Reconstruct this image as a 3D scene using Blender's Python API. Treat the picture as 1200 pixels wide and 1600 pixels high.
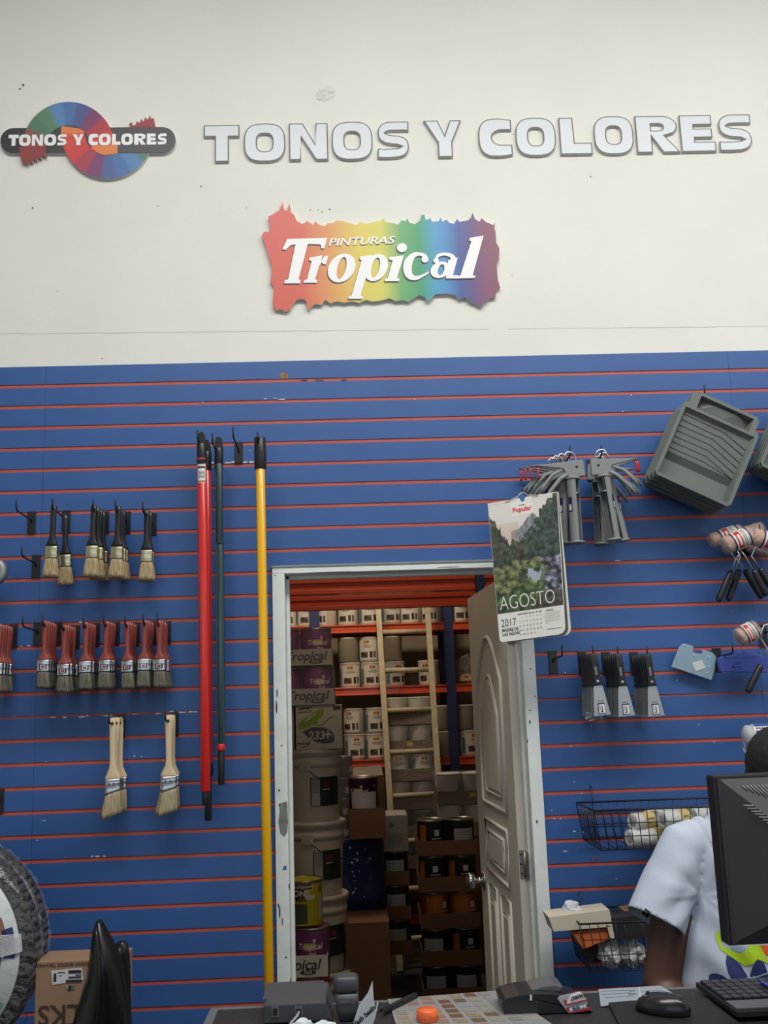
import bpy, bmesh, math, random
from mathutils import Vector, Matrix, noise, Euler
from mathutils.bvhtree import BVHTree
PI = math.pi
R = random.Random(7)
sc = bpy.context.scene
for o in list(bpy.data.objects): bpy.data.objects.remove(o)
C = sc.collection

# ------------------------------------------------------------------ camera
def cam_axes(pitch, yaw, roll):
    cp, sp, cy, sy, cr, sr = math.cos(pitch), math.sin(pitch), math.cos(yaw), math.sin(yaw), math.cos(roll), math.sin(roll)
    f = Vector((sy*cp, cy*cp, sp)); r = Vector((cy, -sy, 0)); u = r.cross(f)
    return cr*r+sr*u, -sr*r+cr*u, f
FPX = 1549.3
CR, CU, CF = cam_axes(0.187254, 0.034776, -0.034065)
CAM = Vector((1.05846, -3.38087, 1.59603))
cd = bpy.data.cameras.new('camera'); cam = bpy.data.objects.new('camera', cd); C.objects.link(cam)
cam.matrix_world = Matrix(((CR.x, CU.x, -CF.x, CAM.x), (CR.y, CU.y, -CF.y, CAM.y), (CR.z, CU.z, -CF.z, CAM.z), (0, 0, 0, 1)))
cd.sensor_fit = 'VERTICAL'; cd.sensor_height = 36; cd.sensor_width = 27; cd.lens = FPX/1600*36
cd.clip_start = 0.05; cd.clip_end = 60
sc.camera = cam
sc.view_settings.view_transform = 'Standard'; sc.view_settings.look = 'None'
sc.view_settings.exposure = 0.08; sc.view_settings.gamma = 1.0
sc.view_settings.use_curve_mapping = False

# ------------------------------------------------------------------ world and lights
w = bpy.data.worlds.new('world'); sc.world = w; w.use_nodes = True
w.node_tree.nodes['Background'].inputs[0].default_value = (0.75, 0.86, 1.0, 1)
w.node_tree.nodes['Background'].inputs[1].default_value = 0.8
def area(name, loc, rot, sx, sy, power, col):
    l = bpy.data.lights.new(name, 'AREA'); l.shape = 'RECTANGLE'; l.size = sx; l.size_y = sy
    l.energy = power; l.color = col
    o = bpy.data.objects.new(name, l); C.objects.link(o); o.location = loc; o.rotation_euler = rot
    return o
area('ceiling_daylight', (2.0, -2.4, 4.72), (math.radians(5), 0, 0), 4.8, 1.1, 171, (1.0, 0.98, 0.93))
area('shopfront_daylight', (1.2, -6.3, 2.6), (math.radians(88), 0, 0), 5.0, 2.6, 9, (0.80, 0.90, 1.0))
area('storeroom_lamp', (1.0, 3.3, 3.1), (math.radians(16), 0, 0), 0.6, 0.4, 19, (1.0, 0.80, 0.58))
area('storeroom_front_fill', (1.1, .8, 3.3), (math.radians(16), 0, 0), 0.6, 0.3, 8.5, (1.0, 0.82, 0.62))  # added fill without a fixture, brightens the door-facing fronts of the stock

# ------------------------------------------------------------------ pixel <-> place
def ray(px, py): return (px-600)*CR-(py-800)*CU+FPX*CF
def at(px, py, Y=0.0):
    d = ray(px, py); return CAM+d*((Y-CAM.y)/d.y)
def onz(px, py, z):
    d = ray(px, py); return CAM+d*((z-CAM.z)/d.z)
def onx(px, py, X):
    d = ray(px, py); return CAM+d*((X-CAM.x)/d.x)

# ------------------------------------------------------------------ materials
def s2l(c): return tuple(((v/255)/12.92 if v/255 <= 0.04045 else ((v/255+0.055)/1.055)**2.4) for v in c)
MATS = {}
def mat(name, col, rough=0.6, metal=0.0, var=0.0, scale=20, bump=0.0, bscale=80, spec=0.5, alpha=1.0, trans=0.0, coat=0.0):
    if name in MATS: return MATS[name]
    m = bpy.data.materials.new(name); m.use_nodes = True; nt = m.node_tree; b = nt.nodes['Principled BSDF']
    c = s2l(col)
    b.inputs['Base Color'].default_value = (*c, 1); b.inputs['Roughness'].default_value = rough
    b.inputs['Metallic'].default_value = metal; b.inputs['Specular IOR Level'].default_value = spec
    if coat: b.inputs['Coat Weight'].default_value = coat
    if trans: b.inputs['Transmission Weight'].default_value = trans
    if alpha < 1: b.inputs['Alpha'].default_value = alpha
    tc = nt.nodes.new('ShaderNodeTexCoord')
    if var:
        n = nt.nodes.new('ShaderNodeTexNoise'); n.inputs['Scale'].default_value = scale; n.inputs['Detail'].default_value = 4
        nt.links.new(tc.outputs['Object'], n.inputs['Vector'])
        r = nt.nodes.new('ShaderNodeValToRGB')
        r.color_ramp.elements[0].position = 0.3; r.color_ramp.elements[1].position = 0.7
        r.color_ramp.elements[0].color = (*[max(0, v*(1-var)) for v in c], 1); r.color_ramp.elements[1].color = (*[min(1, v*(1+var)) for v in c], 1)
        nt.links.new(n.outputs['Fac'], r.inputs['Fac']); nt.links.new(r.outputs['Color'], b.inputs['Base Color'])
    if bump:
        n2 = nt.nodes.new('ShaderNodeTexNoise'); n2.inputs['Scale'].default_value = bscale; n2.inputs['Detail'].default_value = 3
        nt.links.new(tc.outputs['Object'], n2.inputs['Vector'])
        bp = nt.nodes.new('ShaderNodeBump'); bp.inputs['Strength'].default_value = bump; bp.inputs['Distance'].default_value = 0.01
        nt.links.new(n2.outputs['Fac'], bp.inputs['Height']); nt.links.new(bp.outputs['Normal'], b.inputs['Normal'])
    MATS[name] = m; return m
def vcmat(name, rough=0.5, spec=0.5):
    if name in MATS: return MATS[name]
    m = bpy.data.materials.new(name); m.use_nodes = True; nt = m.node_tree; b = nt.nodes['Principled BSDF']
    a = nt.nodes.new('ShaderNodeVertexColor'); a.layer_name = 'Col'
    nt.links.new(a.outputs['Color'], b.inputs['Base Color']); b.inputs['Roughness'].default_value = rough
    b.inputs['Specular IOR Level'].default_value = spec
    MATS[name] = m; return m
def bristle_mat(name, c0, c1):
    if name in MATS: return MATS[name]
    m = bpy.data.materials.new(name); m.use_nodes = True; nt = m.node_tree; b = nt.nodes['Principled BSDF']
    tc = nt.nodes.new('ShaderNodeTexCoord'); mp = nt.nodes.new('ShaderNodeMapping'); n = nt.nodes.new('ShaderNodeTexNoise')
    mp.inputs['Scale'].default_value = (1, 1, 0.05); n.inputs['Scale'].default_value = 420; n.inputs['Detail'].default_value = 2
    nt.links.new(tc.outputs['Object'], mp.inputs[0]); nt.links.new(mp.outputs[0], n.inputs['Vector'])
    r = nt.nodes.new('ShaderNodeValToRGB'); r.color_ramp.elements[0].position = .35; r.color_ramp.elements[1].position = .65
    r.color_ramp.elements[0].color = (*s2l(c0), 1); r.color_ramp.elements[1].color = (*s2l(c1), 1)
    nt.links.new(n.outputs['Fac'], r.inputs['Fac']); nt.links.new(r.outputs['Color'], b.inputs['Base Color'])
    bp = nt.nodes.new('ShaderNodeBump'); bp.inputs['Strength'].default_value = .6; bp.inputs['Distance'].default_value = .003
    nt.links.new(n.outputs['Fac'], bp.inputs['Height']); nt.links.new(bp.outputs['Normal'], b.inputs['Normal'])
    b.inputs['Roughness'].default_value = .8
    MATS[name] = m; return m
def film_mat(name, fac=0.25, tint=(1, 1, 1), crinkle=60, strength=1.0):
    if name in MATS: return MATS[name]
    m = bpy.data.materials.new(name); m.use_nodes = True; nt = m.node_tree
    for n in list(nt.nodes): nt.nodes.remove(n)
    out = nt.nodes.new('ShaderNodeOutputMaterial'); mx = nt.nodes.new('ShaderNodeMixShader')
    t = nt.nodes.new('ShaderNodeBsdfTransparent'); g = nt.nodes.new('ShaderNodeBsdfPrincipled')
    t.inputs[0].default_value = (*tint, 1); g.inputs['Base Color'].default_value = (.75, .77, .8, 1); g.inputs['Roughness'].default_value = .12
    g.inputs['Specular IOR Level'].default_value = 1.0
    tc = nt.nodes.new('ShaderNodeTexCoord'); v = nt.nodes.new('ShaderNodeTexNoise'); v.inputs['Scale'].default_value = crinkle; v.inputs['Detail'].default_value = 3
    nt.links.new(tc.outputs['Object'], v.inputs['Vector'])
    bp = nt.nodes.new('ShaderNodeBump'); bp.inputs['Strength'].default_value = strength; bp.inputs['Distance'].default_value = .02
    nt.links.new(v.outputs['Fac'], bp.inputs['Height']); nt.links.new(bp.outputs['Normal'], g.inputs['Normal'])
    mx.inputs[0].default_value = fac
    nt.links.new(t.outputs[0], mx.inputs[1]); nt.links.new(g.outputs[0], mx.inputs[2]); nt.links.new(mx.outputs[0], out.inputs[0])
    MATS[name] = m; return m
VC = vcmat('printed_colours', .5)

# ------------------------------------------------------------------ mesh helpers
class MB:
    def __init__(s): s.v = []; s.f = []; s.m = []; s.sm = []; s.c = []
    def add(s, vs, fs, mi=0, smooth=False, M=None, col=None):
        n = len(s.v)
        for p in vs:
            p = Vector(p); s.v.append(M @ p if M else p)
        for q in fs:
            s.f.append([n+i for i in q]); s.m.append(mi); s.sm.append(smooth); s.c.append(col)
        return s
    def box(s, x0, x1, y0, y1, z0, z1, mi=0, M=None, col=None):
        vs = [(x, y, z) for x in (x0, x1) for y in (y0, y1) for z in (z0, z1)]
        return s.add(vs, [(0, 1, 3, 2), (4, 6, 7, 5), (0, 4, 5, 1), (2, 3, 7, 6), (0, 2, 6, 4), (1, 5, 7, 3)], mi, False, M, col)
    def prism(s, pts, y0, y1, mi=0, M=None, col=None, smooth=False):
        n = len(pts); a = sum(pts[i][0]*pts[(i+1) % n][1]-pts[(i+1) % n][0]*pts[i][1] for i in range(n))
        if a < 0: pts = pts[::-1]
        vs = [(p[0], y0, p[1]) for p in pts]+[(p[0], y1, p[1]) for p in pts]
        fs = [tuple(range(n)), tuple(range(2*n-1, n-1, -1))]
        s.add(vs, fs, mi, False, M, col)
        k = len(s.v)-2*n
        for i in range(n):
            j = (i+1) % n; s.f.append([k+i, k+n+i, k+n+j, k+j]); s.m.append(mi); s.sm.append(smooth); s.c.append(col)
        return s
    def lathe(s, prof, n=24, mi=0, M=None, smooth=True, col=None, caps=True):
        vs = []; fs = []
        for r, z in prof:
            for i in range(n):
                t = 2*PI*i/n; vs.append((r*math.cos(t), r*math.sin(t), z))
        for k in range(len(prof)-1):
            for i in range(n):
                j = (i+1) % n; fs.append((k*n+i, k*n+j, (k+1)*n+j, (k+1)*n+i))
        s.add(vs, fs, mi, smooth, M, col)
        if caps:
            b = len(s.v)-len(vs)
            if prof[0][0] > 1e-5: s.f.append([b+i for i in range(n-1, -1, -1)]); s.m.append(mi); s.sm.append(False); s.c.append(col)
            q = b+(len(prof)-1)*n
            if prof[-1][0] > 1e-5: s.f.append([q+i for i in range(n)]); s.m.append(mi); s.sm.append(False); s.c.append(col)
        return s
    def tube(s, pts, r, n=8, mi=0, M=None, closed=False, col=None, flat=1.0):
        P = [Vector(p) for p in pts]; rs = r if isinstance(r, (list, tuple)) else [r]*len(P)
        N = len(P); vs = []; up = None
        for i, p in enumerate(P):
            a = P[(i-1) % N] if (closed or i > 0) else p; b = P[(i+1) % N] if (closed or i < N-1) else p
            t = (b-a).normalized() if (b-a).length > 1e-9 else Vector((0, 0, 1))
            if up is None:
                up = Vector((0, 0, 1)) if abs(t.z) < .9 else Vector((1, 0, 0))
            x = (up-t*up.dot(t))
            if x.length < 1e-6: x = t.orthogonal()
            x.normalize(); y = t.cross(x); up = x
            for k in range(n):
                q = 2*PI*k/n; vs.append(p+x*rs[i]*math.cos(q)+y*rs[i]*math.sin(q)*flat)
        fs = []
        for i in range(N if closed else N-1):
            j = (i+1) % N
            for k in range(n):
                l = (k+1) % n; fs.append((i*n+k, i*n+l, j*n+l, j*n+k))
        if not closed: fs.append(tuple(range(n-1, -1, -1))); fs.append(tuple((N-1)*n+k for k in range(n)))
        return s.add(vs, fs, mi, True, M, col)
    def loft(s, rings, mi=0, M=None, smooth=True, caps=True, col=None):
        n = len(rings[0]); vs = [p for r in rings for p in r]; fs = []
        for k in range(len(rings)-1):
            for i in range(n):
                j = (i+1) % n; fs.append((k*n+i, k*n+j, (k+1)*n+j, (k+1)*n+i))
        if caps: fs.append(tuple(range(n-1, -1, -1))); fs.append(tuple((len(rings)-1)*n+i for i in range(n)))
        return s.add(vs, fs, mi, smooth, M, col)
    def ball(s, c, r, n=12, mi=0, M=None, sz=(1, 1, 1), col=None):
        T = Matrix.Translation(c) @ Matrix.Diagonal((r*sz[0], r*sz[1], r*sz[2], 1))
        if M: T = M @ T
        k = max(4, n//2)
        return s.lathe([(math.sin(PI*i/k), -math.cos(PI*i/k)) for i in range(k+1)], n, mi, T, True, col, caps=False)
    def build(s, name, mats, parent=None, M=None, bevel=0.0):
        me = bpy.data.meshes.new(name); me.from_pydata([tuple(p) for p in s.v], [], s.f)
        if not isinstance(mats, (list, tuple)): mats = [mats]
        for m in mats: me.materials.append(m)
        me.polygons.foreach_set('material_index', s.m); me.polygons.foreach_set('use_smooth', s.sm)
        if any(c is not None for c in s.c):
            ca = me.color_attributes.new('Col', 'FLOAT_COLOR', 'CORNER')
            for p, c in zip(me.polygons, s.c):
                if c is None: c = (200, 200, 200)
                l = (*s2l(c), 1)
                for li in p.loop_indices: ca.data[li].color = l
        me.validate(); me.update()
        o = bpy.data.objects.new(name, me); C.objects.link(o)
        if parent: o.parent = parent
        if M is not None: o.matrix_local = M
        if bevel:
            b = o.modifiers.new('bevel', 'BEVEL'); b.width = bevel; b.segments = 2; b.limit_method = 'ANGLE'; b.angle_limit = math.radians(40)
        return o
def tag(o, label=None, cat=None, group=None, kind=None):
    if label: o['label'] = label
    if cat: o['category'] = cat
    if group: o['group'] = group
    if kind: o['kind'] = kind
    return o
def thing(name, label, cat, loc=(0, 0, 0), rot=(0, 0, 0), group=None):
    o = bpy.data.objects.new(name, None); C.objects.link(o); o.location = loc; o.rotation_euler = rot
    o.empty_display_size = .05
    return tag(o, label, cat, group)
def kids(o): return [c for c in C.objects if c.parent == o]
KIDS = {}
def dup(root, loc=None, rot=None, label=None, group=None, scale=None):
    r = root.copy(); C.objects.link(r)
    if loc is not None: r.location = loc
    if rot is not None: r.rotation_euler = rot
    if scale is not None: r.scale = scale
    if label: r['label'] = label
    if group: r['group'] = group
    if root.name not in KIDS: KIDS[root.name] = [(c, kids(c)) for c in kids(root)]
    for c, gs in KIDS[root.name]:
        d = c.copy(); C.objects.link(d); d.parent = r
        for g in gs:
            e = g.copy(); C.objects.link(e); e.parent = d
    return r
def curve_mesh(cu):
    ob = bpy.data.objects.new('tmp', cu); C.objects.link(ob)
    dg = bpy.context.evaluated_depsgraph_get(); me = bpy.data.meshes.new_from_object(ob.evaluated_get(dg))
    vs = [(v.co.x, -v.co.z, v.co.y) for v in me.vertices]; fs = [tuple(p.vertices) for p in me.polygons]
    bpy.data.objects.remove(ob); bpy.data.meshes.remove(me); bpy.data.curves.remove(cu)
    return vs, fs
TCACHE = {}
def T2(txt, size, bold=0.0, shear=0.0, align='CENTER', ext=0.0, res=3, sx=1.0):
    k = (txt, size, bold, shear, align, ext, res, sx)
    if k in TCACHE: return TCACHE[k]
    cu = bpy.data.curves.new('t', 'FONT'); cu.body = txt; cu.size = size; cu.offset = bold; cu.shear = shear
    cu.align_x = align; cu.align_y = 'CENTER'; cu.extrude = ext; cu.resolution_u = res; cu.space_line = .95
    v, f = curve_mesh(cu); TCACHE[k] = ([(p[0]*sx, p[1], p[2]) for p in v], f); return TCACHE[k]
def S2(polys, ext=0.0):
    cu = bpy.data.curves.new('s', 'CURVE'); cu.dimensions = '2D'; cu.fill_mode = 'BOTH'; cu.extrude = ext*500
    for p in polys:
        sp = cu.splines.new('POLY'); sp.points.add(len(p)-1)
        for i, q in enumerate(p): sp.points[i].co = (q[0]*500, q[1]*500, 0, 1)
        sp.use_cyclic_u = True
    v, f = curve_mesh(cu); return [(p[0]/500, p[1]/500, p[2]/500) for p in v], f
def wrap(vf, Rr, ang=0.0, z=0.0, off=0.0006):
    vs, fs = vf
    return [((Rr+off)*math.sin(ang+p[0]/Rr), -(Rr+off)*math.cos(ang+p[0]/Rr), p[2]+z) for p in vs], fs
def patch(w, h, n=8):
    vs = []; fs = []
    for i in range(n+1):
        for j in (0, 1): vs.append((-w/2+w*i/n, 0, -h/2+h*j))
    for i in range(n): fs.append((2*i, 2*i+2, 2*i+3, 2*i+1))
    return vs, fs
def offset_poly(p, d):
    n = len(p); a = sum(p[i][0]*p[(i+1) % n][1]-p[(i+1) % n][0]*p[i][1] for i in range(n)); sg = 1 if a > 0 else -1
    out = []
    for i in range(n):
        A, B, D = Vector(p[i-1]), Vector(p[i]), Vector(p[(i+1) % n])
        e1 = (B-A); e2 = (D-B)
        if e1.length < 1e-7 or e2.length < 1e-7: out.append(tuple(B)); continue
        e1.normalize(); e2.normalize()
        n1 = Vector((-e1.y, e1.x))*sg; n2 = Vector((-e2.y, e2.x))*sg
        m = n1+n2; k = m.dot(m)
        m = m*(2/k) if k > .25 else n1*1.0
        q = B+m*d; out.append((q.x, q.y))
    return out
def stroke(pts, w, closed=False):
    P = [Vector(p) for p in pts]; L = []; Rr = []; n = len(P)
    ws = w if isinstance(w, (list, tuple)) else [w]*n
    for i in range(n):
        a = P[max(0, i-1)]; b = P[min(n-1, i+1)]; t = (b-a).normalized(); q = Vector((-t.y, t.x))*ws[i]/2
        L.append(tuple(P[i]+q)); Rr.append(tuple(P[i]-q))
    return L+Rr[::-1]
def smooth_pts(pts, ws, k=5):
    P = [Vector(p) for p in pts]; o = []; w_ = []
    for i in range(len(P)-1):
        a, b, c, d = P[max(0, i-1)], P[i], P[i+1], P[min(len(P)-1, i+2)]
        for j in range(k):
            t = j/k; q = .5*((2*b)+(c-a)*t+(2*a-5*b+4*c-d)*t*t+(3*b-a-3*c+d)*t**3); o.append((q.x, q.y)); w_.append(ws[i]*(1-t)+ws[i+1]*t)
    o.append(tuple(P[-1])); w_.append(ws[-1]); return o, w_
def sell(cx, cy, rx, ry, n=2.0, k=40, a0=0, a1=2*PI, sh=0.0):
    o = []
    full = abs(a1-a0-2*PI) < 1e-6
    for i in range(k if full else k+1):
        t = a0+(a1-a0)*i/k; c, s_ = math.cos(t), math.sin(t)
        x = rx*math.copysign(abs(c)**(2/n), c); y = ry*math.copysign(abs(s_)**(2/n), s_)
        o.append((cx+x+sh*y, cy+y))
    return o
def arc2(cx, cy, rx, ry, a0, a1, k=10): return [(cx+rx*math.cos(math.radians(a0+(a1-a0)*i/k)), cy+ry*math.sin(math.radians(a0+(a1-a0)*i/k))) for i in range(k+1)]
def RX(a): return Matrix.Rotation(a, 4, 'X')
def RY(a): return Matrix.Rotation(a, 4, 'Y')
def RZ(a): return Matrix.Rotation(a, 4, 'Z')
def TR(*a): return Matrix.Translation(a[0] if len(a) == 1 else a)
def frame(o, xdir, zdir):
    x = Vector(xdir).normalized(); z = Vector(zdir); z = (z-x*z.dot(x)).normalized(); y = z.cross(x)
    return Matrix(((x.x, y.x, z.x, o[0]), (x.y, y.y, z.y, o[1]), (x.z, y.z, z.z, o[2]), (0, 0, 0, 1)))

def zframe(o, xdir, zdir):
    z = Vector(zdir).normalized(); x = Vector(xdir); x = (x-z*x.dot(z)).normalized(); y = z.cross(x)
    return Matrix(((x.x, y.x, z.x, o[0]), (x.y, y.y, z.y, o[1]), (x.z, y.z, z.z, o[2]), (0, 0, 0, 1)))
FZ = -.12     # floor level

# common materials
WHITE = mat('white_wall_paint', (222, 221, 214), .75, var=.03, scale=2.2, bump=.08, bscale=25)
BLUE = mat('blue_board_paint', (52, 90, 150), .42, var=.05, scale=6)
ORANGE = mat('orange_groove_strip', (182, 84, 72), .5, var=.06, scale=30)
BLACK = mat('black_plastic', (30, 31, 35), .35)
BLACKR = mat('black_matte', (24, 24, 27), .6)
STEEL = mat('polished_steel', (200, 202, 205), .22, 1.0)
GREY = mat('grey_enamel', (128, 132, 132), .4)
FRAMEW = mat('white_gloss_paint', (222, 228, 226), .4, var=.05, scale=14, bump=.15, bscale=30)
FILM = film_mat('clear_film', .22)

# ------------------------------------------------------------------ the setting
def struct(o): o['kind'] = 'structure'; return o
DX0, DX1, DZ = 0.829, 1.626, 2.03        # door opening
WY = 0.018
def shell(name, bx, m): return struct(MB().box(*bx).build(name, m))
CONC = mat('concrete_floor', (48, 46, 44), .6, var=.15, scale=5)
shell('floor', (-3.2, 4.7, -6.6, 6.3, FZ-.1, FZ), CONC)
ww = MB()
ww.box(-3.2, DX0-.03, WY, .15, FZ, 4.8); ww.box(DX1+.03, 4.7, WY, .15, FZ, 4.8); ww.box(DX0-.03, DX1+.03, WY, .15, DZ+.03, 4.8)
wb = struct(ww.build('wall_back', WHITE))
shell('wall_left', (-3.3, -3.2, -6.6, .15, FZ, 4.8), WHITE)
shell('wall_right', (4.7, 4.8, -6.6, .15, FZ, 4.8), WHITE)
shell('ceiling', (-3.3, 4.8, -6.7, .15, 4.8, 4.9), mat('ceiling_panels', (205, 206, 204), .8))
f = MB(); f.box(-3.2, -1.6, -6.7, -6.6, FZ, 4.8); f.box(4.0, 4.7, -6.7, -6.6, FZ, 4.8); f.box(-1.6, 4.0, -6.7, -6.6, 4.0, 4.8); f.box(-1.6, 4.0, -6.7, -6.6, FZ, .9)
struct(f.build('wall_front', WHITE))
f = MB()
for x in (-1.6, .25, 2.1, 3.94): f.box(x, x+.06, -6.69, -6.61, .9, 4.0)
f.box(-1.6, 4.0, -6.69, -6.61, .9, .96); f.box(-1.6, 4.0, -6.69, -6.61, 3.94, 4.0)
struct(f.build('window_1', mat('window_frame_grey', (120, 122, 125), .4, .5)))
TAUPE = mat('storeroom_wall_paint', (170, 158, 140), .85, var=.05, scale=3)
shell('wall_storeroom_far', (-1.2, 3.7, 5.4, 5.5, FZ, 4.0), TAUPE)
shell('wall_storeroom_left', (-1.3, -1.2, .15, 5.5, FZ, 4.0), TAUPE)
shell('wall_storeroom_right', (3.7, 3.8, .15, 5.5, FZ, 4.0), TAUPE)
shell('ceiling_storeroom', (-1.3, 3.8, .15, 5.5, 4.0, 4.1), TAUPE)

# hairline crack, plaster blemish and specks on the upper wall: parts of the wall
cr = MB(); a, b = at(0, 522, WY), at(1200, 510, WY); pts = []
for i in range(120):
    t = i/119; p = a.lerp(b, t); p.z += .0025*noise.noise(Vector((t*30, 0, 0))); p.y = WY-.0003; pts.append(p)
for i in range(119):
    if noise.noise(Vector((i*.23, 5, 0))) > -.4:
        h = .0006; p, q = pts[i], pts[i+1]
        cr.add([(p.x, p.y, p.z-h), (q.x, q.y, q.z-h), (q.x, q.y, q.z+h), (p.x, p.y, p.z+h)], [(0, 1, 2, 3)])
cr.build('hairline_crack', mat('crack_grey', (150, 150, 146), .9), wb)
sp = MB()
for px, py, r in ((36, 133, 2.2), (31, 139, 1.6), (51, 325, 1.5), (314, 291, 1.2), (247, 322, .8), (385, 325, .8), (923, 276, 1.2), (485, 328, 1.0), (497, 328, .8), (503, 331, 1.0), (515, 327, 1.2), (160, 560, 1.0), (800, 430, .7), (802, 210, .8), (90, 455, .8)):
    p = at(px, py, WY-.0004); rr = r/470; sp.add([(p.x+rr*math.cos(k*PI/4)*(1+.4*R.random()), p.y, p.z+rr*math.sin(k*PI/4)*(1+.4*R.random())) for k in range(8)], [tuple(range(8))])
sp.build('paint_speck', mat('speck_grey', (92, 90, 86), .9), wb)
bl = MB(); c = at(509, 147, WY)
n = 18
vs = []; fs = []
for i in range(n+1):
    for j in range(n+1):
        u, v = i/n*2-1, j/n*2-1; rr = max(0, 1-u*u-v*v)
        vs.append((c.x+u*.042, WY+.001-.009*rr**.7*(.6+noise.noise(Vector((u*3, v*3, 2)))*.9), c.z+v*.034+u*.008))
for i in range(n):
    for j in range(n): k = i*(n+1)+j; fs.append((k, k+n+1, k+n+2, k+1))
bl.add(vs, fs, 0, True); bl.build('plaster_patch', mat('plaster_patch', (214, 213, 204), .8), wb)

# slatwall boards: 4 x 8 ft sheets with a 3 inch groove pitch, the grooves lined with orange strip
S = .0762; G0 = 2.57
CHIP = mat('paint_chip', (205, 208, 210), .8)
def board(x0, x1, z0, z1, hole=None, name='slatwall_panel', seams=()):
    # slab split in x ranges so that the door opening stays free
    mb = MB(); ranges = [(x0, x1)]
    gz = []
    k = -6
    while G0-k*S > z0-.001:
        g = G0-k*S
        if g < z1+.001: gz.append(g)
        k += 1
    gz = sorted(gz)
    e = .0004; g2 = .0062
    edges = [z0+e]
    for g in gz:
        if g-z0 < .02: edges[0] = g+g2*.55; mb_edge_low = True; continue
        if z1-g < .02: continue
        edges += [g-g2, g+g2]
    top = z1-e
    if z1-gz[-1] < .02: top = z1-g2*.55
    edges.append(top)
    def seg(a, b, lo, hi):
        if hi-lo > .0005: mb.box(a+e, b-e, 0, WY, lo, hi, 0)
    for i in range(0, len(edges)-1, 2):
        lo, hi = edges[i], edges[i+1]
        if hole and lo < hole[2]:
            h = hole[2]
            if hi > h: seg(x0, hole[0], lo, h); seg(hole[1], x1, lo, h); mb.box(x0+e, x1-e, 0, WY, h, hi, 0)
            else: seg(x0, hole[0], lo, hi); seg(hole[1], x1, lo, hi)
        else: seg(x0, x1, lo, hi)
    # orange strips set 3 mm back
    def og(a, b, lo, hi): mb.box(a+e, b-e, .003, WY-.001, lo, hi, 1)
    cuts = [(edges[i], edges[i+1]) for i in range(1, len(edges)-1, 2)]
    if edges[0] > z0+.003: cuts.append((z0, edges[0]))
    if top < z1-.003: cuts.append((top, z1))
    for lo, hi in cuts:
        if hole and (lo+hi)/2 < hole[2]: og(x0, hole[0], lo, hi); og(hole[1], x1, lo, hi)
        else: og(x0, x1, lo, hi)
    return struct(mb.build(name, [BLUE, ORANGE], wb))
HZ = 2.058; HX0 = .787; HX1 = 1.669
zt, zm, zb = 2.795, 1.5794, .3602
board(-2.4384, 0, zm, zt); board(0, 2.4384, zm, zt, (HX0, HX1, HZ)); board(2.4384, 4.6, zm, zt)
board(-2.4384, 0, zb, zm); board(0, 2.4384, zb, zm, (HX0, HX1, 9)); board(2.4384, 4.6, zb, zm)
def chips(lst, name, m):
    mb = MB()
    for px, py, wx, hy in lst:
        p = at(px, py, -.0006); a = wx/900; h = hy/900; k = 9
        mb.add([(p.x+a*math.cos(2*PI*i/k)*(.7+.5*R.random()), p.y, p.z+h*math.sin(2*PI*i/k)*(.6+.7*R.random())) for i in range(k)], [tuple(range(k))])
    o = mb.build(name, m, wb); o['kind'] = 'stuff'; return o
cl = [(83, 1121, 12, 2), (101, 1121, 8, 2), (130, 1120, 14, 2.5), (136, 1119, 5, 3), (168, 1118, 18, 2.2), (212, 1116, 11, 2), (247, 1115, 12, 2), (268, 1112, 8, 3.5), (283, 1113, 14, 2.2), (298, 1112, 8, 2), (305, 1112, 9, 2),
      (210, 1181, 2.5, 2.5), (221, 1182, 2, 1.5), (255, 1188, 2.5, 1.5), (72, 1190, 2, 2), (22, 1119, 2, 2), (66, 1282, 2, 1.5), (70, 1282, 2, 2), (144, 1338, 3, 2.5), (152, 1338, 7, 2.5), (163, 1338, 5, 2), (58, 1313, 2.5, 1.5),
      (357, 723, 14, 2), (365, 722, 12, 3.2), (383, 722, 8, 3), (393, 722, 10, 3), (332, 723, 5, 3), (415, 623, 6, 1.5), (430, 622, 6, 1.5), (440, 624, 12, 2), (317, 629, 2.5, 2), (648, 624, 2, 2), (391, 704, 1.5, 1.5), (372, 715, 1.5, 1.5),
      (126, 972, 5, 3), (33, 1010, 2, 3), (45, 1009, 5, 2), (986, 617, 2.5, 2), (973, 643, 2.5, 2), (965, 876, 9, 1.6), (892, 1166, 4, 1.5), (897, 1222, 2.5, 2), (909, 1240, 2, 1.5), (862, 1266, 2, 2), (866, 1279, 3, 1.5), (876, 1279, 3, 1.5),
      (897, 1299, 5, 2.5), (912, 1300, 2, 4), (883, 1330, 8, 1.5), (963, 1373, 2, 2), (1144, 955, 1.5, 1.5), (1058, 1063, 2, 2.5), (1164, 1062, 2, 2), (883, 1051, 2, 2), (924, 1134, 2, 2), (1092, 1132, 2, 1.5), (1115, 1159, 3, 1.3)]
chips(cl, 'paint_chip', CHIP)
chips([(443, 586, 12, 12), (446, 588, 9, 8)], 'torn_tape', mat('old_tape', (150, 112, 66), .7))
chips([(475, 593, 14, 2.2), (500, 594, 16, 3), (538, 593, 10, 2.5), (928, 1344, 12, 3), (932, 1341, 6, 5), (900, 1356, 5, 3)], 'scuff_mark', mat('scuff', (96, 78, 92), .8))

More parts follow.
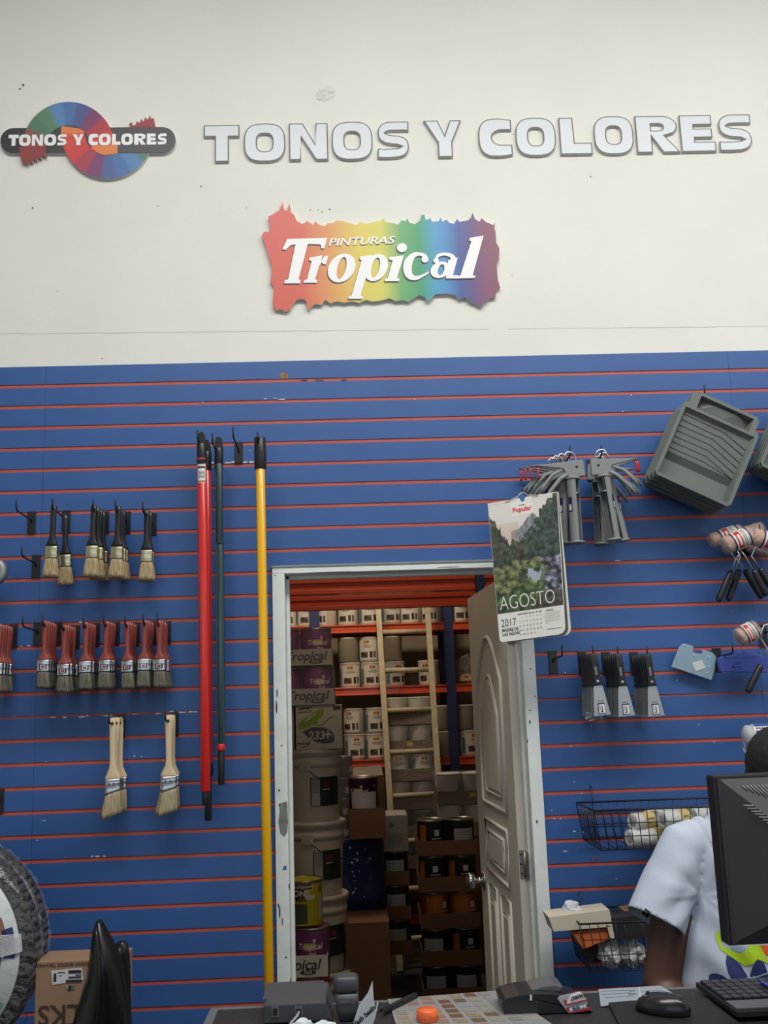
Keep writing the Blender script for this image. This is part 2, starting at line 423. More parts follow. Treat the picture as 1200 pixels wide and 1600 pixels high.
# ------------------------------------------------------------------ door frame and door
tf = MB()
SC = mat('scraped_wood', (118, 122, 120), .8, var=.3, scale=40)
tf.box(HX0, DX0, -.014, .15, FZ, DZ); tf.box(DX1, HX1, -.014, .15, FZ, DZ)
tf.box(HX0, HX1, -.014, .15, DZ, DZ+.022)
struct(tf.build('trim_1', FRAMEW, bevel=.002))
struct(MB().box(HX0-.002, HX1+.002, -.018, .02, DZ+.022, HZ).build('trim_2', mat('grey_lintel_strip', (140, 141, 138), .7, var=.1, scale=20)))
tf = MB(); tf.box(DX1-.010, DX1, .045, .088, FZ, DZ); tf.box(DX0, DX0+.012, .055, .085, FZ, DZ); tf.box(DX0, DX1, .055, .085, DZ-.012, DZ)
struct(tf.build('trim_3', FRAMEW, bevel=.002))
# scraped and stained spots on the jambs
jm = MB()
for lst in ([(436, 1256), (448, 1252), (449, 1262), (450, 1285), (449, 1300), (444, 1308), (438, 1302), (435, 1285), (437, 1268)],):
    jm.add([at(x, y, -.0146) for x, y in lst], [tuple(range(len(lst)))])
struct(jm.build('trim_4', SC))
jm = MB()
for px, py, wx, hy in ((432, 1105, 1.3, 10), (433, 1083, 1, 7), (440, 1165, 1.2, 1.2), (436, 1235, 1.2, 2), (437, 1258, 1.5, 2), (437, 1425, 1.2, 9), (441, 1440, .8, 6), (447, 1496, 1.3, 1.5), (454, 1535, 1, 7), (452, 1385, 1, 5), (435, 1415, 1, 3), (829, 1045, 1, 1.4), (836, 1088, 1, 1), (828, 1110, 2, .8), (828, 1128, 1.2, 3), (839, 1284, 1.6, 2.4), (824, 1158, 1, 3), (512, 894, 40, .5), (700, 886, 20, .5), (430, 899, 1, 1)):
    p = at(px, py, -.0147); k = 8
    jm.add([(p.x+wx/450*math.cos(2*PI*i/k), p.y, p.z+hy/450*math.sin(2*PI*i/k)) for i in range(k)], [tuple(range(k))])
struct(jm.build('trim_5', mat('dark_nick', (70, 72, 72), .9)))
p = at(445.5, 1356, -.0147)
struct(MB().add([(p.x+.005*math.cos(i*PI/4)*(1+.5*(i % 3)), p.y, p.z+.006*math.sin(i*PI/4)*(1+.6*(i % 2))) for i in range(8)], [tuple(range(8))]).build('trim_6', mat('blue_ink_stain', (70, 110, 190), .7)))

# door leaf: local x runs from the hinge to the free edge, the seen face at y=0, thickness behind (+y)
DL = .78; DH = 2.012
h0 = Vector((1.592, .095, 0)); h1 = Vector((1.553, .875, 0))
dz = Vector((0, 0, 1)); dx = (h1-h0).normalized()
DM = frame(h0, dx, dz)       # y axis = z cross x
DMI = DM.inverted()
def duv(px, py):
    n = DM.col[1].xyz; d = ray(px, py); t = (h0-CAM).dot(n)/d.dot(n); q = DMI @ (CAM+d*t); return q.x, q.z
door = thing('door_1', None, None); door['kind'] = 'structure'
door.matrix_world = DM
sgn = -1 if DM.col[1].x > 0 else 1      # seen side is towards -X
DOORP = mat('cream_door_paint', (212, 206, 194), .5, var=.03, scale=5)
y_in = .036 if DM.col[1].x > 0 else -.036
dl = MB(); dl.box(0, DL, min(0, y_in), max(0, y_in), FZ+.012, DH)
dl.build('door_leaf', DOORP, door, bevel=.002)
def mold(pts, name='panel_moulding', r=.009, closed=True):
    mb = MB(); mb.tube([(x, 0, z) for x, z in pts], r, 8, closed=closed, flat=1.0); return mb.build(name, DOORP, door)
def archtop(x0, x1, z0, z1, rise, k=24, sh=.16):
    o = [(x0, z0), (x0, z1)]
    for i in range(k+1):
        t = i/k; x = x0+(x1-x0)*t
        b = .5-.5*math.cos(2*PI*t); o.append((x, z1+rise*b**.55))
    o += [(x1, z1), (x1, z0)]
    return o[1:-1][:0]+[(x0, z0)]+o[2:-2]+[(x1, z0)]
mold(archtop(.14, .62, 1.19, 1.655, .165)); mold(archtop(.235, .535, 1.235, 1.53, .145), r=.007)
for (a, b, c_, d_) in ((.17, .60, .935, 1.125), (.235, .535, .975, 1.085)): mold([(a, c_), (a, d_), (b, d_), (b, c_)], r=.007)
for (a, b) in ((.17, .35), (.42, .60)):
    mold([(a, .1), (a, .885), (b, .885), (b, .1)], r=.007); mold([(a+.04, .16), (a+.04, .83), (b-.04, .83), (b-.04, .16)], r=.006)
# raised fields
sg_ = -.006*(1 if y_in > 0 else -1)
for poly in (archtop(.25, .52, 1.25, 1.53, .13), [(.25, .985), (.25, 1.075), (.52, 1.075), (.52, .985)], [(.22, .17), (.22, .82), (.30, .82), (.30, .17)], [(.47, .17), (.47, .82), (.55, .82), (.55, .17)]):
    MB().prism(poly, min(sg_, 0), max(sg_, 0)).build('raised_panel', DOORP, door, bevel=.003)
kz = .872
kb = MB(); sgk = -1 if y_in > 0 else 1
KM = TR(.70, 0, kz) @ RX(PI/2 if sgk < 0 else -PI/2)
kb.lathe([(.033, 0), (.033, .004), (.028, .009), (.012, .012), (.011, .034), (.018, .038), (.029, .044), (.032, .055), (.030, .066), (.020, .074), (0, .076)], 28, 0, KM)
kn = kb.build('door_knob', STEEL, door)
kb = MB(); kb.box(DL-.0005, DL+.002, y_in/2-.012, y_in/2+.012, kz-.03, kz+.03); kb.build('latch_plate', STEEL, door)
HM = mat('hinge_steel', (165, 160, 152), .4, .8)
hb = MB(); q0 = at(817, 1333, .03); q1 = at(834, 1376, .03)
hb.box(1.594, 1.616, .0905, .0945, q1.z, q0.z); hb.box(1.6135, 1.6158, .03, .092, q1.z, q0.z)
hb.lathe([(.005, q1.z), (.005, q0.z)], 10, 0, TR(1.612, .089, 0))
hb2 = MB()
for i in range(3):
    z = q1.z+(q0.z-q1.z)*(.15+.35*i)
    for x in (1.599, 1.609): hb.lathe([(.0035, 0), (.0035, .001)], 8, 1, TR(x, .0905, z) @ RX(PI/2))
o = hb.build('door_hinge', [HM, BLACKR]); o.parent = door; o.matrix_parent_inverse = DM.inverted()
for zz in (1.82, .25):
    o2 = o.copy(); C.objects.link(o2); o2.parent = door; o2.matrix_parent_inverse = DM.inverted(); o2.location = (0, 0, zz-(q0.z+q1.z)/2)

# ------------------------------------------------------------------ signs on the white wall
LG = {}
LG['T'] = [[(0, .68), (0, 1), (1, 1), (1, .68), (.70, .68), (.70, 0), (.31, 0), (.31, .68)]]
LG['O'] = [sell(.5, .5, .5, .52, 2.9, 48), sell(.5, .5, .19, .24, 2.9, 32)]
LG['N'] = [[(0, 0), (0, 1), (.36, 1), (.70, .38), (.69, 1), (1, 1), (1, 0), (.68, 0), (.28, .66), (.30, 0)]]
LG['L'] = [[(0, 0), (0, 1), (.44, 1), (.46, .31), (1, .31), (1, 0)]]
LG['E'] = [[(0, 0), (0, 1), (.93, 1), (.93, .73), (.40, .73), (.40, .63), (.92, .63), (.92, .38), (.41, .38), (.41, .27), (1, .27), (1, 0)]]
LG['Y'] = [[(0, 1), (.36, .40), (.36, 0), (.74, 0), (.74, .40), (1, 1), (.70, 1), (.55, .60), (.38, 1)]]
LG['C'] = [[(1, .98)]+sell(.56, .5, .56, .52, 2.8, 40, math.radians(78), math.radians(282))+[(1, .02), (1, .30)]+arc2(.70, .5, .30, .20, 270, 90, 16)+[(1, .70)]]
LG['R'] = [[(0, 0), (0, 1)]+arc2(.62, .72, .34, .28, 90, -45, 12)+[(.66, .46), (1, 0), (.60, 0), (.36, .42), (.36, 0)], [(.36, .60), (.36, .78)]+arc2(.54, .69, .10, .09, 90, -90, 8)]
def s_path():
    p = [(.96, .865), (.8, .872), (.5, .872)]
    p += arc2(.43, .69, .275, .182, 95, 265, 14)
    p += [(.45, .50), (.58, .49)]
    p += arc2(.57, .315, .275, .175, 80, -95, 14)
    p += [(.42, .132), (.2, .13), (.03, .14)]
    return p
sp_ = s_path(); LG['S'] = [stroke(sp_, [.205+.05*min(1, abs(abs(y-.5)-.18)/.13) if .12 < abs(y-.5) < .31 and (x < .3 or x > .7) else .25 for x, y in sp_])]
def glyph(ch, x0, z0, w_, h_, shear=0):
    return [[(x0+w_*x+shear*h_*y, z0+h_*y) for x, y in p] for p in LG[ch]]
OUTL = mat('dark_letter_outline', (92, 94, 100), .5); FACE = mat('pale_letter_face', (204, 209, 214), .35); SIDE = mat('letter_edge_foam', (206, 204, 198), .8)
ords = ['first', 'second', 'third', 'fourth', 'fifth', 'sixth', 'seventh', 'eighth', 'ninth', 'tenth']
LS = [('T', 318, 374, 'first letter of the word TONOS'), ('O', 381, 446, 'second letter of TONOS, after the T'), ('N', 452, 513, 'middle letter of TONOS'), ('O', 519, 583, 'fourth letter of TONOS, before the S'), ('S', 589, 642.5, 'last letter of TONOS'), ('Y', 664, 723.5, 'lone letter between TONOS and COLORES'),
      ('C', 749.6, 802, 'first letter of COLORES'), ('O', 808, 871, 'second letter of COLORES, after the C'), ('L', 877, 927, 'third letter of COLORES'), ('O', 931, 993, 'fourth letter of COLORES, between L and R'), ('R', 997, 1065, 'fifth letter of COLORES'), ('E', 1066.6, 1121, 'sixth letter of COLORES'), ('S', 1125, 1181, 'last letter of COLORES, at the far right')]
for ch, xa, xb, ds in LS:
    xm = (xa+xb)/2; yb = 251-(xm-346)*17/810; yt = yb-57.3
    p0 = at(xa, yb+(xm-xa)*.022, 0); p1 = at(xb, yb-(xb-xm)*.022, 0); pt = at(xm, yt, 0)
    w_ = p1.x-p0.x; h_ = pt.z-(p0.z+p1.z)/2
    base = thing('sign_letter', 'pale grey dark-outlined wall letter %s, %s' % (ch, ds), 'letter', (p0.x, 0, (p0.z+p1.z)/2), (0, 0, 0), 'cut-out letters of the wall sign')
    g = glyph(ch, 0, 0, w_, h_)
    v, fc = S2(g, .0045); MB().add([(x, y+.0128, z) for x, y, z in v], fc).build('letter_body', SIDE, base)
    v, fc = S2(g); MB().add([(x, .0078, z) for x, y, z in v], fc).build('letter_outline', OUTL, base)
    gi = [offset_poly(p, .0042 if i == 0 else -.0042) for i, p in enumerate(g)]
    v, fc = S2(gi); MB().add([(x, .0072, z) for x, y, z in v], fc).build('letter_face', FACE, base)

# rainbow paint sign
def c4(x, y, Y=0): p = at(390+x/2.927, 300+y/2.927, Y); return (p.x, p.z)
org = at(595, 400, 0)
rag = [(85,110),(110,100),(118,92),(135,85),(150,45),(158,82),(172,84),(182,48),(188,90),(205,105),(215,130),(240,145),(265,132),(290,150),(300,133),(320,150),(345,155),(355,143),(385,140),(395,130),(430,132),(455,140),(490,150),(505,135),(535,145),(570,135),(600,130),(612,116),(620,135),(650,140),(680,148),(695,128),(715,132),(722,118),(730,138),(755,146),(780,130),(786,102),(800,103),(806,128),(826,118),(835,135),(865,132),(875,115),(882,134),(900,125),(915,140),(935,145),(948,122),(960,135),(1000,128),(1012,118),(1020,93),(1030,120),(1050,135),(1062,118),(1080,135),(1115,150),(1124,137),(1118,165),(1125,180),(1128,230),(1142,255),(1140,310),(1130,325),(1135,400),(1147,437),(1128,445),(1125,480),(1100,482),(1080,500),(1060,525),(1040,512),(1000,495),(985,478),(960,490),(940,470),(905,462),(850,465),(828,490),(815,502),(800,478),(775,470),(745,488),(725,500),(700,492),(670,498),(640,485),(600,495),(560,500),(535,492),(500,505),(470,498),(430,505),(400,498),(370,508),(345,492),(330,515),(300,510),(285,520),(268,540),(258,495),(240,488),(215,492),(195,515),(185,535),(165,545),(140,535),(120,540),(105,515),(110,430),(95,410),(102,340),(85,290),(70,240),(55,200),(65,180),(88,182),(92,150)]
trs = thing('wall_sign', 'ragged-edged rainbow coloured paint sign lettered Tropical, centred on the white wall', 'sign', (org.x, 0, org.z))
def loc2(P): return [(x-org.x, z-org.z) for x, z in P]
rg = m_ = bpy.data.materials.new('rainbow_print'); m_.use_nodes = True; nt = m_.node_tree; bs = nt.nodes['Principled BSDF']; bs.inputs['Roughness'].default_value = .4
tc = nt.nodes.new('ShaderNodeTexCoord'); sx = nt.nodes.new('ShaderNodeSeparateXYZ'); cr_ = nt.nodes.new('ShaderNodeValToRGB')
nt.links.new(tc.outputs['Generated'], sx.inputs[0]); nt.links.new(sx.outputs['X'], cr_.inputs['Fac']); nt.links.new(cr_.outputs['Color'], bs.inputs['Base Color'])
stops = [(0, (214, 84, 74)), (.17, (216, 96, 76)), (.28, (222, 150, 84)), (.42, (224, 204, 84)), (.50, (214, 208, 92)), (.58, (106, 172, 106)), (.66, (56, 156, 108)), (.73, (66, 156, 200)), (.77, (66, 140, 200)), (.83, (58, 84, 156)), (.885, (96, 74, 128)), (.94, (132, 70, 104)), (1, (134, 76, 100))]
stops = [(p, tuple(v*.94 for v in c)) for p, c in stops]
e = cr_.color_ramp.elements
while len(e) < len(stops): e.new(.5)
for i, (p, c) in enumerate(stops): e[i].position = p; e[i].color = (*s2l(c), 1)
P = loc2([c4(x, y) for x, y in rag])
cen = (sum(p[0] for p in P)/len(P), sum(p[1] for p in P)/len(P))
v, fc = S2([P], .0075); MB().add([(x, y+.0098, z) for x, y, z in v], fc).build('sign_board', SIDE, trs)
v, fc = S2([P]); MB().add([(x, .0018, z) for x, y, z in v], fc).build('printed_face', rg, trs)
comps = [[[(150,262),(172,215),(355,210),(342,258),(328,258),(325,240),(266,238),(224,400),(234,404),(230,418),(158,418),(161,404),(176,400),(210,240),(188,243),(165,265)]],
 [[(276,300),(334,290),(328,314),(345,292),(360,292),(350,330),(336,330),(330,322),(318,340),(300,400),(311,404),(307,415),(246,415),(250,404),(262,400),(284,316),(272,312)]],
 [sell(421, 348, 62, 66, 2, 36, sh=-.22), sell(421, 348, 20, 50, 2, 28, sh=-.22)],
 [[(505,296),(562,288),(508,474),(520,478),(516,489),(450,489),(454,478),(466,474),(512,312),(503,308)]],
 [sell(578, 346, 54, 62, 2, 36, sh=-.22), sell(576, 346, 18, 46, 2, 28, sh=-.22)],
 [[(640,298),(706,290),(674,394),(688,398),(684,408),(618,408),(621,398),(632,394),(654,312),(638,310)]],
 [sell(697, 255, 23, 21, 2, 20)],
 [stroke(*smooth_pts([(812,318),(802,294),(778,284),(750,290),(728,318),(722,350),(730,380),(756,394),(790,384),(820,366)], [10, 18, 14, 24, 38, 40, 34, 20, 12, 6]))],
 [sell(802, 308, 16, 15, 2, 16)],
 [sell(872, 356, 44, 38, 2, 30, sh=-.22), sell(876, 356, 14, 25, 2, 24, sh=-.22)],
 [stroke(*smooth_pts([(848,318),(862,292),(892,284),(922,292),(934,310)], [10, 14, 14, 18, 26]))],
 [[(908,312),(952,300),(930,380),(956,382),(950,396),(898,396)]],
 [sell(853, 314, 13, 12, 2, 14)],
 [[(1008,210),(1070,200),(1020,382),(1034,384),(1029,394),(948,396),(951,386),(964,382),(1014,226),(1004,222)]]]
for nm, dx_, dy_, yy, mm in (('lettering_shadow', -3.5, 5, .0008, mat('print_dark_shadow', (60, 50, 70), .5)), ('lettering', 0, 0, -.0004, mat('print_white', (232, 232, 232), .4))):
    mb = MB()
    for ci, cp in enumerate(comps):
        v, fc = S2([loc2([c4(x+dx_, y+dy_) for x, y in p]) for p in cp]); mb.add([(x, yy-.00006*ci, z) for x, y, z in v], fc)
    a, b = c4(360+dx_*.6, 232+dy_*.6), c4(668, 226)
    tv, tf_ = T2('PINTURAS', .0385, bold=.0006, shear=.28, align='LEFT', sx=(b[0]-a[0])/.196)
    xs = [p[0] for p in tv]; k = (b[0]-a[0])/(max(xs)-min(xs))
    Mx = TR(a[0]-org.x-min(xs)*k, yy, a[1]-org.z) @ RY(-math.radians(1.2)) @ Matrix.Diagonal((k, 1, 1.06, 1))
    mb.add(tv, tf_, 0, False, Mx); mb.build(nm, mm, trs)

# round two-ring logo sign
def c1(x, y, Y=0): p = at(x/3, 130+y/3, Y); return (p.x, p.z)
o2 = at(137, 219, 0)
lg = thing('logo_sign', 'black pill-shaped shop sign with two interlocked colour-wheel rings, at the left of the wall', 'sign', (o2.x, 0, o2.z))
def l2(P): return [(x-o2.x, z-o2.z) for x, z in P]
def ringpoly(cx, cy, R0, R1, a0, a1, k=60):
    return [(cx+R1*math.cos(math.radians(a0+(a1-a0)*i/k)), cy-R1*math.sin(math.radians(a0+(a1-a0)*i/k))) for i in range(k+1)]+[(cx+R0*math.cos(math.radians(a1+(a0-a1)*i/k)), cy-R0*math.sin(math.radians(a1+(a0-a1)*i/k))) for i in range(k+1)]
pill = [(62, 325)]+arc2(62, 267, 62, 60, 90, 270, 16)[1:]+[(765, 203)]+arc2(762, 264, 60, 60, -90, 90, 16)
ringA = ringpoly(320, 302, 107, 217, -5, 180); ringB = ringpoly(502, 228, 107, 217, -180, 8)
body = MB()
for pl in (pill, ringA, ringB, [(88, 296), (215, 296), (212, 325), (215, 340), (203, 338), (196, 328), (190, 350), (178, 340), (170, 360), (155, 346), (150, 368), (138, 356), (128, 378), (118, 362), (110, 372), (100, 358), (92, 330)], [(608, 204), (606, 192), (618, 184), (622, 198), (640, 182), (655, 188), (660, 172), (672, 182), (680, 160), (690, 174), (703, 154), (708, 168), (720, 163), (728, 204)]):
    v, fc = S2([l2([c1(x, y) for x, y in pl])], .006); body.add([(x, y+.0112, z) for x, y, z in v], fc)
body.build('sign_board', SIDE, lg)
v, fc = S2([l2([c1(x, y) for x, y in pill])]); MB().add([(x, .0045, z) for x, y, z in v], fc).build('black_bar', mat('sign_black', (52, 54, 58), .4), lg)
def ringmesh(cx, cy, a0, a1, cols, yy, name, extra=None, k=72):
    mb = MB()
    for i in range(k):
        t0, t1 = i/k, (i+1)/k; A0, A1 = math.radians(a0+(a1-a0)*t0), math.radians(a0+(a1-a0)*t1)
        f_ = (t0+t1)/2*(len(cols)-1); j = min(int(f_), len(cols)-2); u = f_-j; u = 0 if u < .35 else (1 if u > .65 else (u-.35)/.3)
        cc = tuple(cols[j][q]*(1-u)+cols[j+1][q]*u for q in range(3))
        pts = l2([c1(cx+rr*math.cos(aa), cy-rr*math.sin(aa)) for rr, aa in ((107, A0), (217, A0), (217, A1), (107, A1))])
        mb.add([(x, yy, z) for x, z in pts], [(0, 1, 2, 3)], 0, False, None, cc)
    for pl, cc in (extra or []):
        pts = l2([c1(x, y) for x, y in pl]); mb.add([(x, yy-.0002, z) for x, z in pts], [tuple(range(len(pts)))], 0, False, None, cc)
    return mb.build(name, VC, lg)
brA = [(88, 296), (215, 296), (212, 325), (222, 345), (205, 343), (196, 330), (192, 358), (178, 345), (170, 368), (155, 350), (150, 378), (138, 362), (128, 388), (118, 366), (110, 380), (100, 362), (92, 330)]
brB = [(608, 204), (603, 188), (618, 180), (622, 196), (635, 192), (640, 176), (655, 184), (660, 165), (672, 178), (680, 155), (690, 170), (703, 148), (708, 165), (720, 160), (728, 204)]
ringmesh(320, 302, 182, -5, [(150, 66, 62), (140, 84, 74), (84, 118, 96), (90, 128, 100), (86, 130, 176), (76, 112, 166), (82, 88, 140), (124, 64, 104), (172, 60, 74), (206, 72, 62), (214, 84, 62)], .003, 'upper_ring', [(brA, (140, 62, 62)), ([(428, 288), (550, 286), (552, 326), (528, 332), (480, 334), (445, 318)], (222, 128, 74))])
ringmesh(502, 228, 172, 352, [(220, 128, 78), (208, 76, 62), (200, 66, 66), (166, 62, 80), (120, 66, 110), (78, 98, 152), (76, 112, 166), (86, 130, 180), (84, 124, 110), (84, 116, 90)], .0038, 'lower_ring', [])
pv = MB(); pts = l2([c1(x, y) for x, y in brB]); pv.add([(x, .0036, z) for x, z in pts], [tuple(range(len(pts)))], 0, False, None, (150, 62, 66)); pv.build('brush_stroke', VC, lg)
# the bar passes over the lower ring on its right-hand side
v, fc = S2([l2([c1(x, y) for x, y in [(550, 205)]+[(765, 203)]+arc2(762, 264, 60, 60, -90, 90, 16)+[(550, 325)]])]); MB().add([(x, .0026, z) for x, y, z in v], fc).build('bar_end', MATS['sign_black'], lg)
mb = MB(); txt = [('T', 38, 86), ('O', 88, 142), ('N', 148, 200), ('O', 206, 262), ('S', 267, 312), ('Y', 338, 390), ('C', 414, 458), ('O', 462, 518), ('L', 524, 564), ('O', 568, 622), ('R', 628, 684), ('E', 688, 732), ('S', 738, 782)]
for ch, xa, xb in txt:
    yb = 293-(xa-38)*.009
    p0 = c1(xa, yb); p1 = c1(xb, yb); pt = c1(xa, yb-52)
    v, fc = S2(glyph(ch, 0, 0, .12, .137)); kx, kz_ = (p1[0]-p0[0])/.12, (pt[1]-p0[1])/.137; mb.add([(p0[0]-o2.x+x*kx, .0014, p0[1]-o2.z+z*kz_) for x, y, z in v], fc)
mb.build('lettering', MATS['print_white'], lg)

# ------------------------------------------------------------------ hooks and merchandise hung on the slatwall
def make_hook(L=.16):
    t = thing('display_hook', 'x', 'hook')
    pl = MB(); pl.box(-.0145, .0145, -.0035, -.0005, -.072, .006); pl.box(-.0145, .0145, -.0005, .012, -.001, .005); pl.build('back_plate', BLACK, t, bevel=.001)
    ar = MB(); ar.tube([(0, -.003, -.034), (0, -.012, -.024), (0, -L*.5, -.022), (0, -L+.012, -.020), (0, -L, -.012), (0, -L-.003, .014)], .0028, 8); ar.build('hook_arm', BLACKR, t)
    return t
hook0 = {}
def hook(px, py, label, L=.16, group='black display hooks in the slatwall', loc=None):
    p = at(px, py, -.0005) if loc is None else loc
    if L not in hook0: hook0[L] = make_hook(L); h = hook0[L]; h.location = p; h['label'] = label; h['group'] = group; return h
    return dup(hook0[L], p, None, label, group)

def ring_(z, hw, ht, cx=0, cy=0, n=16, e=2.6, tilt=0):
    o = []
    for i in range(n):
        t = 2*PI*i/n; c, s_ = math.cos(t), math.sin(t)
        x = hw*math.copysign(abs(c)**(2/e), c)
        o.append((cx+x, cy+ht*math.copysign(abs(s_)**(2/e), s_), z+tilt*x))
    return o
def make_brush(kind):
    t = thing('paint_brush', 'x', 'paint brush')
    if kind == 'black':
        H = [(.016, .006, .005), (.014, .0095, .007), (0, .0100, .008), (-.05, .0088, .008), (-.085, .0095, .008), (-.102, .013, .008), (-.112, .0185, .0085), (-.122, .0195, .009)]
        m = BLACK; fm = mat('brass_ferrule', (206, 198, 158), .25, 1.0, var=.15, scale=60); bm = bristle_mat('tan_bristle', (138, 118, 84), (196, 176, 138)); fz = (-.121, -.161); fw = (.0198, .0095); bz = -.222; bw = .0275; tl = 0
    elif kind == 'red':
        H = [(.014, .005, .004), (.011, .0095, .006), (.0, .0105, .007), (-.03, .0095, .0075), (-.07, .007, .0075), (-.088, .008, .008), (-.100, .0155, .009), (-.108, .019, .0095), (-.113, .0195, .0095)]
        m = mat('red_brown_handle', (138, 62, 54), .35); fm = STEEL; bm = bristle_mat('grey_bristle', (66, 64, 56), (126, 122, 106)); fz = (-.112, -.149); fw = (.0195, .010); bz = -.202; bw = .0225; tl = 0
    else:
        H = [(.020, .004, .003), (.017, .009, .005), (0, .0105, .006), (-.06, .0095, .0065), (-.12, .0095, .0065), (-.138, .0115, .007), (-.156, .019, .0075), (-.166, .0245, .008), (-.172, .0245, .008)]
        m = mat('bare_wood_handle', (206, 186, 152), .6, var=.06, scale=14); fm = STEEL; bm = bristle_mat('straw_bristle', (140, 126, 96), (188, 174, 142)); fz = (-.171, -.212); fw = (.0235, .008); bz = -.285; bw = .031; tl = .28
    MB().loft([ring_(z, a, b) for z, a, b in H][::-1]).build('handle', m, t)
    MB().add(*((lambda q: ([(x, -.0078 if kind == 'red' else -.0067, z) for x, z in q], [tuple(range(len(q)))]))(sell(0, 0.001, .0042, .0055, 2, 12)))).build('hang_hole', BLACKR, t)
    f = MB(); k = fz[0]-fz[1]
    rings = []
    for i, (q, g) in enumerate(((0, 1), (.08, 1.05), (.16, 1), (.28, 1), (.33, 1.04), (.38, 1), (.80, 1), (.86, 1.04), (.92, 1), (1, 1))):
        rings.append(ring_(fz[0]-k*q, fw[0]*g, fw[1]*g, e=5, tilt=tl*q))
    f.loft(rings[::-1]); fo = f.build('ferrule', fm, t)
    b = MB(); rr = []
    for i in range(6):
        q = i/5; rr.append(ring_(fz[1]+.003-(fz[1]+.003-bz)*q, fw[0]*.94+(bw-fw[0]*.94)*q**.8, fw[1]*.9*(1+.25*math.sin(q*2.6))*(1-.3*q), e=3.2, n=20, tilt=tl*(1+.1*q), cx=-.006*q if kind == 'wood' else 0))
    b.loft(rr[::-1]); b.build('bristles', bm, t)
    if kind != 'black':
        l = MB(); h = fw[0]*.62 if kind == 'red' else fw[0]*.8; zc = fz[0]-k*(.58 if kind == 'red' else .3)
        if kind == 'red':
            l.box(-h, h, -.0113, -.0108, zc-.008, zc+.008, 0); l.box(-h*.7, h*.7, -.0115, -.0112, zc-.006, zc+.006, 1); l.box(-h*.45, h*.45, -.0117, -.0114, zc-.0035, zc+.0035, 2)
            l.build('ferrule_stamp', [mat('stamp_black', (30, 28, 32), .5), STEEL, mat('stamp_red', (150, 60, 50), .5)], t)
        else:
            for dx_ in (-.011, .004): l.lathe([(.0035, 0), (.0035, .0008)], 12, 0, TR(dx_, -.0088, zc-.002) @ RX(PI/2))
            l.box(-.013, .012, -.0091, -.0086, zc-.0105, zc-.009, 0); l.box(-fw[0], fw[0], -.0091, -.0086, zc-.016, zc-.0152, 0); l.build('ferrule_stamp', mat('stamp_grey', (70, 72, 78), .4, .5), t)
    return t
BR = {k: make_brush(k) for k in ('black', 'red', 'wood')}; USED = set()
def brush(kind, loc, label, group, tilt=0, yaw=0):
    r = (0, tilt, yaw)
    if kind not in USED:
        USED.add(kind); b = BR[kind]; b.location = loc; b.rotation_euler = r; b['label'] = label; b['group'] = group; return b
    return dup(BR[kind], loc, r, label, group)
def nth(i, n): return 'front' if i == 0 else ('rearmost' if i == n-1 else ['', 'second', 'third', 'fourth', 'fifth', 'sixth', 'seventh'][i]+' from the front')

# bare hooks
hook(50, 802, 'bare black hook left of the black-handled brushes, upper of two at far left')
hook(57, 870, 'bare black hook just under the other one, below left of the black-handled brushes', .15)
hook(60, 975, 'bare black hook between the cut-off stack of red-handled brushes and the next stack')
hook(373, 693, 'empty black hook between the dark green pole and the yellow pole')
hook(863, 1019, 'empty black hook right of the door frame, left of the scrapers')

# black-handled brushes
def stack(kind, n, hx, hy, Y0, Y1, desc, group, lift=.0, jit=.0):
    loc = at(hx, hy, Y0); hookX = loc.x
    hk = hook(0, 0, 'black hook carrying the %s brushes of the %s' % ({'black': 'black-handled', 'red': 'red-handled', 'wood': 'wooden'}[kind], desc.replace('the ', '')), .16, loc=Vector((hookX, -.0005, loc.z+.016)))
    for i in range(n):
        y = Y0+(Y1-Y0)*i/max(1, n-1)
        brush(kind, Vector((hookX+R.uniform(-jit, jit), y, loc.z+lift*i+R.uniform(-jit, jit)*.5)), '%s in %s' % ({'black': 'black-handled brush', 'red': 'red-handled paint brush', 'wood': 'wooden brush'}[kind]+(', '+nth(i, n) if n > 1 else ''), desc), group, R.uniform(-.03, .03), R.uniform(-.08, .08))
gB = 'black-handled brushes on the left of the wall'
loc = at(84, 798, -.15); hook(0, 0, 'black hook carrying the leftmost pair of black-handled brushes', .16, loc=Vector((at(104, 800).x, -.0005, at(104, 800).z)))
brush('black', at(84, 797, -.14), 'larger black-handled brush with tan bristles, front left of the leftmost pair', gB, .02, 0)
brush('black', at(102, 812, -.05), 'black-handled brush hanging lower behind in the leftmost pair', gB, -.03, .1)
stack('black', 4, 148, 797, -.14, -.03, 'the widest bunch, second cluster from left', gB, 0, .004)
stack('black', 3, 184, 798, -.13, -.04, 'the third cluster from left', gB, 0, .004)
stack('black', 2, 230, 804, -.09, -.05, 'the narrow pair at right end of row', gB, 0, .002)
# red-handled brushes
gR = 'red-handled brushes in a row of stacks'
reds = [(0, 982, 5, 'stack cut off by left edge'), (71, 977, 5, 'first stack right of bare hook'), (101, 983, 5, 'lowest-hanging stack, second from bare hook'), (134, 979, 5, 'third stack from bare hook'), (166, 977, 5, 'fourth stack from bare hook'), (199, 978, 5, 'fifth stack from bare hook'), (227, 975, 4, 'second-last stack of the row'), (249, 976, 5, 'last stack at right end of row')]
for px, py, n, d in reds: stack('red', n, px, py, -.13, -.035, d, gR, 0, .0015)
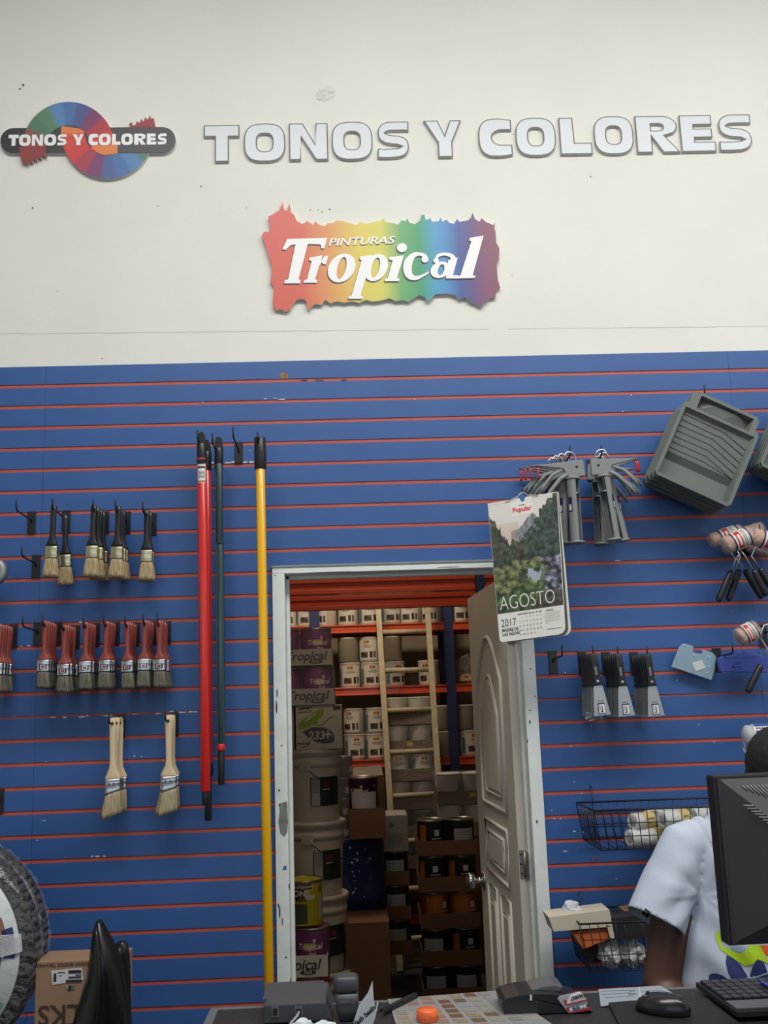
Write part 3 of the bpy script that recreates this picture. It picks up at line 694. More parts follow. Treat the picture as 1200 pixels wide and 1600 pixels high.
# wooden-handled brushes
gW = 'wooden-handled angled brushes'
for px, py, d in ((176, 1131, 'the left stack'), (263, 1127, 'the right stack')):
    loc = at(px, py, -.12)
    hook(0, 0, 'black hook through %s of wooden-handled brushes' % d, .16, loc=Vector((loc.x-.002, -.0005, loc.z+.022)))
    for i in range(3): brush('wood', Vector((loc.x+(.004 if px < 200 else 0)*i, -.12+.036*i, loc.z)), 'wooden-handled angled brush, %s in %s of two' % (nth(i, 3), d), gW, (-.02, .035, .0)[i], (.12, .05, .0)[i])

# extension poles
def pole(top, bot, Y, r, segs, name, label, L=.16, hk=None):
    a, b = at(*top, Y), at(*bot, Y); n = (b-a).length; M = zframe(a, (1, 0, 0), a-b)
    t = thing(name, label, 'pole'); t.matrix_world = M; t['group'] = 'extension poles'
    for nm, f0, f1, rr, m in segs:
        z0, z1 = -n*f0, -n*f1
        if nm == 'price_sticker':
            mb = MB()
            def pt(w_, h_, zc, mi):
                v, fc = patch(w_, h_); v = wrap((v, fc), rr, 0, zc, .0004+.0002*mi)[0]; mb.add(v, fc, mi)
            zc = (z0+z1)/2; h = z0-z1; pt(rr*1.9, h, zc, 0)
            pt(rr*1.7, h*.08, zc+h*.12, 1); pt(rr*1.2, h*.05, zc+h*.36, 1); pt(rr*1.5, h*.05, zc+h*.27, 1)
            for k in range(6): pt(rr*1.5, h*.018, zc-h*.05-h*.05*k, 1)
            pt(rr*1.9, h*.07, zc-h*.44, 2); pt(rr*1.9, h*.07, zc+h*.47, 3)
            mb.build(nm, [mat('sticker_white', (215, 215, 215), .5), BLACKR, mat('sticker_tan', (170, 120, 80), .5), mat('sticker_red', (200, 50, 50), .5)], t)
        else: MB().lathe([(rr*.9, z1), (rr, z1+.003), (rr, z0-.003), (rr*.9, z0)], 20, 0).build(nm, m, t)
    return t
REDP = mat('red_pole_paint', (205, 40, 38), .25, coat=.4); YEL = mat('yellow_pole_paint', (232, 176, 16), .25, coat=.4)
GRN = mat('dark_green_pole', (38, 62, 66), .35); CHR = mat('green_chrome_inner_pole', (64, 88, 92), .2, .5)
def tip(p0, m=BLACK):   # flat hanging tongue with a hole on top of a pole
    mb = MB(); mb.prism(sell(0, .012, .013, .028, 2.5, 16), -.005, .005); mb.build('hanging_tongue', m, p0, bevel=.001)
for (px, py, d) in ((311, 690, 'black hook holding the two red poles'), (334, 694, 'black hook holding the dark green pole'), (404, 692, 'black hook holding the yellow pole')):
    p = at(px, py-4, -.13); hook(0, 0, d, .16, loc=Vector((p.x, -.0005, p.z+.006)))
p = pole((315, 693), (321.5, 1258), -.13, .0155, [('cap', 0, .062, .0165, BLACK), ('tube', .058, .965, .0155, REDP), ('price_sticker', .045, .118, .0155, None), ('grip', .95, 1.0, .0115, BLACK)], 'extension_pole', 'red extension pole with white sticker near its top, in front of the other red one'); tip(p)
p = pole((323, 705), (325.5, 1250), -.075, .0155, [('cap', 0, .062, .0165, BLACK), ('tube', .058, .90, .0155, REDP), ('collar', .90, .935, .017, BLACK), ('grip', .93, 1.055, .0115, BLACK)], 'extension_pole', 'red extension pole behind the stickered one, ending in a longer black grip'); tip(p)
p = pole((342, 700), (346, 1226), -.10, .014, [('cap', 0, .05, .0145, BLACK), ('tube', .045, .30, .0128, GRN), ('inner_tube', .30, .89, .0115, CHR), ('ring', .885, .905, .0135, REDP), ('grip', .90, 1.0, .0105, BLACK)], 'extension_pole', 'thin dark green extension pole with a red ring above its black grip'); tip(p)
MB().lathe([(.0145, 0), (.0145, -1)], 16, 0, caps=False)
mbb = MB(); n_ = (at(342, 700, -.1)-at(346, 1226, -.1)).length
mbb.box(-.0135, -.004, -.0075, .012, -n_*.888, -n_*.29); mbb.box(.0055, .0135, -.0075, .012, -n_*.888, -n_*.29); mbb.build('side_rail', GRN, p, bevel=.002)
p = pole((406, 684), (421, 1590), -.13, .0152, [('cap', 0, .060, .0195, BLACK), ('tube', .055, 1.0, .0152, YEL)], 'extension_pole', 'long yellow extension pole with black cap beside the door frame')
mbt = MB(); mbt.lathe([(.004, 0), (.004, .004)], 12, 0, TR(0, -.0195, -.008) @ RX(PI/2)); mbt.build('hang_hole', BLACKR, p)

# caulking guns
U = 1/478
def make_gun():
    t = thing('caulking_gun', 'x', 'caulking gun')
    s = MB(); s.prism([(x*U, z*U) for x, z in [(-64, 10), (14, 18), (16, -9), (-11, -10), (-19, 4)]], -.007, .007); s.build('head_plate', GREY, t, bevel=.002)
    bl = MB(); n = 14; vs = []; fs = []
    for k, z in enumerate((-10*U, -116*U)):
        for rr in (.0215, .0198):
            for i in range(n+1):
                a = math.radians(15+265*i/n); vs.append((-3.5*U+rr*math.cos(a)+.000*k, .004+rr*math.sin(a), z))
    m1 = n+1
    for i in range(n):
        fs += [(i, i+1, 2*m1+i+1, 2*m1+i), (m1+i+1, m1+i, 3*m1+i, 3*m1+i+1)]
    fs += [(0, 2*m1, 3*m1, m1), (n, m1+n, 3*m1+n, 2*m1+n)]
    bl.add(vs, fs, 0, True); bl.build('barrel', GREY, t)
    rg_ = MB(); z = -12*U; rg_.lathe([(.0215, z+.004), (.0235, z+.004), (.0235, z-.004), (.0215, z-.004)], 24, 0, TR(-3.5*U, .004, 0)); rg_.build('end_collar', GREY, t)
    rg_ = MB(); z = -115*U; rg_.lathe([(.001, z-.004), (.025, z-.004), (.025, z+.003), (.0215, z+.004), (.021, z-.002), (.001, z-.002)], 24, 0, TR(-3.5*U, .004, 0)); rg_.build('end_cap', GREY, t)
    h = MB(); h.tube([(-12*U, 0, -4*U), (-24*U, 0, -12*U), (-42*U, 0, -33*U), (-50*U, 0, -46*U)], [.008, .0075, .007, .006], 10); h.build('handle_grip', GREY, t)
    h = MB(); h.tube([(-20*U, 0, 3*U), (-36*U, 0, -5*U), (-52*U, 0, -24*U), (-56*U, 0, -34*U)], [.006, .006, .0055, .005], 10); h.build('trigger', GREY, t)
    w_ = MB(); w_.tube([(-3.5*U, .004, -105*U), (-3.5*U, .009, 0*U), (4*U, .009, 18*U), (3*U, .009, 26*U), (-2*U, .004, 31*U), (-10*U, .004, 32*U), (-15*U, .004, 26*U), (-13*U, .004, 20*U)], .003, 8); w_.build('push_rod', STEEL, t)
    pl = MB(); pl.lathe([(.0195, -38*U), (.0195, -36*U)], 20, 0, TR(-3.5*U, .004, 0)); pl.build('plunger_disc', STEEL, t)
    r_ = MB(); r_.tube([(-57*U, 0, 10*U), (-60*U, 0, 2*U), (-58*U, 0, -6*U), (-59*U, 0, -11*U)], [.003, .0042, .0032, .0045], 8); r_.build('tip_cutter', mat('red_plastic', (190, 44, 44), .4), t)
    s2_ = MB(); 
    for (w2, h2, mi, zc) in ((.016, .05, 0, -.115), (.010, .02, 1, -.125)):
        v, fc = patch(w2, h2); v = [(-3.5*U+(.0218+.0002*mi)*math.sin(-.95+p[0]/.0218), .004-(.0218+.0002*mi)*math.cos(-.95+p[0]/.0218), p[2]+zc) for p in v]; s2_.add(v, fc, mi)
    s2_.build('label', [mat('navy_print', (34, 36, 78), .4), mat('label_pale', (200, 196, 200), .5)], t)
    for (x, z, rr_, mm) in ((-11, 8, .0022, STEEL), (-9, 0, .0022, STEEL), (-3, -1, .0022, STEEL), (3, 6, .0050, BLACKR)): MB().lathe([(rr_, 0), (rr_*.8, .0012)], 12, 0, TR(x*U, -.0068, z*U) @ RX(PI/2)).build('rivet' if mm is STEEL else 'pivot_hole', mm, t)
    return t
gun = make_gun(); first = True
gl = [(898, 736, -.17, 0, 1, 'front gun of the left bunch, handle to the left'), (886, 739, -.12, .05, 1, 'second gun of the left bunch, half behind the front one'), (877, 742, -.08, .07, 1, 'third gun of the left bunch'), (870, 745, -.045, .09, 1, 'rearmost gun of the left bunch, its barrel beside the calendar'),
      (938, 733, -.17, -.09, -1, 'front gun of the right bunch, handle to the right'), (943, 738, -.115, -.17, -1, 'second gun of the right bunch, tilted behind the front one'), (932, 742, -.06, .03, -1, 'rearmost gun of the right bunch, barrel hanging behind')]
for px, py, Y, tl, mir, d in gl:
    l = 'grey metal caulking gun, '+d; p = at(px, py, Y)
    if first: gun.location = p; gun.rotation_euler = (0, tl, 0); gun['label'] = l; gun['group'] = 'caulking guns above the calendar'; first = False
    else: g2 = dup(gun, p, (0, tl, 0), l, 'caulking guns above the calendar', (mir, 1, 1))
p = at(892, 712, -.17); hook(0, 0, 'black hook holding the left bunch of caulking guns', .16, loc=Vector((p.x+.000, -.0005, p.z+.022)))
p = at(946, 712, -.17); hook(0, 0, 'black hook holding the right bunch of caulking guns', .16, loc=Vector((p.x-.01, -.0005, p.z+.022)))

# paint trays (nested)
TG = mat('grey_green_plastic', (104, 112, 108), .42); TGD = mat('grey_green_plastic_groove', (66, 72, 72), .5)
def make_tray():
    t = thing('paint_tray', 'x', 'paint tray')
    W = .137; Lm = .278; WU = .120; LU = .052; d = .05
    outer = [(-W, -Lm+.012), (-W+.012, -Lm), (W-.012, -Lm), (W, -Lm+.012), (W, -.010), (W-.008, 0), (WU, 0), (WU, LU-.014), (WU-.012, LU), (-WU+.022, LU), (-WU, LU-.014), (-WU, 0), (-W+.008, 0), (-W, -.010)]
    inm = [(-W+.012, -Lm+.012), (W-.012, -Lm+.012), (W-.012, -.018), (-W+.012, -.018)]
    inu = [(-WU+.030, -.008), (WU-.020, -.008), (WU-.020, LU-.012), (-WU+.030, LU-.012)]
    v, fc = S2([outer, inm, inu], .002); rim = MB(); rim.add(v, fc)
    ol = outer; n = len(ol); k = .93
    vs = [(x, 0.0, z) for x, z in ol]+[(x*k, d*.72 if z > -.1 else d, (z+.12)*k-.12) for x, z in ol]
    rim.add(vs, [(i, i+n, (i+1) % n+n, (i+1) % n) for i in range(n)]); rim.build('rim', TG, t)
    bs = MB(); x0, x1 = -W+.012, W-.012; a0, a1 = x0+.008, x1-.008
    z0, z1, z2, z3 = -.018, -.175, -.198, -Lm+.012
    P = [(x0, 0, z0), (x1, 0, z0), (a1, .014, z0-.012), (a0, .014, z0-.012), (a1, .030, z1), (a0, .030, z1), (a1, .046, z2), (a0, .046, z2), (a1, .046, z3+.008), (a0, .046, z3+.008), (x1, 0, z3), (x0, 0, z3)]
    bs.add(P, [(0, 3, 2, 1), (3, 5, 4, 2), (5, 7, 6, 4), (7, 9, 8, 6), (9, 11, 10, 8), (0, 11, 9, 7, 5, 3), (1, 2, 4, 6, 8, 10)])
    u0, u1, uz0, uz1 = -WU+.030, WU-.020, -.008, LU-.012; m0 = (u0+u1)/2
    Q = [(u0, 0, uz0), (u1, 0, uz0), (u1, 0, uz1), (u0, 0, uz1), (u0+.006, .028, uz0+.006), (u1-.006, .028, uz0+.006), (u1-.006, .028, uz1-.006), (u0+.006, .028, uz1-.006), (m0+.0, .016, uz0+.007), (m0-.035, .010, uz1-.008), (m0+.045, .010, uz1-.008)]
    bs.add(Q, [(0, 4, 5, 1), (1, 5, 6, 2), (2, 6, 7, 3), (3, 7, 4, 0), (4, 7, 9, 8), (8, 9, 10), (5, 8, 10, 6), (4, 8, 5), (7, 6, 10, 9)])
    bs.build('basin', TG, t)
    rd = MB()
    for i in range(7):
        zz = z0-.024-.0205*i; yv = .0135+(.016)*((z0-.012-zz)/(z0-.012-z1))
        pk = .018
        pts = [(a0, 0, zz+.004), (a0*.0+.005, 0, zz-.012+pk), (a1, 0, zz-.030)] if i > 1 else [(a0, 0, zz+.004), (.03, 0, zz+.002), (a1, 0, zz-.024)]
        pts = [(x, min(.030, .0135+.0165*max(0, (z0-.012-z)/(z0-.012-z1))), max(z1, min(z0-.012, z))) for x, _, z in pts]
        rd.tube(pts, .0014, 6)
    rd.build('ramp_ridge', TGD, t)
    return t
tray = make_tray(); tp = at(1128, 652, -.20)
NT = 8
for i in range(NT):
    loc = (tp.x-.001*i, -.20+.0165*i, tp.z-.0012*i); lb = 'grey-green roller tray, %s of the full stack hung at a slant' % nth(i, NT).replace('front', 'front' if i == 0 else 'front')
    if i == 0: tray.location = loc; tray.rotation_euler = (0, math.radians(27), 0); tray['label'] = lb; tray['group'] = 'nested roller trays'
    else: dup(tray, loc, (0, math.radians(27+R.uniform(-.8, .8)), 0), lb, 'nested roller trays')
p = at(1102, 607, -.17); hook(0, 0, 'black hook whose tip stands above the slanted roller trays', .16, loc=Vector((p.x, -.0005, p.z)))
tp2 = at(1290, 640, -.2)
for i in range(5): dup(tray, (tp2.x-.001*i, -.20+.02*i, tp2.z), (0, math.radians(27), 0), 'grey-green roller tray, %s of the stack cut off by right edge' % nth(i, 5), 'second stack of nested roller trays')

# scrapers
def make_scraper():
    t = thing('putty_scraper', 'x', 'scraper')
    MB().loft([ring_(z, a, b) for z, a, b in [(.012, .006, .004), (.008, .0115, .006), (-.02, .0135, .0075), (-.06, .012, .0075), (-.083, .0135, .0075), (-.088, .0165, .007), (-.092, .0165, .007)]][::-1]).build('handle', BLACK, t)
    r_ = MB(); r_.lathe([(.004, 0), (.004, .001)], 12, 0, TR(0, -.0074, -.078) @ RX(PI/2)); r_.build('rivet', STEEL, t)
    bl = MB(); bl.prism([(-.012, -.091), (.012, -.091), (.0155, -.10), (.027, -.187), (-.027, -.187), (-.0155, -.10)], -.0008, .0008); bl.build('blade', mat('brushed_blade', (190, 192, 190), .32, .9), t)
    l = MB(); l.box(-.011, .012, -.0013, -.0010, -.183, -.148, 0); l.box(-.008, .011, -.0015, -.0012, -.180, -.152, 1); l.box(-.010, .011, -.0013, -.0010, -.146, -.138, 3)
    l.box(.001, .004, -.0017, -.0014, -.176, -.156, 2); l.box(-.005, -.003, -.0017, -.0014, -.170, -.154, 2); l.prism([(-.006, -.178), (.004, -.176), (0, -.172)], -.0018, -.0014, 2)
    for k in range(7): l.box(-.009+.0028*k, -.0078+.0028*k, -.0015, -.0012, -.145, -.139, 2)
    l.build('label', [mat('navy_label', (44, 44, 110), .4), mat('label_white', (220, 220, 222), .4), BLACKR, mat('label_silver', (180, 180, 184), .4)], t)
    tv = T2('Lanco', .011, .0002, .2); l = MB(); l.add(*tv, 0, False, TR(0, -.0079, -.045) @ RY(PI/2)); l.build('handle_print', mat('print_pale', (170, 172, 176), .5), t)
    return t
scr = make_scraper(); gS = 'black-handled scrapers'
def lanco_mark(): pass
firstS = True
for px, py, n, d in ((928, 1026, 7, 'left stack, above the torn bag'), (967, 1027, 7, 'middle stack'), (1013, 1027, 7, 'right stack')):
    loc = at(px, py, -.17); hook(0, 0, 'black hook carrying the scrapers of the %s' % d, .16, loc=Vector((loc.x, -.0005, loc.z+.020)))
    for i in range(n):
        q = (loc.x-.0012*i, -.165+.021*i, loc.z); lb = 'black-handled steel scraper, %s in %s' % (nth(i, n), d); rt = (0, -.07+R.uniform(-.01, .01), .0)
        if firstS: scr.location = q; scr.rotation_euler = rt; scr['label'] = lb; scr['group'] = gS; firstS = False
        else: dup(scr, q, rt, lb, gS)
def crumple(name, label, cat, cells, Y, m, amp=.01, seed=0, parent=None, n=10):
    # cells: four pixel corners TL, TR, BR, BL; a crumpled sheet with thickness
    c = [at(*q, Y) for q in cells]; vs = []; fs = []
    for i in range(n+1):
        for j in range(n+1):
            u, v = i/n, j/n; p = c[0]*(1-u)*(1-v)+c[1]*u*(1-v)+c[2]*u*v+c[3]*(1-u)*v
            q = noise.noise_vector(Vector((u*4+seed, v*4, seed*1.7)))
            vs.append((p.x+q.x*amp*.5, p.y+q.y*amp*1.6, p.z+q.z*amp*.5))
    for i in range(n):
        for j in range(n): k = i*(n+1)+j; fs.append((k, k+n+1, k+n+2, k+1))
    o = MB().add(vs, fs, 0, False).build(name, m, parent); s_ = o.modifiers.new('thickness', 'SOLIDIFY'); s_.thickness = .0006
    return tag(o, label, cat) if label else o
crumple('plastic_bag', 'torn clear plastic bag hanging below the left scraper stack', 'bag', [(914, 1113), (941, 1112), (942, 1124), (916, 1126)], -.12, film_mat('bag_film', .45, crinkle=140), .012, 3)

# wall calendar
def bil(c, u, v): return c[0]*(1-u)*(1-v)+c[1]*u*(1-v)+c[2]*u*v+c[3]*(1-u)*v
cal = thing('wall_calendar', 'tall wall calendar for AGOSTO 2017 with a river and forest picture, beside the door top', 'calendar', at(820, 775, -.20))
CL = cal.location.copy()
cc = [at(762, 787, -.225), at(871, 768, -.205), at(884, 990, -.205), at(781, 1004, -.225)]
back = [at(764, 788, -.20), at(873, 769, -.19), at(893, 992, -.19), at(790, 1004, -.198)]
q = at(817, 772, -.205); hook(0, 0, 'black hook the wall calendar hangs from', .20, loc=Vector((q.x, -.0005, q.z+.006)))
def page(c, yoff, name, m, rad=.05):
    pts = [(0, 0), (1, 0)]+[(1-rad*2+rad*2*math.cos(a), 1-rad+rad*math.sin(a)) for a in [0, .3, .6, .9, 1.2, PI/2]]+[(rad+rad*math.cos(a), 1-rad*.5+rad*.5*math.sin(a)) for a in [PI/2, 2.0, 2.5, PI]]
    vs = [bil(c, u, v)-CL+Vector((0, yoff, 0)) for u, v in pts]; n = len(vs); vs += [p+Vector((0, .0008, 0)) for p in vs]
    return MB().add(vs, [tuple(range(n-1, -1, -1)), tuple(range(n, 2*n))]+[(i, (i+1) % n, n+(i+1) % n, n+i) for i in range(n)]).build(name, m, cal)
PAPER = mat('calendar_paper', (214, 212, 206), .5)
page(back, 0, 'back_page', PAPER); page([b.lerp(c_, .5) for b, c_ in zip(back, cc)], 0, 'inner_page', mat('calendar_dark_page', (70, 76, 66), .5)); page(cc, 0, 'front_page', PAPER)
def fb(x, y, s=0, o=3):
    v = 0; a = .5
    for k in range(o): v += a*noise.noise(Vector((x*2**k, y*2**k, s+k*3.1))); a *= .55
    return v
def picture(u, v):
    # v from 0 (top) to 1 (bottom of picture)
    lx = .335-.36*max(0, .36-u)/.36*1.0+fb(u*14, v*14, 1)*.16
    tl = .12+.42*(u/.30)**1.4 if u < .30 else (.36 if u < .46 else .36-.75*(u-.46))
    tl = min(tl, .40); tl = tl+fb(u*16, v*10, 4)*.14
    sky = (206, 202, 196)
    if v < tl-.0:
        mt = .30-.16*max(0, 1-abs(u-.62)/.25)+fb(u*8, 0, 7)*.03
        if v > mt and u > .36: return (104, 108, 116) if fb(u*20, v*20, 2) > 0 else (130, 132, 138)
        mt2 = .27+.9*(u-.42)**2
        if v > mt2 and .30 < u < .50: return (150, 130, 122)
        g = v/.36; return (206-18*g, 200-24*g, 196-34*g) if u < .42 and v > .2 else sky
    n = fb(u*13, v*22, 9, 5)
    if v < .52: b = (50, 64, 54) if u > .5 else (58, 62, 48)
    elif v < .60: b = (44, 52, 44)
    else: b = (84, 96, 52)
    if .58 < v < .80 and u < .36+fb(v*14, u*4, 17)*.3: b = (84, 90, 56)
    if .55+fb(u*5, 1, 6)*.05 < v < .62 and .28 < u < .75: b = (86, 92, 60)
    if (u-.59)**2/.012+(v-.70-.02*math.cos(u*30))**2/.0024+fb(u*30, v*30, 21)*1.5 < 1: return (150, 160, 176)
    if u > .72+fb(u*7, v*12, 3)*.35 and .56+fb(u*9, 0, 8)*.06 < v < .90: b = (78, 82, 92); n *= 1.7
    if v > .80+fb(u*8, v*8, 13)*.1 and u < .7: b = (60, 78, 44)
    if v > .93: b = (52, 62, 40)
    if v > .86 and u > .62: b = (60, 58, 50)
    if .66+fb(u*20, v*9, 5)*.06 < v < .76 and .36 < u < .47+fb(v*20, 3, 5)*.1: b = (50, 54, 46)
    k = 1+n*1.5
    return tuple(max(8, min(230, c_*k)) for c_ in b)
pm = MB(); NU, NV = 108, 196; VP = .80
for i in range(NU):
    for j in range(NV):
        u, v = (i+.5)/NU, (j+.5)/NV
        q = [bil(cc, a/NU*.985+.004, .006+b/NV*(VP-.006))-CL+Vector((0, -.0006, 0)) for a, b in ((i, j), (i+1, j), (i+1, j+1), (i, j+1))]
        pm.add(q, [(0, 3, 2, 1)], 0, False, None, picture(u, v))
pm.build('landscape_print', VC, cal)
def calM(u, v, s=1.0, off=-.0010):
    o = bil(cc, u, v)-CL+Vector((0, off, 0)); ex = (bil(cc, u+.01, v)-bil(cc, u, v)); ez = -(bil(cc, u, v+.01)-bil(cc, u, v))
    W_ = (cc[1]-cc[0]).length; H_ = (cc[3]-cc[0]).length
    ex = ex*(100/W_); ez = ez*(100/H_)
    M = Matrix.Identity(4); n = ex.cross(ez).normalized()*-1
    for r in range(3): M[r][0] = ex[r]*s; M[r][1] = n[r]*-1 if False else (0, 1, 0)[r]; M[r][2] = ez[r]*s; M[r][3] = o[r]
    return M
WP = mat('calendar_white_print', (222, 222, 218), .5); DP = mat('calendar_dark_print', (52, 52, 56), .5); RP = mat('calendar_red_print', (196, 52, 44), .5); GP = mat('calendar_grey_print', (128, 128, 132), .5)
tx = MB(); tx.add(*T2('AGOSTO', .064, -.0011, res=5, sx=.76), 0, False, calM(.46, .735)); tx.build('month_name', WP, cal)
tx = MB(); tx.add(*T2('2017', .034, -.0002, sx=.8), 0, False, calM(.155, .872)); tx.add(*T2('MADRE DE\nLAS AGUAS', .0135, .0003, align='LEFT', sx=.9), 0, False, calM(.05, .935)); 
tx.add(sum([[(.5*0+p[0], p[1], p[2])] for p in []], []), []) if False else None
for k, dn in enumerate(('DOM', 'LUN', 'MAR', 'MIE', 'JUE', 'VIE', 'SAB')): tx.add(*T2(dn, .0052, .0002), 0, False, calM(.325+.052*k, .822))
tx.add(*T2('EFEMERIDES', .005, .0001), 0, False, calM(.78, .823))
tx.build('calendar_text', DP, cal)
tx = MB(); d = 1
for r_ in range(5):
    for k in range(7):
        if r_ == 0 and k < 2: continue
        if d > 31: break
        tx.add(*T2(str(d), .0068, .00015), 0, False, calM(.325+.052*k, .845+.030*r_)); d += 1
for k in range(7):
    a = bil(cc, .70, .838+.012*k)-CL; b = bil(cc, .93 if k < 6 else .76, .838+.012*k)-CL
    tx.add([(a.x, a.y-.001, a.z), (b.x, b.y-.001, b.z), (b.x, b.y-.001, b.z+.0008), (a.x, a.y-.001, a.z+.0008)], [(0, 1, 2, 3)])
a = bil(cc, .72, .955)-CL; b = bil(cc, .94, .955)-CL; tx.add([(a.x, a.y-.001, a.z), (b.x, b.y-.001, b.z), (b.x, b.y-.001, b.z+.002), (a.x, a.y-.001, a.z+.002)], [(0, 1, 2, 3)])
tx.build('date_grid', GP, cal)
lb = MB(); 
for q, mi, off in ((.032, 0, -.0009),):
    lb.add([(-.032, 0, -.026), (.032, 0, -.026), (.036, 0, -.020), (.036, 0, .03), (-.036, 0, .03), (-.036, 0, -.020)], [(0, 1, 2, 3, 4, 5)], 0, False, calM(.475, .066, 1, -.0009))
lb.add(*T2('Popular', .021, .0008), 1, False, calM(.475, .083, 1, -.0012))
lb.add(*T2('asociacion', .005, .0002), 2, False, calM(.475, .052, 1, -.0012))
lb.build('bank_logo', [PAPER, RP, DP], cal)
bd = MB(); pp = [bil(cc, u, -.004)-CL for u in (.30, .44, .455, .48, .505, .52, .80)]
for k in range(24):
    if .40 < k/24+.02 < .58: continue
    q = bil(cc, .03+k*.04, .016)-CL; bd.lathe([(.0011, 0), (.0011, .0006)], 6, 0, TR(q.x, q.y-.0008, q.z) @ RX(PI/2))
bd.build('binding_holes', DP, cal)
q = bil(cc, .49, .0)-CL; bd = MB(); bd.prism(sell(q.x, q.z+.001, .009, .014, 2, 16), q.y-.0016, q.y-.0008, 0); bd.build('hanging_notch', BLUE, cal)
bd = MB(); bd.tube([bil(cc, .25, .012)-CL+Vector((0, -.002, 0)), bil(cc, .43, -.012)-CL+Vector((0, -.002, 0)), bil(cc, .47, -.035)-CL, bil(cc, .52, -.035)-CL, bil(cc, .56, -.012)-CL+Vector((0, -.002, 0)), bil(cc, .72, .006)-CL+Vector((0, -.002, 0))], .0013, 6); bd.build('hanger_wire', mat('white_wire', (210, 210, 210), .4), cal)

# paint rollers with wire frames and black grips
NAP = mat('tan_roller_nap', (196, 150, 124), .8, var=.1, scale=30); WIRE = mat('zinc_wire', (205, 207, 206), .3, .9)
LBL = [mat('roller_label_white', (214, 210, 206), .45), mat('roller_label_red', (186, 52, 48), .45), mat('roller_label_navy', (40, 34, 78), .45)]
def z4(x, y): return (1030+x/5.518, 810+y/5.518)
def roller(label, sl, rr, Y, wire, grip, lab=True):
    t = thing('paint_roller', label, 'paint roller', at(*grip[0], Y)); t['group'] = 'wrapped rollers with wire frames'; L0 = t.location.copy()
    if sl:
        a, b = at(*sl[0], Y)-L0, at(*sl[1], Y-.0)-L0; n = (b-a).length; M = zframe(a, (b-a).cross(Vector((0, 1, 0))), b-a)
        MB().lathe([(.010, .0), (rr*.9, 0), (rr, .004), (rr, n-.004), (rr*.9, n), (.01, n)], 24, 0, M).build('sleeve', NAP, t)
        f = MB(); pr = [(.004, -.012), (rr*.6, -.010), (rr+.003, -.002)]+[(rr+.003+.0015*math.sin(k*2.3), n*k/8) for k in range(1, 8)]+[(rr+.002, n+.004), (.004, n+.01)]
        f.lathe(pr, 20, 0, M); f.build('clear_wrapper', film_mat('wrapper_film', .22, crinkle=70, strength=1.2), t)
        if lab:
            lm = MB()
            def band(z0, z1, a0, a1, mi, off):
                k = 10; vs = []; 
                for i in range(k+1):
                    g = a0+(a1-a0)*i/k
                    for z in (z0, z1): vs.append((( rr+off)*math.cos(g), (rr+off)*math.sin(g), z))
                lm.add(vs, [(2*i, 2*i+2, 2*i+3, 2*i+1) for i in range(k)], mi, True, M)
            band(n*.30, n*.82, .1, 3.1, 0, .0036); band(n*.25, n*.30, .1, 3.1, 2, .0036); band(n*.82, n*.88, .1, 3.1, 2, .0036)
            band(n*.36, n*.56, .5, 2.6, 1, .0040); band(n*.62, n*.64, .6, 2.6, 2, .004); band(n*.68, n*.70, .6, 2.6, 2, .004); band(n*.42, n*.50, 1.0, 2.2, 0, .0044)
            lm.build('label', LBL, t)
    if wire: MB().tube([at(*z4(*p), Y-.004)-L0 for p in wire], .0024, 8).build('wire_frame', WIRE, t)
    a, b = at(*grip[0], Y)-L0, at(*grip[1], Y)-L0; n = (b-a).length; M = zframe(a, (1, 0, 0), b-a)
    MB().lathe([(.006, 0), (.0095, .004), (.0105, .012), (.0115, n*.5), (.0115, n-.012), (.0095, n-.003), (.007, n)], 16, 0, M).build('grip', BLACK, t)
    MB().box(-.0022, .0022, -.0124, -.011, n-.014, n-.006, 0, M).build('hang_slot', mat('print_pale', (170, 172, 176), .5), t)
    g = MB(); g.box(-.0008, .0008, -.0126, -.0100, .006, n*.93, 0, M); g.build('seam_line', mat('grip_seam', (96, 98, 102), .4), t)
roller('roller with a crumpled clear wrapper, its black grip leftmost of the upper bunch', ((1112, 845), (1156, 830)), .024, -.08, [(600, 270), (658, 345), (630, 450)], (z4(622, 455), z4(507, 715)))
roller('roller whose black grip leans left beside the leftmost grip of the upper bunch', ((1150, 838), (1190, 826)), .024, -.05, [(660, 262), (700, 325), (658, 435)], (z4(692, 442), z4(592, 710)), False)
roller('roller whose black grip leans right, leftmost of the right-leaning grips', ((1170, 850), (1206, 862)), .024, -.05, [(700, 300), (665, 345), (735, 440)], (z4(737, 445), z4(888, 690)), False)
roller('tan roller with red and white label in front, middle of the upper bunch', ((1133, 853), (1172, 836)), .029, -.15, [(680, 248), (745, 330), (808, 440)], (z4(815, 445), z4(925, 668)))
roller('tan roller with large red-lettered label at the right edge of the upper bunch', ((1176, 838), (1225, 854)), .029, -.15, [(775, 125), (842, 215), (795, 325), (865, 430)], (z4(870, 430), z4(975, 610)))
roller('tan wrapped roller hanging above the blue corner tool', ((1155, 997), (1181, 983)), .030, -.15, [(1000, 905), (935, 912), (905, 922), (862, 1015), (932, 1120), (905, 1190)], (z4(880, 1260), z4(760, 1500)))
for px, py, d in ((1160, 838, 'hook behind the upper bunch of rollers'), (1190, 978, 'hook behind the lower rollers')): hook(px, py, 'black '+d, .15)

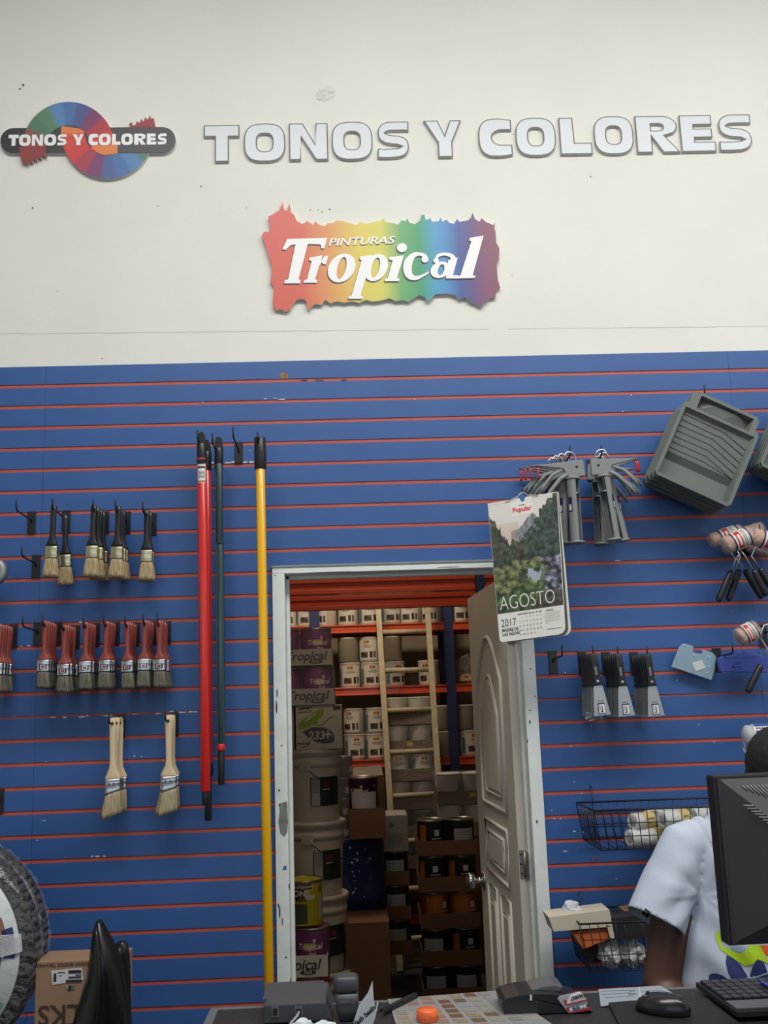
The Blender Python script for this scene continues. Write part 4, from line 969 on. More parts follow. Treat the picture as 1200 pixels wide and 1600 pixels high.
# clear taping knife guard and blue corner tool
def flat(name, label, cat, pts, Y, th, m, bev=.002):
    w3 = [at(x, y, Y) for x, y in pts]; c = sum(w3, Vector())/len(w3); t = thing(name, label, cat, c)
    MB().prism([(p.x-c.x, p.z-c.z) for p in w3], -th, 0).build('body', m, t, bevel=bev); return t, c
CLR = mat('frosted_clear_plastic', (168, 196, 214), .3, trans=.35, alpha=.9)
t, c = flat('smoothing_blade', 'frosted clear plastic smoothing blade with hand slot, left of the blue corner tool', 'blade', [z4(*q) for q in [(100, 1280), (168, 1110), (200, 1080), (230, 1083), (298, 1106), (288, 1140), (300, 1160), (360, 1170), (372, 1150), (350, 1125), (460, 1160), (487, 1190), (478, 1300), (450, 1395), (430, 1390)]], -.03, .004, CLR)
l = MB(); l.prism([((at(*z4(x, y), -.035)-c).x, (at(*z4(x, y), -.035)-c).z) for x, y in [(282, 1245), (370, 1218), (400, 1290), (315, 1318)]], -.0052, -.0045); l.build('price_tag', mat('tag_white', (200, 204, 204), .5), t)
l = MB()
for x, y in ((430, 1190), (428, 1278), (300, 1180), (410, 1330)):
    q = at(*z4(x, y), -.035)-c; l.lathe([(.0035, 0), (.003, .002)], 12, 0, TR(q.x, -.004, q.z) @ RX(PI/2))
l.build('rivet', mat('clear_rivet', (190, 206, 214), .2), t)
BT = mat('blue_tool_plastic', (62, 78, 166), .4)
t, c = flat('corner_tool', 'blue plastic corner tool with a notched top, right of the clear smoothing blade', 'tool', [z4(*q) for q in [(488, 1205), (640, 1150), (675, 1148), (700, 1188), (722, 1148), (760, 1152), (908, 1200), (915, 1330), (512, 1325)]], -.05, .02, BT)
l = MB(); q = at(*z4(705, 1200), -.07)-c; l.box(q.x-.052, q.x+.052, -.0205, -.0200, q.z-.001, q.z+.001); l.build('groove_line', mat('blue_tool_dark', (36, 44, 104), .5), t)
l = MB(); q = at(*z4(700, 1265), -.07)-c; l.add(*T2('Leds\nMaster', .013, .0001, .1), 0, False, TR(q.x-.012, -.0204, q.z)); l.build('raised_print', MATS['blue_tool_dark'], t)
hook(1119, 1015, 'small hook clip above the blue corner tool, right of the smoothing blade', .15)

# wrapped roller sleeve behind the person's head, bag under it
t = thing('wrapped_roller_cover', 'white wrapped roller cover with blue and white label above the black hair', 'roller cover', at(1165, 1149, -.15))
M = RY(PI/2)
MB().lathe([(.004, -.006), (.022, -.004), (.031, .004), (.031, .22), (.02, .226)], 24, 0, M).build('sleeve', mat('white_nap', (196, 202, 204), .7), t)
f = MB(); f.lathe([(.004, -.010), (.024, -.008), (.033, .002), (.034, .05), (.033, .1), (.034, .2), (.02, .232)], 24, 0, M); f.build('clear_wrapper', MATS['wrapper_film'], t)
lm = MB()
def lab3(x0, x1, a0, a1, mi, off):
    k = 8; vs = []
    for i in range(k+1):
        g = a0+(a1-a0)*i/k
        for x in (x0, x1): vs.append((x, -(.0335+off)*math.cos(g), (.0335+off)*math.sin(g)))
    lm.add(vs, [(2*i, 2*i+2, 2*i+3, 2*i+1) for i in range(k)], mi, True)
lab3(.018, .22, -1.1, 1.4, 0, .001); lab3(.022, .22, .95, 1.3, 1, .0014); lab3(.022, .22, .1, .45, 1, .0014); lab3(.022, .22, -.75, -.35, 1, .0014)
for k in range(14): lab3(.026+.009*k, .032+.009*k, .62, .78, 2, .0016)
lm.build('label', [LBL[0], mat('label_blue', (48, 60, 150), .4), BLACKR], t)
crumple('plastic_bag', 'clear plastic bag hanging under the white wrapped roller cover, beside the black hair', 'bag', [(1161, 1158), (1182, 1160), (1174, 1184), (1163, 1180)], -.15, MATS['bag_film'], .012, 9)
for px, py, d in ((1185, 1142, 'black hook behind the white wrapped roller cover'),): hook(px, py, d, .15)
# tape roll and hook cut by the left edge
t = thing('tape_roll', 'round silver roll of tape cut off by the left edge', 'tape', at(-12, 893, -.10))
MB().lathe([(.026, -.02), (.046, -.02), (.046, .02), (.026, .02), (.026, -.02)], 32, 0, RX(PI/2), caps=False).build('tape_winding', mat('silver_tape', (150, 154, 156), .4, .3), t)
MB().lathe([(.024, -.021), (.027, -.021), (.027, .021), (.024, .021), (.024, -.021)], 32, 0, RX(PI/2), caps=False).build('core', mat('card_core', (140, 120, 90), .8), t)
hook(-10, 872, 'black hook behind the silver tape roll at the left edge'); hook(0, 1236, 'black hook plate cut off by the left edge, level with the wooden-handled brush tips', .15)

# wire baskets
BW = mat('black_wire', (34, 35, 42), .35, .3)
def basket(label, bl_px, bot_px, W, D, group='black wire baskets'):
    a = at(*bl_px, -.02); b = at(*bot_px, -.02); h = a.z-b.z; t = thing('wire_basket', label, 'basket', (a.x, -.02, b.z)); t['group'] = group
    fl = b.x-a.x
    def P(u, v, w_):   # u along x 0..1, v depth 0..1, w height 0..1
        x = fl*(1-w_)+(W-2*fl*(1-w_))*u; return (x, -.004-(D-.02*(1-w_))*v, h*w_)
    m = MB()
    def line(p, q, r_=.0014): m.tube([p, q], r_, 6)
    nx = int(W/.0262); ny = int(D/.0262)
    for i in range(nx+1):
        u = i/nx; line(P(u, 0, 1), P(u, 0, 0)); line(P(u, 1, 1), P(u, 1, 0)); line(P(u, 0, 0), P(u, 1, 0))
    for j in range(ny+1):
        v = j/ny; line(P(0, v, 1), P(0, v, 0)); line(P(1, v, 1), P(1, v, 0))
    for w_ in (.33, .66):
        for p, q in (((0, 0), (1, 0)), ((0, 1), (1, 1)), ((0, 0), (0, 1)), ((1, 0), (1, 1))): line(P(p[0], p[1], w_), P(q[0], q[1], w_))
    m.build('wire_mesh', BW, t)
    m = MB()
    for w_, r_ in ((1, .003), (0, .002)): m.tube([P(0, 0, w_), P(1, 0, w_), P(1, 1, w_), P(0, 1, w_)], r_, 8, closed=True)
    m.build('rim', BW, t)
    for x in (.055, W-.05): hh = MB(); hh.tube([(x, .017, h+.048), (x, 0, h+.046), (x, -.002, 0)], .0025, 8); hh.build('hanger', BW, t)
    return t, a, b
bk1, A1, B1 = basket('black wire basket holding yellow-labelled white rolls, left of the man in the white shirt', (900, 1254), (912, 1312), .72, .25)
bk2, A2, B2 = basket('lower black wire basket crammed with boxes, behind the bent arm', (882, 1420), (900, 1492), .72, .22)
# wrapped white rolls in the upper basket
WR = mat('white_roll', (206, 208, 206), .6, var=.05, scale=20, bump=.3, bscale=40); HOLE = mat('roll_hole', (128, 122, 110), .8); YL = mat('yellow_roll_label', (214, 176, 44), .4); KL = mat('green_black_print', (40, 60, 40), .5)
def roll(px, py, Y, rr, L, label, a=0.0, hole=True, yl=(.25, .65), txt=''):
    t = thing('roller_sleeve_pack', label, 'roll', at(px, py, Y), (0, 0, a)); t['group'] = 'wrapped rolls in the upper basket'; M = RY(PI/2+.0)
    MB().lathe([(rr*.55, .004), (rr*.9, 0), (rr, .006), (rr, L-.006), (rr*.9, L), (rr*.5, L)], 24, 0, M, caps=False).build('nap', WR, t)
    MB().lathe([(.0001, .006), (rr*.56, .005)], 20, 0, M).build('core_opening', HOLE, t)
    lm = MB()
    def bd_(x0, x1, a0, a1, mi, off):
        k = 8; vs = []
        for i in range(k+1):
            g = a0+(a1-a0)*i/k
            for x in (x0, x1): vs.append((x, -(rr+off)*math.cos(g), (rr+off)*math.sin(g)))
        lm.add(vs, [(2*i, 2*i+2, 2*i+3, 2*i+1) for i in range(k)], mi, True)
    bd_(L*yl[0], L*yl[1], -1.2, 1.6, 0, .001); bd_(L*(yl[0]+.05), L*(yl[1]-.05), .25, .45, 1, .0014); bd_(L*(yl[0]+.05), L*(yl[1]-.12), -.2, -.08, 1, .0014); bd_(L*yl[1], L*(yl[1]+.12), -1.2, 1.6, 1, .0012)
    lm.build('label', [YL, KL], t)
    f = MB(); f.lathe([(.003, -.012), (rr*.7, -.006), (rr+.004, .004), (rr+.003, L*.5), (rr+.004, L), (rr*.6, L+.01)], 20, 0, M); f.build('clear_wrapper', MATS['wrapper_film'], t)
roll(988, 1285, -.17, .026, .20, 'wrapped roll with its round end showing, upper left in the wire basket', .5, yl=(.16, .40))
roll(1034, 1282, -.21, .026, .20, 'wrapped roll with yellow label and round end, right of the first in the basket', .45, yl=(.3, .5))
roll(982, 1311, -.18, .027, .26, 'wrapped roll with long yellow label at the bottom of the basket', .3, yl=(.34, .75))
roll(1010, 1279, -.08, .028, .30, 'white wrapped roll lying at the back of the basket', .1, yl=(.5, .8))
# boxes and bags in the lower basket
def cbox(name, label, c8, m, Y0, Y1, cat='box', bev=.001):
    w3 = [at(x, y, Y0) for x, y in c8]; c = sum(w3, Vector())/len(w3); t = thing(name, label, cat, c)
    MB().prism([(p.x-c.x, p.z-c.z) for p in w3], 0, Y1-Y0).build('box_body', m, t, bevel=bev); return t, c, w3
KR = mat('brown_card', (150, 112, 76), .8, var=.05, scale=8)
t, c, _ = cbox('cardboard_box', 'long pale cardboard box lying across the rim of the lower basket', [(857, 1433), (952, 1421), (959, 1448), (865, 1456)], mat('pale_card', (196, 188, 170), .8, var=.03, scale=10), -.20, -.10)
MB().prism([((at(x, y, -.2)-c).x, (at(x, y, -.2)-c).z) for x, y in [(947, 1446), (958, 1448), (960, 1466), (954, 1466)]], -.0, .002).build('box_flap', MATS['pale_card'], t)
cbox('cardboard_box', 'orange-brown box wedged under the pale one in the lower basket', [(893, 1456), (948, 1450), (955, 1466), (930, 1476), (912, 1484)], mat('orange_card', (186, 96, 44), .7, var=.2, scale=20), -.19, -.08)
t, c, _ = cbox('carton', 'black printed carton leaning in the lower basket, left of the shirt sleeve', [(954, 1434), (1018, 1428), (1020, 1460), (960, 1467)], mat('black_carton', (44, 42, 44), .45, var=.4, scale=50), -.20, -.13, 'box')
cbox('cardboard_box', 'flat brown box at the back of the lower basket, under the sleeve', [(975, 1423), (1010, 1418), (1014, 1430), (978, 1434)], KR, -.12, -.05)
def lump(name, label, cat, px, py, Y, r, m, sz=(1, 1, 1), seed=0, amp=.35, n=4, fr=3.0):
    bm = bmesh.new(); bmesh.ops.create_icosphere(bm, subdivisions=n, radius=1); c = at(px, py, Y)
    for v in bm.verts:
        k = 1+amp*noise.noise(v.co*fr*.7+Vector((seed, 0, 0)))+amp*.5*abs(noise.noise(v.co*fr*2+Vector((seed, 5, 0)))); v.co = Vector((v.co.x*k*r*sz[0], v.co.y*k*r*sz[1], v.co.z*k*r*sz[2]))
    me = bpy.data.meshes.new(name); bm.to_mesh(me); bm.free(); me.materials.append(m); o = bpy.data.objects.new(name, me); C.objects.link(o); o.location = c
    if label: tag(o, label, cat)
    return o
PAPW = mat('crumpled_white_paper', (200, 206, 214), .7)
lump('crumpled_paper', 'crumpled white paper on top of the pale box, beside the door frame', 'paper', 893, 1420, -.14, .026, PAPW, (1, .8, .8), 2, .5, 3)
SB = mat('silver_wrapper', (204, 206, 206), .35, .1, bump=.8, bscale=60)
lump('wrapped_packet', 'crumpled silver-white packet standing in the lower basket', 'packet', 954, 1489, -.15, .040, SB, (.95, .7, 1.0), 5, .3, 4)
lump('wrapped_packet', 'second silver-white packet in the lower basket, nearer the brown arm', 'packet', 988, 1488, -.15, .041, SB, (.9, .7, .95), 8, .3, 4)
lump('wrapped_packet', 'small dark packet at the left corner of the lower basket', 'packet', 927, 1488, -.11, .033, mat('dark_wrapper', (58, 56, 60), .3, bump=.8, bscale=60), (.9, .7, .9), 12, .4, 4)

# ------------------------------------------------------------------ storeroom: racks, ladder and stock
RO = mat('rack_orange', (206, 78, 42), .32, coat=.3); RB = mat('rack_blue', (44, 58, 104), .4)
def beam(p, x0, x1, y, z0, z1, name='beam', steps=2, d=.045):
    m = MB(); h = z1-z0
    m.box(x0, x1, y, y+d, z0, z1); m.box(x0, x1, y-.012, y, z0, z0+h*.16)
    m.box(x0, x1, y-.012, y, z1-h*.16, z1)
    if steps > 2: m.box(x0, x1, y-.012, y, z0+h*.40, z0+h*.55)
    return m.build(name, RO, p, bevel=.002)
def upright(p, x, y, z0, z1, w_=.06, d=.05, mt=RB):
    m = MB(); m.box(x-w_/2, x+w_/2, y, y+d, z0, z1); return m.build('upright', mt, p, bevel=.003)
# near rack, just inside the door, its beams above head height
nr = thing('storage_rack', 'near pallet rack with wide orange beams right behind the door lintel', 'rack', (0, 0, FZ))
zn = at(600, 926, 1.4).z-FZ
beam(nr, .35, 1.655, 1.40, zn, zn+.135, steps=3); beam(nr, .35, 1.80, 2.1, zn-.012, zn+.12, steps=3); beam(nr, 1.70, 2.9, 1.40, zn, zn+.135, steps=3)
upright(nr, 1.683, 1.395, 0, 3.4, .05, .05); upright(nr, .32, 1.395, 0, 3.4); upright(nr, .32, 2.1, 0, 3.4); upright(nr, 1.85, 2.1, 0, 3.4); upright(nr, 1.725, 1.47, 0, 3.4, .03, .05, mat('rack_grey', (120, 116, 108), .5))
mat('deck_board', (120, 96, 70), .8)
# far rack
FY = 4.45
fr = thing('storage_rack', 'far orange and blue rack full of white paint cans, behind the ladder', 'rack', (0, 0, FZ))
xs = [at(492, 1000, FY).x, at(702, 1000, FY).x]; pit = xs[1]-xs[0]; xs = [xs[0]-pit, xs[0], xs[1], xs[1]+pit]
for x in xs:
    upright(fr, x, FY, 0, 2.9, .075); upright(fr, x, FY+.6, 0, 2.9, .075)
zl = [at(600, y, FY).z for y in (975, 1072.5, 1186)]; zl = [zl[0]+.56]+zl+[zl[2]-.57, zl[2]-1.14]
for z in zl:
    for i in range(3):
        beam(fr, xs[i]+.037, xs[i+1]-.037, FY-.003, z-.062-FZ, z-FZ); beam(fr, xs[i]+.037, xs[i+1]-.037, FY+.6, z-.062-FZ, z-FZ)
        m = MB(); m.box(xs[i]+.03, xs[i+1]-.03, FY+.04, FY+.62, z-.014-FZ, z-.002-FZ); m.build('shelf_deck', MATS['deck_board'], fr)

CW = mat('white_can_plastic', (206, 200, 188), .4); CL_ = mat('can_lid_white', (216, 212, 202), .4); TIN = mat('can_tin_rim', (150, 146, 140), .35, .8)
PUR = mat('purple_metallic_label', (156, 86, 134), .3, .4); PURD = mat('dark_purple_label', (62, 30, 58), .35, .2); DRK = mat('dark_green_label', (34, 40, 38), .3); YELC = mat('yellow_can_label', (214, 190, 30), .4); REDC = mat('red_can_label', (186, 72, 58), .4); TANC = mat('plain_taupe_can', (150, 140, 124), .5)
def make_can(kind, r=.083, h=.19):
    t = thing('paint_can', 'x', 'paint can')
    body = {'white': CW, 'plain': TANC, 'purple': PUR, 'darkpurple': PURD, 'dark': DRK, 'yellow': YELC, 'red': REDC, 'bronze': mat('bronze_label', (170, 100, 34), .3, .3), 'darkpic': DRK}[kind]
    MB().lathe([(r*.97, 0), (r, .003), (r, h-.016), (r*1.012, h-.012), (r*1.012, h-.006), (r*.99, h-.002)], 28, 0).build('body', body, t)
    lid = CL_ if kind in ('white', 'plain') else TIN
    MB().lathe([(r*1.02, h-.010), (r*1.02, h), (r*.98, h+.002), (r*.92, h+.001), (r*.90, h-.004), (.001, h-.004)], 28, 0).build('lid', lid, t)
    m = MB()
    def pa(w_, hh, a, z, c, o): v, f = patch(w_, hh); m.add(*wrap((v, f), r, a, z, o), 0, True, None, c)
    if kind == 'white':
        pa(.15, .15, .0, .09, (214, 208, 198), .0004)
        pa(.044, .022, -.1, .152, (190, 150, 60), .0008); pa(.014, .018, -.26, .152, (190, 70, 50), .001); pa(.012, .018, .06, .152, (70, 100, 90), .001)
        pa(.06, .004, -.05, .128, (90, 86, 80), .0008); pa(.075, .004, -.05, .118, (120, 116, 108), .0008); pa(.05, .003, -.05, .110, (130, 124, 116), .0008)
        pa(.062, .045, -.35, .052, (88, 78, 72), .0008); pa(.026, .022, -.45, .058, (46, 44, 48), .0012); pa(.022, .016, -.15, .045, (52, 48, 50), .0012); pa(.022, .05, .35, .055, (52, 54, 56), .0008); pa(.018, .05, .70, .055, (96, 84, 70), .0008)
        pa(.022, .12, -1.15, .08, (60, 128, 138), .0008)
        m.build('label', VC, t)
    elif kind in ('dark', 'bronze'):
        pa(.045, .15, -.95, .09, (170, 96, 30), .0006); pa(.030, .034, .1, .12, (190, 190, 180), .0008); pa(.06, .006, .1, .088, (180, 180, 172), .0008)
        if kind == 'bronze': pa(.05, .16, -.4, .09, (176, 100, 36), .0009)
        m.build('label', VC, t)
    elif kind == 'darkpic':
        pa(.12, .11, -.2 , .085, (168, 166, 162), .0006)
        for k in range(6): pa(.10, .003, -.2, .045+.015*k, (120, 118, 116), .0009)
        m.build('label', VC, t)
    elif kind in ('purple', 'darkpurple'):
        for k in range(3): pa(.013, .013, .9 if k else -.1, .14, (206, 190, 196), .0008)
        pa(.05, .03, -.35, .115, (196, 170, 70), .0008); m.build('label', VC, t)
        tm = MB(); tm.add(*wrap(T2('Tropical', .034, .0006, .2), r, -.35, .115, .0013)); tm.add(*wrap(T2('PLUS', .014, .0004), r, -.2, .085, .0013)); tm.build('lettering', mat('can_letter_pale', (214, 200, 206), .4), t)
    elif kind == 'yellow':
        pa(.085, .022, -.30, .168, (40, 38, 36), .0006); pa(.07, .04, -.62, .138, (62, 40, 38), .0006); pa(.085, .085, -.55, .052, (64, 76, 48), .0006); pa(.02, .1, -1.1, .05, (110, 110, 100), .0007)
        pa(.048, .10, .95, .075, (176, 170, 160), .0006); pa(.022, .024, .75, .150, (120, 110, 60), .0006); pa(.044, .020, .12, .122, (206, 200, 190), .0008); m.build('label', VC, t)
        tm = MB(); tm.add(*wrap(T2('Thompsons', .022, .0006, .2), r, -.34, .168, .0012)); tm.build('lettering', mat('can_letter_pale', (214, 200, 206), .4), t)
        tm = MB(); tm.add(*wrap(T2('TONS', .036, .0012), r, -.50, .138, .0012)); tm.build('lettering', mat('can_letter_cream', (222, 214, 196), .4), t)
        tm = MB(); tm.add(*wrap(T2('Mark', .024, .0006), r, -.40, .112, .0012)); tm.build('lettering', BLACKR, t)
    elif kind == 'red':
        pa(.014, .014, .55, .05, (206, 170, 160), .0006); pa(.03, .03, -.5, .05, (120, 60, 60), .0006); m.build('label', VC, t)
    return t
CANS = {}
def can(kind, loc, label, group, rz=0.0):
    if kind not in CANS: CANS[kind] = make_can(kind); c = CANS[kind]; c.location = loc; c.rotation_euler = (0, 0, rz); c['label'] = label; c['group'] = group; return c
    return dup(CANS[kind], loc, (0, 0, rz), label, group)
# cans on the far rack
g = 'paint cans on the far rack'
def shelf_can(kind, px, lev, row, label, dy=0, rz=0):
    z = zl[lev]; Y = FY+.10+dy; c = can(kind, (at(px, 1050, Y).x, Y, z+row*.197), label, g, rz); return c
for i, (px, k) in enumerate([(452, 'white'), (477, 'white'), (512, 'white'), (546, 'white'), (580, 'white'), (613, 'white'), (645, 'white'), (679, 'white'), (722, 'white')]):
    shelf_can(k, px, 1, 0, 'white paint can on the top visible shelf, %s from the left' % ords[i], 0, [-.3, .4, -.9, -.2, .15, .3, -.2, -.5, .3][i])
for i, (px, k, rw, d) in enumerate([(547, 'white', 0, 'white paint can on the middle shelf, left end of the lower row'), (580, 'white', 0, 'white paint can on the middle shelf, under the stacked one left of the ladder rail'), (616, 'white', 0, 'white paint can on the middle shelf, seen between the ladder rails at left'), (670, 'white', 0, 'white paint can on the middle shelf behind the right ladder rail'),
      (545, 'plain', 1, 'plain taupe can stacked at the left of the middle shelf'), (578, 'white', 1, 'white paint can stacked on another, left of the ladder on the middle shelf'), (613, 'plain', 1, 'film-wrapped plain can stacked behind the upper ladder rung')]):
    shelf_can(k, px, 2, rw, d, 0, [.1, .2, .5, -.3, 0, -.2, 0][i])
for i, (px, k, rw, d) in enumerate([(551, 'white', 0, 'white can at left on the third shelf, lower row'), (584, 'white', 0, 'white can beside the ladder on the third shelf, lower row'), (551, 'white', 1, 'white can at left on the third shelf, upper row'), (584, 'white', 1, 'white can beside the ladder on the third shelf, upper row'),
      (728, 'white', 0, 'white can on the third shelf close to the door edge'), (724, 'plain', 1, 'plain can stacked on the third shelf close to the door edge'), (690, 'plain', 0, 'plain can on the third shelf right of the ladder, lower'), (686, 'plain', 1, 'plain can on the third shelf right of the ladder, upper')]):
    shelf_can(k, px, 3, rw, d, 0.02, [.3, .1, -.4, .2, .5, 0, 0, 0][i])
WF = film_mat('store_film', .12, crinkle=30)
lump('wrapped_bundle', 'film-wrapped bundle on the rack shelf beside the upper door edge', 'bundle', 728, 1045, FY+.12, .085, WF, (1, .8, 1.2), 3, .4)
lump('wrapped_bundle', 'small cream bundle under the film-wrapped one beside the door edge', 'bundle', 730, 1061, FY+.1, .05, mat('cream_wrapper', (176, 150, 108), .5), (1.2, .8, .8), 7, .4)

# ladder
LAD = mat('aged_ladder_wood', (178, 168, 142), .7, var=.15, scale=20)
ld = thing('ladder', 'pale worn straight ladder leaning on the far rack', 'ladder', (0, 0, 0))
def rail(px0, px1):
    a = at(px0[0], px0[1], 4.27); b = at(px1[0], px1[1], 3.80); d = (b-a); t = (FZ-a.z)/d.z; e = a+d*t; top = a-d*.10
    M = zframe(e, (1, 0, 0), top-e); L_ = (top-e).length
    MB().box(-.021, .021, -.03, .03, 0, L_, 0, M).build('rail', LAD, ld, bevel=.003); return e, top
L0_, L1_ = rail((591, 952), (608, 1235)); R0_, R1_ = rail((668, 952), (688, 1268))
# rungs level with the photograph's
ya = at(630, 987, 4.2).z; pz = .292
for k in range(-1, 8):
    z = ya-pz*k; tl = (z-L0_.z)/(L1_.z-L0_.z); tr = (z-R0_.z)/(R1_.z-R0_.z)
    if 0 < tl < .99: MB().tube([L0_.lerp(L1_, tl), R0_.lerp(R1_, tr)], .019, 10).build('rung', LAD, ld)

# trays of cans
KB_ = mat('brown_cardboard', (120, 84, 58), .85, var=.06, scale=6); KG = mat('grey_card_tray', (168, 158, 142), .85, var=.06, scale=8); KW = mat('white_card_tray', (200, 192, 172), .8, var=.04, scale=8); KD = mat('dull_brown_tray', (112, 90, 70), .85, var=.08, scale=8)
def tray_box(loc, w_, d, h, m, label, group, txt=None, rz=0, tag_=None, name='card_tray'):
    t = thing(name, label, 'tray', loc, (0, 0, rz), group)
    b = MB(); th = .003; b.box(-w_/2, w_/2, 0, d, 0, th); b.box(-w_/2, w_/2, 0, th, th, h); b.box(-w_/2, w_/2, d-th, d, th, h); b.box(-w_/2, -w_/2+th, th, d-th, th, h); b.box(w_/2-th, w_/2, th, d-th, th, h)
    b.build('tray_body', m, t)
    if txt:
        k = MB(); k.add(*T2(txt[0], txt[1], .0012, .25), 0, False, TR(.03, -.0012, h*.56)); 
        v, f = S2([sell(.085, h*.22, .036, .011, 2, 20)]); k.add([(x, -.001, z) for x, y, z in v], f); k.build('printed_name', mat('tray_print_dark', (62, 56, 56), .6), t)
        k = MB(); k.add(*T2('PLUS', .016, .0006), 0, False, TR(.085, -.0016, h*.22)); k.build('printed_word', m, t)
    if tag_: k = MB(); k.box(tag_[0]-.02, tag_[0]+.02, -.0012, 0, h*.55, h*.85); k.build('sticker', mat('yellow_sticker', (200, 180, 40), .5), t)
    return t
def film_box(x0, x1, y0, y1, z0, z1, parent, m=WF):
    return MB().box(x0, x1, y0, y1, z0, z1).build('shrink_film', m, parent)
# column of brown trays with dark cans (centre right)
YB = 2.62; xc = at(702, 1380, YB).x; zt_ = at(702, 1281, YB).z; P_ = .2
for i in range(5):
    z = zt_-P_*(i+1)+.0
    if i == 4: z = max(z, FZ)
    tb = tray_box((xc, YB, z+.004), .34, .34, .082, KB_, 'brown tray of dark cans, %s of five stacked in the middle of the storeroom' % (['topmost', 'second', 'third', 'fourth', 'bottom'][i]), 'brown trays of dark cans')
    for s_ in (-1, 1):
        kd = [('dark', 'darkpic'), ('dark', 'dark'), ('bronze', 'bronze'), ('darkpic', 'dark'), ('darkpic', 'darkpic')][i][0 if s_ < 0 else 1]
        can(kd, (xc+s_*.084, YB+.09, z+.008), '%s dark can in the %s brown tray' % ('left' if s_ < 0 else 'right', ['topmost', 'second', 'third', 'fourth', 'bottom'][i]), 'cans in the brown trays', [(.2, .4), (0, .1), (.6, .5), (-.1, .2), (0, .1)][i][0 if s_ < 0 else 1])
# narrow column left of it
YA = 3.0; xa = at(597, 1380, YA).x; z0_ = at(610, 1331, YA).z
for i in range(4):
    z = z0_-P_*(i+1)
    if z < FZ: continue
    tray_box((xa, YA, z+.004), .34, .34, .08, KB_, 'dim brown tray %s below the pale upright carton' % ['just', 'second', 'third', 'fourth'][i], 'dim trays under the pale carton')
    for s_ in (-1, 1): can('darkpic', (xa+s_*.084, YA+.09, z+.008), '%s pale-labelled can in the tray %s below the pale carton' % ('left' if s_ < 0 else 'right', ['just', 'second', 'third', 'fourth'][i]), 'cans under the pale carton', .2 if s_ > 0 else 0)
def carton(loc, w_, d, h, m, label, name='cardboard_carton', rz=0, tape=True):
    t = thing(name, label, 'carton', loc, (0, 0, rz)); MB().box(-w_/2, w_/2, 0, d, 0, h).build('carton_body', m, t, bevel=.002)
    if tape: MB().box(-.02, .02, -.0008, 0, 0, h).build('tape_strip', mat('tape_brown', (150, 118, 84), .4), t)
    return t
t = carton((xa, YA, z0_), .34, .3, .215, mat('pale_grey_carton', (160, 154, 146), .8), 'pale upright carton on the trays beside the blue drum', tape=False)
k = MB(); 
for q in range(7): k.box(.04, .15-.01*(q % 3), -.0015, 0, .03+.012*q, .033+.012*q)
k.prism([(.05, .14), (.09, .15), (.06, .18)], -.0015, 0); k.build('printed_panel', mat('carton_print', (96, 92, 90), .7), t)
# shrink-wrapped white can trays behind the ladder
YL_ = 4.02; xl = at(640, 1150, YL_).x; zt2 = at(640, 1089, YL_).z
for i in range(6):
    z = zt2-.2*(i+1)
    d = ['topmost', 'second', 'third', 'fourth', 'fifth', 'lowest visible'][i]
    tt = tray_box((xl, YL_, z+.003), .345, .34, .085, KD, 'dull tray of white cans behind the ladder, %s in the stack' % d, 'wrapped trays behind the ladder', tag_=(.0, 0) if i == 1 else None)
    film_box(-.172, .172, -.004, .340, .0, .19, tt)
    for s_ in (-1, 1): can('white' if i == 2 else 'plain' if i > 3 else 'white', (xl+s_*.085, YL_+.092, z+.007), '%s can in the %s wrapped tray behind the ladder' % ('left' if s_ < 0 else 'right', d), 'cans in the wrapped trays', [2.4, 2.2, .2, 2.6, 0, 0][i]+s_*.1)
xr = at(724, 1230, 3.3).x; zr = at(720, 1208, 3.3).z
for i in range(2):
    z = zr-.2*(i+1); d = ['upper', 'lower'][i]
    tt = tray_box((xr, 3.3, z+.003), .34, .34, .085, KD, '%s wrapped tray of white cans between the ladder and the door' % d, 'wrapped trays beside the door', tag_=(.06, 0) if i == 0 else None)
    film_box(-.172, .172, -.004, .340, .0, .19, tt)
    for s_ in (-1, 1): can('white', (xr+s_*.085, 3.39, z+.007), '%s white can in the %s wrapped tray beside the door' % ('left' if s_ < 0 else 'right', d), 'cans in the trays beside the door', 2.3+s_*.3)
carton((xr, 3.3, FZ), .36, .36, zr-.4-FZ, KB_, 'tall brown carton under the wrapped trays beside the door', tape=False)

